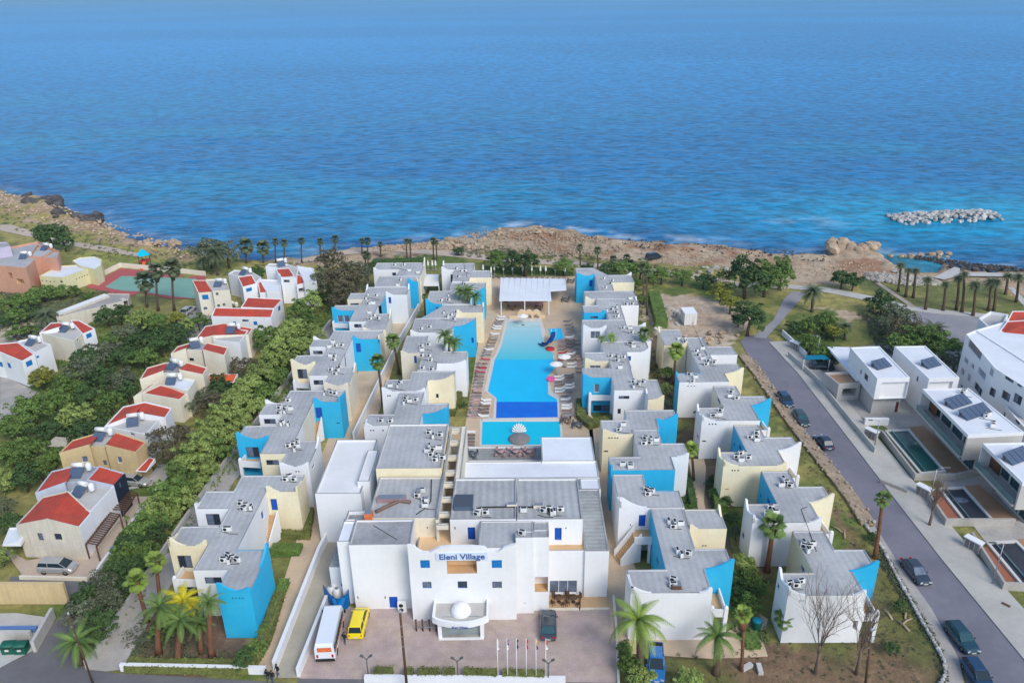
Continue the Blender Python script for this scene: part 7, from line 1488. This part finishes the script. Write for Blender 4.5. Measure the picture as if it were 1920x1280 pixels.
# lamps, poles, flags
def ylamp(x, y, lb):
    g = thing('street_lamp', at(x, y), lb, 'lamp', 'twin headed lamps of the forecourt'); b = MB(); b.tube([(0, 0, 0), (0, 0, 2.6)], .07, 'lamp_grey', 8); b.lathe([(.16, 0), (.12, .25), (.07, .3)], (0, 0, 0), 'lamp_grey', 8); b.obj('post', g, local=True)
    for s in (-1, 1): b = MB(); b.tube([(0, 0, 2.5), (s*.35, 0, 2.95)], .05, 'lamp_grey', 6); b.obj('arm', g, local=True); b = MB(); b.box((s*.45, 0, 3.0), (.38, .22, .14), 'lamp_grey', ry=-s*.5); b.obj('head', g, local=True)
ylamp(691, 1270, 'twin headed lamp at the left end of the hedge wall'); ylamp(859, 1274, 'twin headed lamp in the middle of the hedge wall'); ylamp(1028, 1278, 'twin headed lamp right of the flagpoles')
fl = [('white furled flag', ['flag_white']), ('blue and white flag', ['flag_blue', 'flag_white']), ('dark blue flag', ['flag_dark']), ('small red flag', ['flag_red']), ('orange and dark flag', ['flag_orange', 'flag_dark']), ('red and white flag', ['flag_red', 'flag_white'])]
for (x, (lb, ms)) in zip((934, 952, 969, 987, 1005, 1023), fl):
    q = at(x, 1276); g = thing('flagpole', q, f'white flagpole with a {lb}', 'flagpole', 'flagpoles before the hotel'); b = MB(); b.tube([(0, 0, 0), (0, 0, 5.6)], [.06, .035], 'pole_white', 8); b.lathe([(.01, .08), (.07, 0), (.01, -.08)], (0, 0, 5.65), 'pole_white', 8); b.obj('pole', g, local=True)
    b = MB(); n_ = 8
    for k in range(n_):
        z1, z0 = 5.5-k*.16, 5.5-(k+1)*.16; w_ = .16+.06*math.sin(k*1.3+x); b.face([(.03, 0, z0), (w_, .08*math.sin(k), z0), (w_, .08*math.sin(k+1), z1), (.03, 0, z1)], ms[(k*len(ms))//n_]); b.face([(w_, .08*math.sin(k), z0), (w_*.4, .15, z0), (w_*.4, .15, z1), (w_, .08*math.sin(k+1), z1)], ms[(k*len(ms))//n_])
    b.obj('flag', g, local=True)
def pole(x, y, top, lb, r=.13, m='wood_pole', lean=0):
    q = at(x, y); t = zat(x+lean, top, q[1]); g = thing('utility_pole', q, lb, 'pole'); b = MB(); b.tube([(0, 0, -.2), (t[0]-q[0], 0, t[2])], [r, r*.75], m, 8); b.obj('shaft', g, local=True); b = MB(); b.lathe([(r*1.1, 0), (r*1.1, .25), (.02, .3)], (t[0]-q[0], 0, t[2]-.1), 'metal', 8); b.obj('cap', g, local=True)
    for k in range(3): b = MB(); b.box(((t[0]-q[0])*.9, -.12, t[2]*(.6+.12*k)), (.1, .12, .2), 'metal'); b.obj('fitting', g, local=True)
q = at(764, 1300); pole(764, 1300, 1146, 'tall brown wooden pole rising before the forecourt', .15, lean=-14)
pole(1622, 1290, 1180, 'dark wooden pole at the bottom right before the bare trees', .14, lean=12)
pole(176, 1285, 1150, 'dark leaning pole at the street corner palm', .1, lean=-48)
for i, x in enumerate((781, 793, 806, 818)):
    g = thing('bollard', at(x, 1182), 'slim dark post left of the entrance canopy', 'post', 'dark posts beside the entrance'); b = MB(); b.tube([(0, 0, 0), (0, 0, 1.5)], .09, 'wood_pole', 8); b.obj('shaft', g, local=True); b = MB(); b.lathe([(.12, 0), (.12, .08), (.02, .14)], (0, 0, 1.5), 'wood_pole', 8); b.obj('cap', g, local=True)
g = thing('handrail', at(798, 1172), 'low metal rail linking the dark posts by the entrance', 'handrail'); b = MB(); b.tube([at(781, 1175, .9), at(818, 1175, .9)], .03, 'metal', 6); b.tube([at(781, 1175, .5), at(818, 1175, .5)], .03, 'metal', 6); b.obj('rails', g)
g = thing('patio_post', at(1087, 1143), 'dark post at the edge of the front terrace tables', 'post'); b = MB(); b.tube([(0, 0, 0), (0, 0, 2.2)], .07, 'wood_pole', 8); b.obj('shaft', g, local=True); b = MB(); b.box((0, 0, 1.9), (.5, .12, .1), 'wood_pole'); b.obj('crossbar', g, local=True)
def slamp(x, y, top, lb, d=1):
    q = at(x, y); t = zat(x, top, q[1]); h = t[2]; g = thing('street_lamp', q, lb, 'lamp', 'tall street lamps'); b = MB(); b.tube([(0, 0, 0), (0, 0, h)], [.08, .05], 'metal', 8); b.obj('post', g, local=True); b = MB(); b.tube([(0, 0, h), (d*.5, 0, h+.25), (d*1.2, 0, h+.3)], .04, 'metal', 6); b.obj('arm', g, local=True); b = MB(); b.box((d*1.4, 0, h+.27), (.6, .22, .1), 'lamp_grey'); b.obj('head', g, local=True)
slamp(1393, 616, 588, 'tall street lamp at the head of the side street', 1); slamp(1530, 680, 632, 'tall street lamp behind the teal carport', -1); slamp(1740, 950, 880, 'tall street lamp beside the upper empty pool'); slamp(1860, 1095, 1020, 'tall street lamp beside the lower empty pool', -1); slamp(1640, 835, 790, 'tall street lamp at the green pool corner', -1)
# joints and drains in the pavement
for x, y in ((1755, 908), (1608, 808), (1886, 1133)):
    q = at(x, y, .14); b = MB(); b.box((q[0], q[1], .145), (.9, .45, .03), 'wood', rz=-.9); tag(b.obj('drain_cover'), {1755: 'rusty drain cover in the pavement by the upper empty pool', 1608: 'small rusty drain cover in the pavement by the green pool', 1886: 'rusty drain cover in the pavement near the right edge'}[x], 'drain cover')
# carport, awnings, pergolas
def canopy(pts, z, m, name, lb, cat, posts=True, th=.1, slats=0):
    P = W(pts, z); c = P[0]; g = thing(name, (c[0], c[1], 0), lb, cat)
    if slats:
        a_, b_, c_, d_ = [Vector(p) for p in P]
        for k in range(slats): t = (k+.5)/slats; polywall([a_.lerp(d_, t), b_.lerp(c_, t)], .11, z-.1, z+.04, m).obj('slat', g)
        for s, e in ((a_, d_), (b_, c_)): polywall([s, e], .16, z-.3, z-.1, m).obj('beam', g)
    else: b = MB(); b.prism(P, z-th, z, m); b.obj('roof', g)
    for p in P: b = MB(); b.box((*p, (z-.1)/2), (.14, .14, z-.1), m if slats else 'pole_white'); b.obj('post', g)
canopy([(1508,673),(1556,673),(1546,665),(1512,666)], 2.4, 'carport_teal', 'carport', 'teal carport roof over a black car at the street', 'carport')
canopy([(160,1018),(180,1022),(224,962),(206,958)], 2.4, 'wood', 'pergola', 'dark slatted pergola along the side of the cream gabled house', 'pergola', slats=16)
canopy([(208,955),(232,958),(256,922),(240,918)], 2.4, 'wood', 'pergola', 'dark slatted pergola beside the pale blue grey house', 'pergola', slats=10)
canopy([(205,1028),(228,1030),(244,1012),(222,1012)], 2.0, 'awning_blue', 'awning', 'blue awning on the village lane beside the hedge trees', 'awning')
canopy([(82,836),(118,838),(132,820),(104,818)], 2.4, 'old_wall', 'pergola', 'pale slatted pergola left of the ochre yellow house', 'pergola', slats=9)
# bins
for x, lb in ((20, 'green wheeled bin, left of the two at the street corner'), (43, 'green wheeled bin, right of the two at the street corner')):
    g = thing('wheeled_bin', at(x, 1222), lb, 'bin', None, .05); b = MB(); b.prism([(-.62, -.5), (.62, -.5), (.62, .5), (-.62, .5)], .15, 1.15, 'bin_green'); b.obj('body', g, local=True); b = MB(); b.lathe([(.56, -.62), (.56, .62), (.01, .62)], (0, 0, 0), 'bin_green', 12); o = b.obj('lid', g, local=True); o.location = (0, .05, 1.05); o.rotation_euler = (0, R(90), 0); o.scale = (.6, 1, 1)
    for s in (-.45, .45): b = MB(); b.lathe([(.1, -.04), (.1, .04), (.01, .04)], (s, -.35, .1), 'tyre', 8); b.obj('wheel', g, local=True)
    b = MB(); b.box((0, -.51, .7), (.4, .02, .25), 'plate'); b.obj('sticker', g, local=True); b = MB(); b.box((0, -.515, 1.0), (1.1, .05, .12), 'dark'); b.obj('handle', g, local=True)
g = thing('waste_bin', at(1418, 1178), 'round green waste bin beside the right courtyard path', 'bin'); b = MB(); b.lathe([(.45, 0), (.52, 1.1), (.5, 1.2)], (0, 0, 0), 'bin_green', 14); b.obj('body', g, local=True); b = MB(); b.lathe([(.54, 1.2), (.3, 1.4), (.01, 1.42)], (0, 0, 0), 'carport_teal', 14); b.obj('lid', g, local=True)
for i, (x, y, lb) in enumerate([(346,905,'x')][:0]): pass
# playground tower and small far things
g = thing('play_tower', at(273, 498), 'small playground tower with a blue roof and orange slide by the coast path', 'playground tower'); b = MB()
for u in (-1, 1):
    for v_ in (-1, 1): b.tube([(u, v_, 0), (u, v_, 3)], .1, 'wood', 6)
b.obj('posts', g, local=True); b = MB(); b.lathe([(1.9, 3), (.05, 4.6)], (0, 0, 0), 'water_cyan', 4); b.obj('roof', g, local=True); b = MB(); b.box((0, 0, 1.4), (2.2, 2.2, .2), 'cushion_red'); b.obj('platform', g, local=True); b = MB(); b.box((.4, -2.2, .75), (.8, 2.8, .1), 'orange_cloth', rx=R(28)); b.obj('slide', g, local=True)
for k, (x, y) in enumerate([(1400, 1252), (1424, 1256)]): b = MB(); q = at(x, y); b.box((q[0], q[1], .2), (1.3, .5, .4), 'rock_white', rz=.5+k); tag(b.obj('log'), ['pale stone block lying on the lawn by the slim fan palm', 'second pale block on the lawn nearer the short fan palm'][k], 'stone block')
# logs on the bare slope
for i, (x, y, a) in enumerate([(1583,1000,1.3),(1570,992,2.2),(1664,1150,1.8),(1698,1150,1.1),(1700,1165,.5),(1693,1172,2.0)]):
    q = at(x, y, .1); b = MB(); d = Vector((math.cos(a), math.sin(a), .08)); b.tube([tuple(Vector(q)-d*.9), tuple(Vector(q)+Vector((.05, .1, .08))), tuple(Vector(q)+d*.9)], [.13, .11, .07], 'rock_tan', 6); tag(b.obj('cut_branch'), 'pale cut branch lying on the bare slope beside the street', 'branch', 'cut branches on the slope')
# low far wall by the vacant lot, white railing wall
wall('railing_wall', [(1466,628),(1490,650),(1512,672)], .2, 1.2, 'white', 'white wall at the head of the street beside the shrubs')
# ================================================================ PEOPLE
def person(x, y, rz, label, coat='cloth_black', legs='cloth_jeans', stride=.28, hh=1.72):
    s = hh/1.75; me = bpy.data.meshes.new('skeleton')
    J = dict(pel=(0, 0, .95), wa=(0, 0, 1.1), ch=(.01, 0, 1.33), nk=(.02, 0, 1.5), hb=(.04, 0, 1.58), ht=(.05, 0, 1.70), ls=(0, .2, 1.42), le=(-.08, .26, 1.14), lw=(.08, .25, .92), rs=(0, -.2, 1.42), re=(.02, -.26, 1.14), rw=(.2, -.24, .95),
             lh=(0, .1, .92), lk=(stride*.7, .1, .5), la=(stride*.75, .1, .09), lt=(stride*.75+.17, .11, .04), rh=(0, -.1, .92), rk=(-.02, -.1, .5), ra=(-stride*.9, -.1, .12), rt=(-stride*.9+.15, -.11, .04),
             **{f'lf{i}': (.11+.01*i, .225+.018*i, .82+.006*abs(i-2)) for i in range(4)}, **{f'rf{i}': (.23+.01*i, -.265+.018*i, .85+.006*abs(i-2)) for i in range(4)}, lth=(.14, .22, .86), rth=(.26, -.21, .89), lp=(.1, .25, .885), rp=(.22, -.24, .915))
    rad = dict(pel=.15, wa=.13, ch=.15, nk=.055, hb=.09, ht=.085, ls=.075, le=.05, lw=.035, rs=.075, re=.05, rw=.035, lh=.1, lk=.065, la=.045, lt=.035, rh=.1, rk=.065, ra=.045, rt=.035, lp=.03, rp=.03)
    K = list(J); idx = {k: i for i, k in enumerate(K)}; E_ = [('pel', 'wa'), ('wa', 'ch'), ('ch', 'nk'), ('nk', 'hb'), ('hb', 'ht')]
    for a in 'lr': E_ += [('ch', a+'s'), (a+'s', a+'e'), (a+'e', a+'w'), (a+'w', a+'p'), ('pel', a+'h'), (a+'h', a+'k'), (a+'k', a+'a'), (a+'a', a+'t'), (a+'p', a+'th')]+[(a+'p', f'{a}f{i}') for i in range(4)]
    me.from_pydata([J[k] for k in K], [(idx[a], idx[b_]) for a, b_ in E_], []); o = bpy.data.objects.new('tmp', me); link(o); md = o.modifiers.new('s', 'SKIN'); o.modifiers.new('ss', 'SUBSURF').levels = 2
    for k in K: v_ = me.skin_vertices[0].data[idx[k]]; r = rad.get(k, .009); v_.radius = (r, r); v_.use_root = k == 'pel'
    dg = bpy.context.evaluated_depsgraph_get(); m2 = bpy.data.meshes.new_from_object(o.evaluated_get(dg)); bpy.data.objects.remove(o); m2.name = 'body'
    m2.materials.clear()
    for mt in ('skin', coat, legs, 'dark'): m2.materials.append(MATS[mt])
    for p in m2.polygons:
        z = p.center.z; yy = abs(p.center.y); p.use_smooth = True; p.material_index = 3 if z < .1 else (2 if (z < .93 and yy < .2) else (0 if z > 1.5 or (z < .93 and yy >= .2) else 1))
    g = thing('person', at(x, y), label, 'person', None, rz); child('body', m2, g, scale=s)
    b = MB(); b.lathe([(.105, -.06), (.112, .02), (.09, .08), (.01, .115)], (.035, 0, 1.665), 'hair', 12); h = b.obj('hair', g, local=True); h.scale = (s, s, s)
    b = MB(); b.box((.145, 0, 1.62), (.03, .022, .045), 'skin'); b.obj('nose', g, local=True)
    for e in (-.035, .035): b = MB(); b.box((.132, e, 1.645), (.012, .02, .012), 'dark'); b.obj('eye', g, local=True)
    return g
person(503, 1277, -1.9, 'person in a black jacket walking, leftmost of the three at the corner')
person(512, 1279, -1.7, 'person in dark clothes walking in the middle of the three')
person(522, 1267, -2.3, 'person in a long black coat, nearest the white ramp wall', stride=.2)
person(647, 1207, 1.0, 'person in dark clothes leaning at the back corner of the yellow van', stride=.1)
# haze: even air round the whole scene
hm = bpy.data.materials.new('air'); hm.use_nodes = True; n = hm.node_tree.nodes; n.remove(n['Principled BSDF']); pvn = n.new('ShaderNodeVolumePrincipled'); pvn.inputs['Color'].default_value = (.55, .85, 1, 1); pvn.inputs['Density'].default_value = .0001; pvn.inputs['Anisotropy'].default_value = .2
hm.node_tree.links.new(pvn.outputs[0], n['Material Output'].inputs['Volume']); MATS['air'] = hm
b = MB(); b.box((0, 20000, 31.5), (90000, 90000, 75), 'air'); o = b.obj('haze'); o['kind'] = 'stuff'
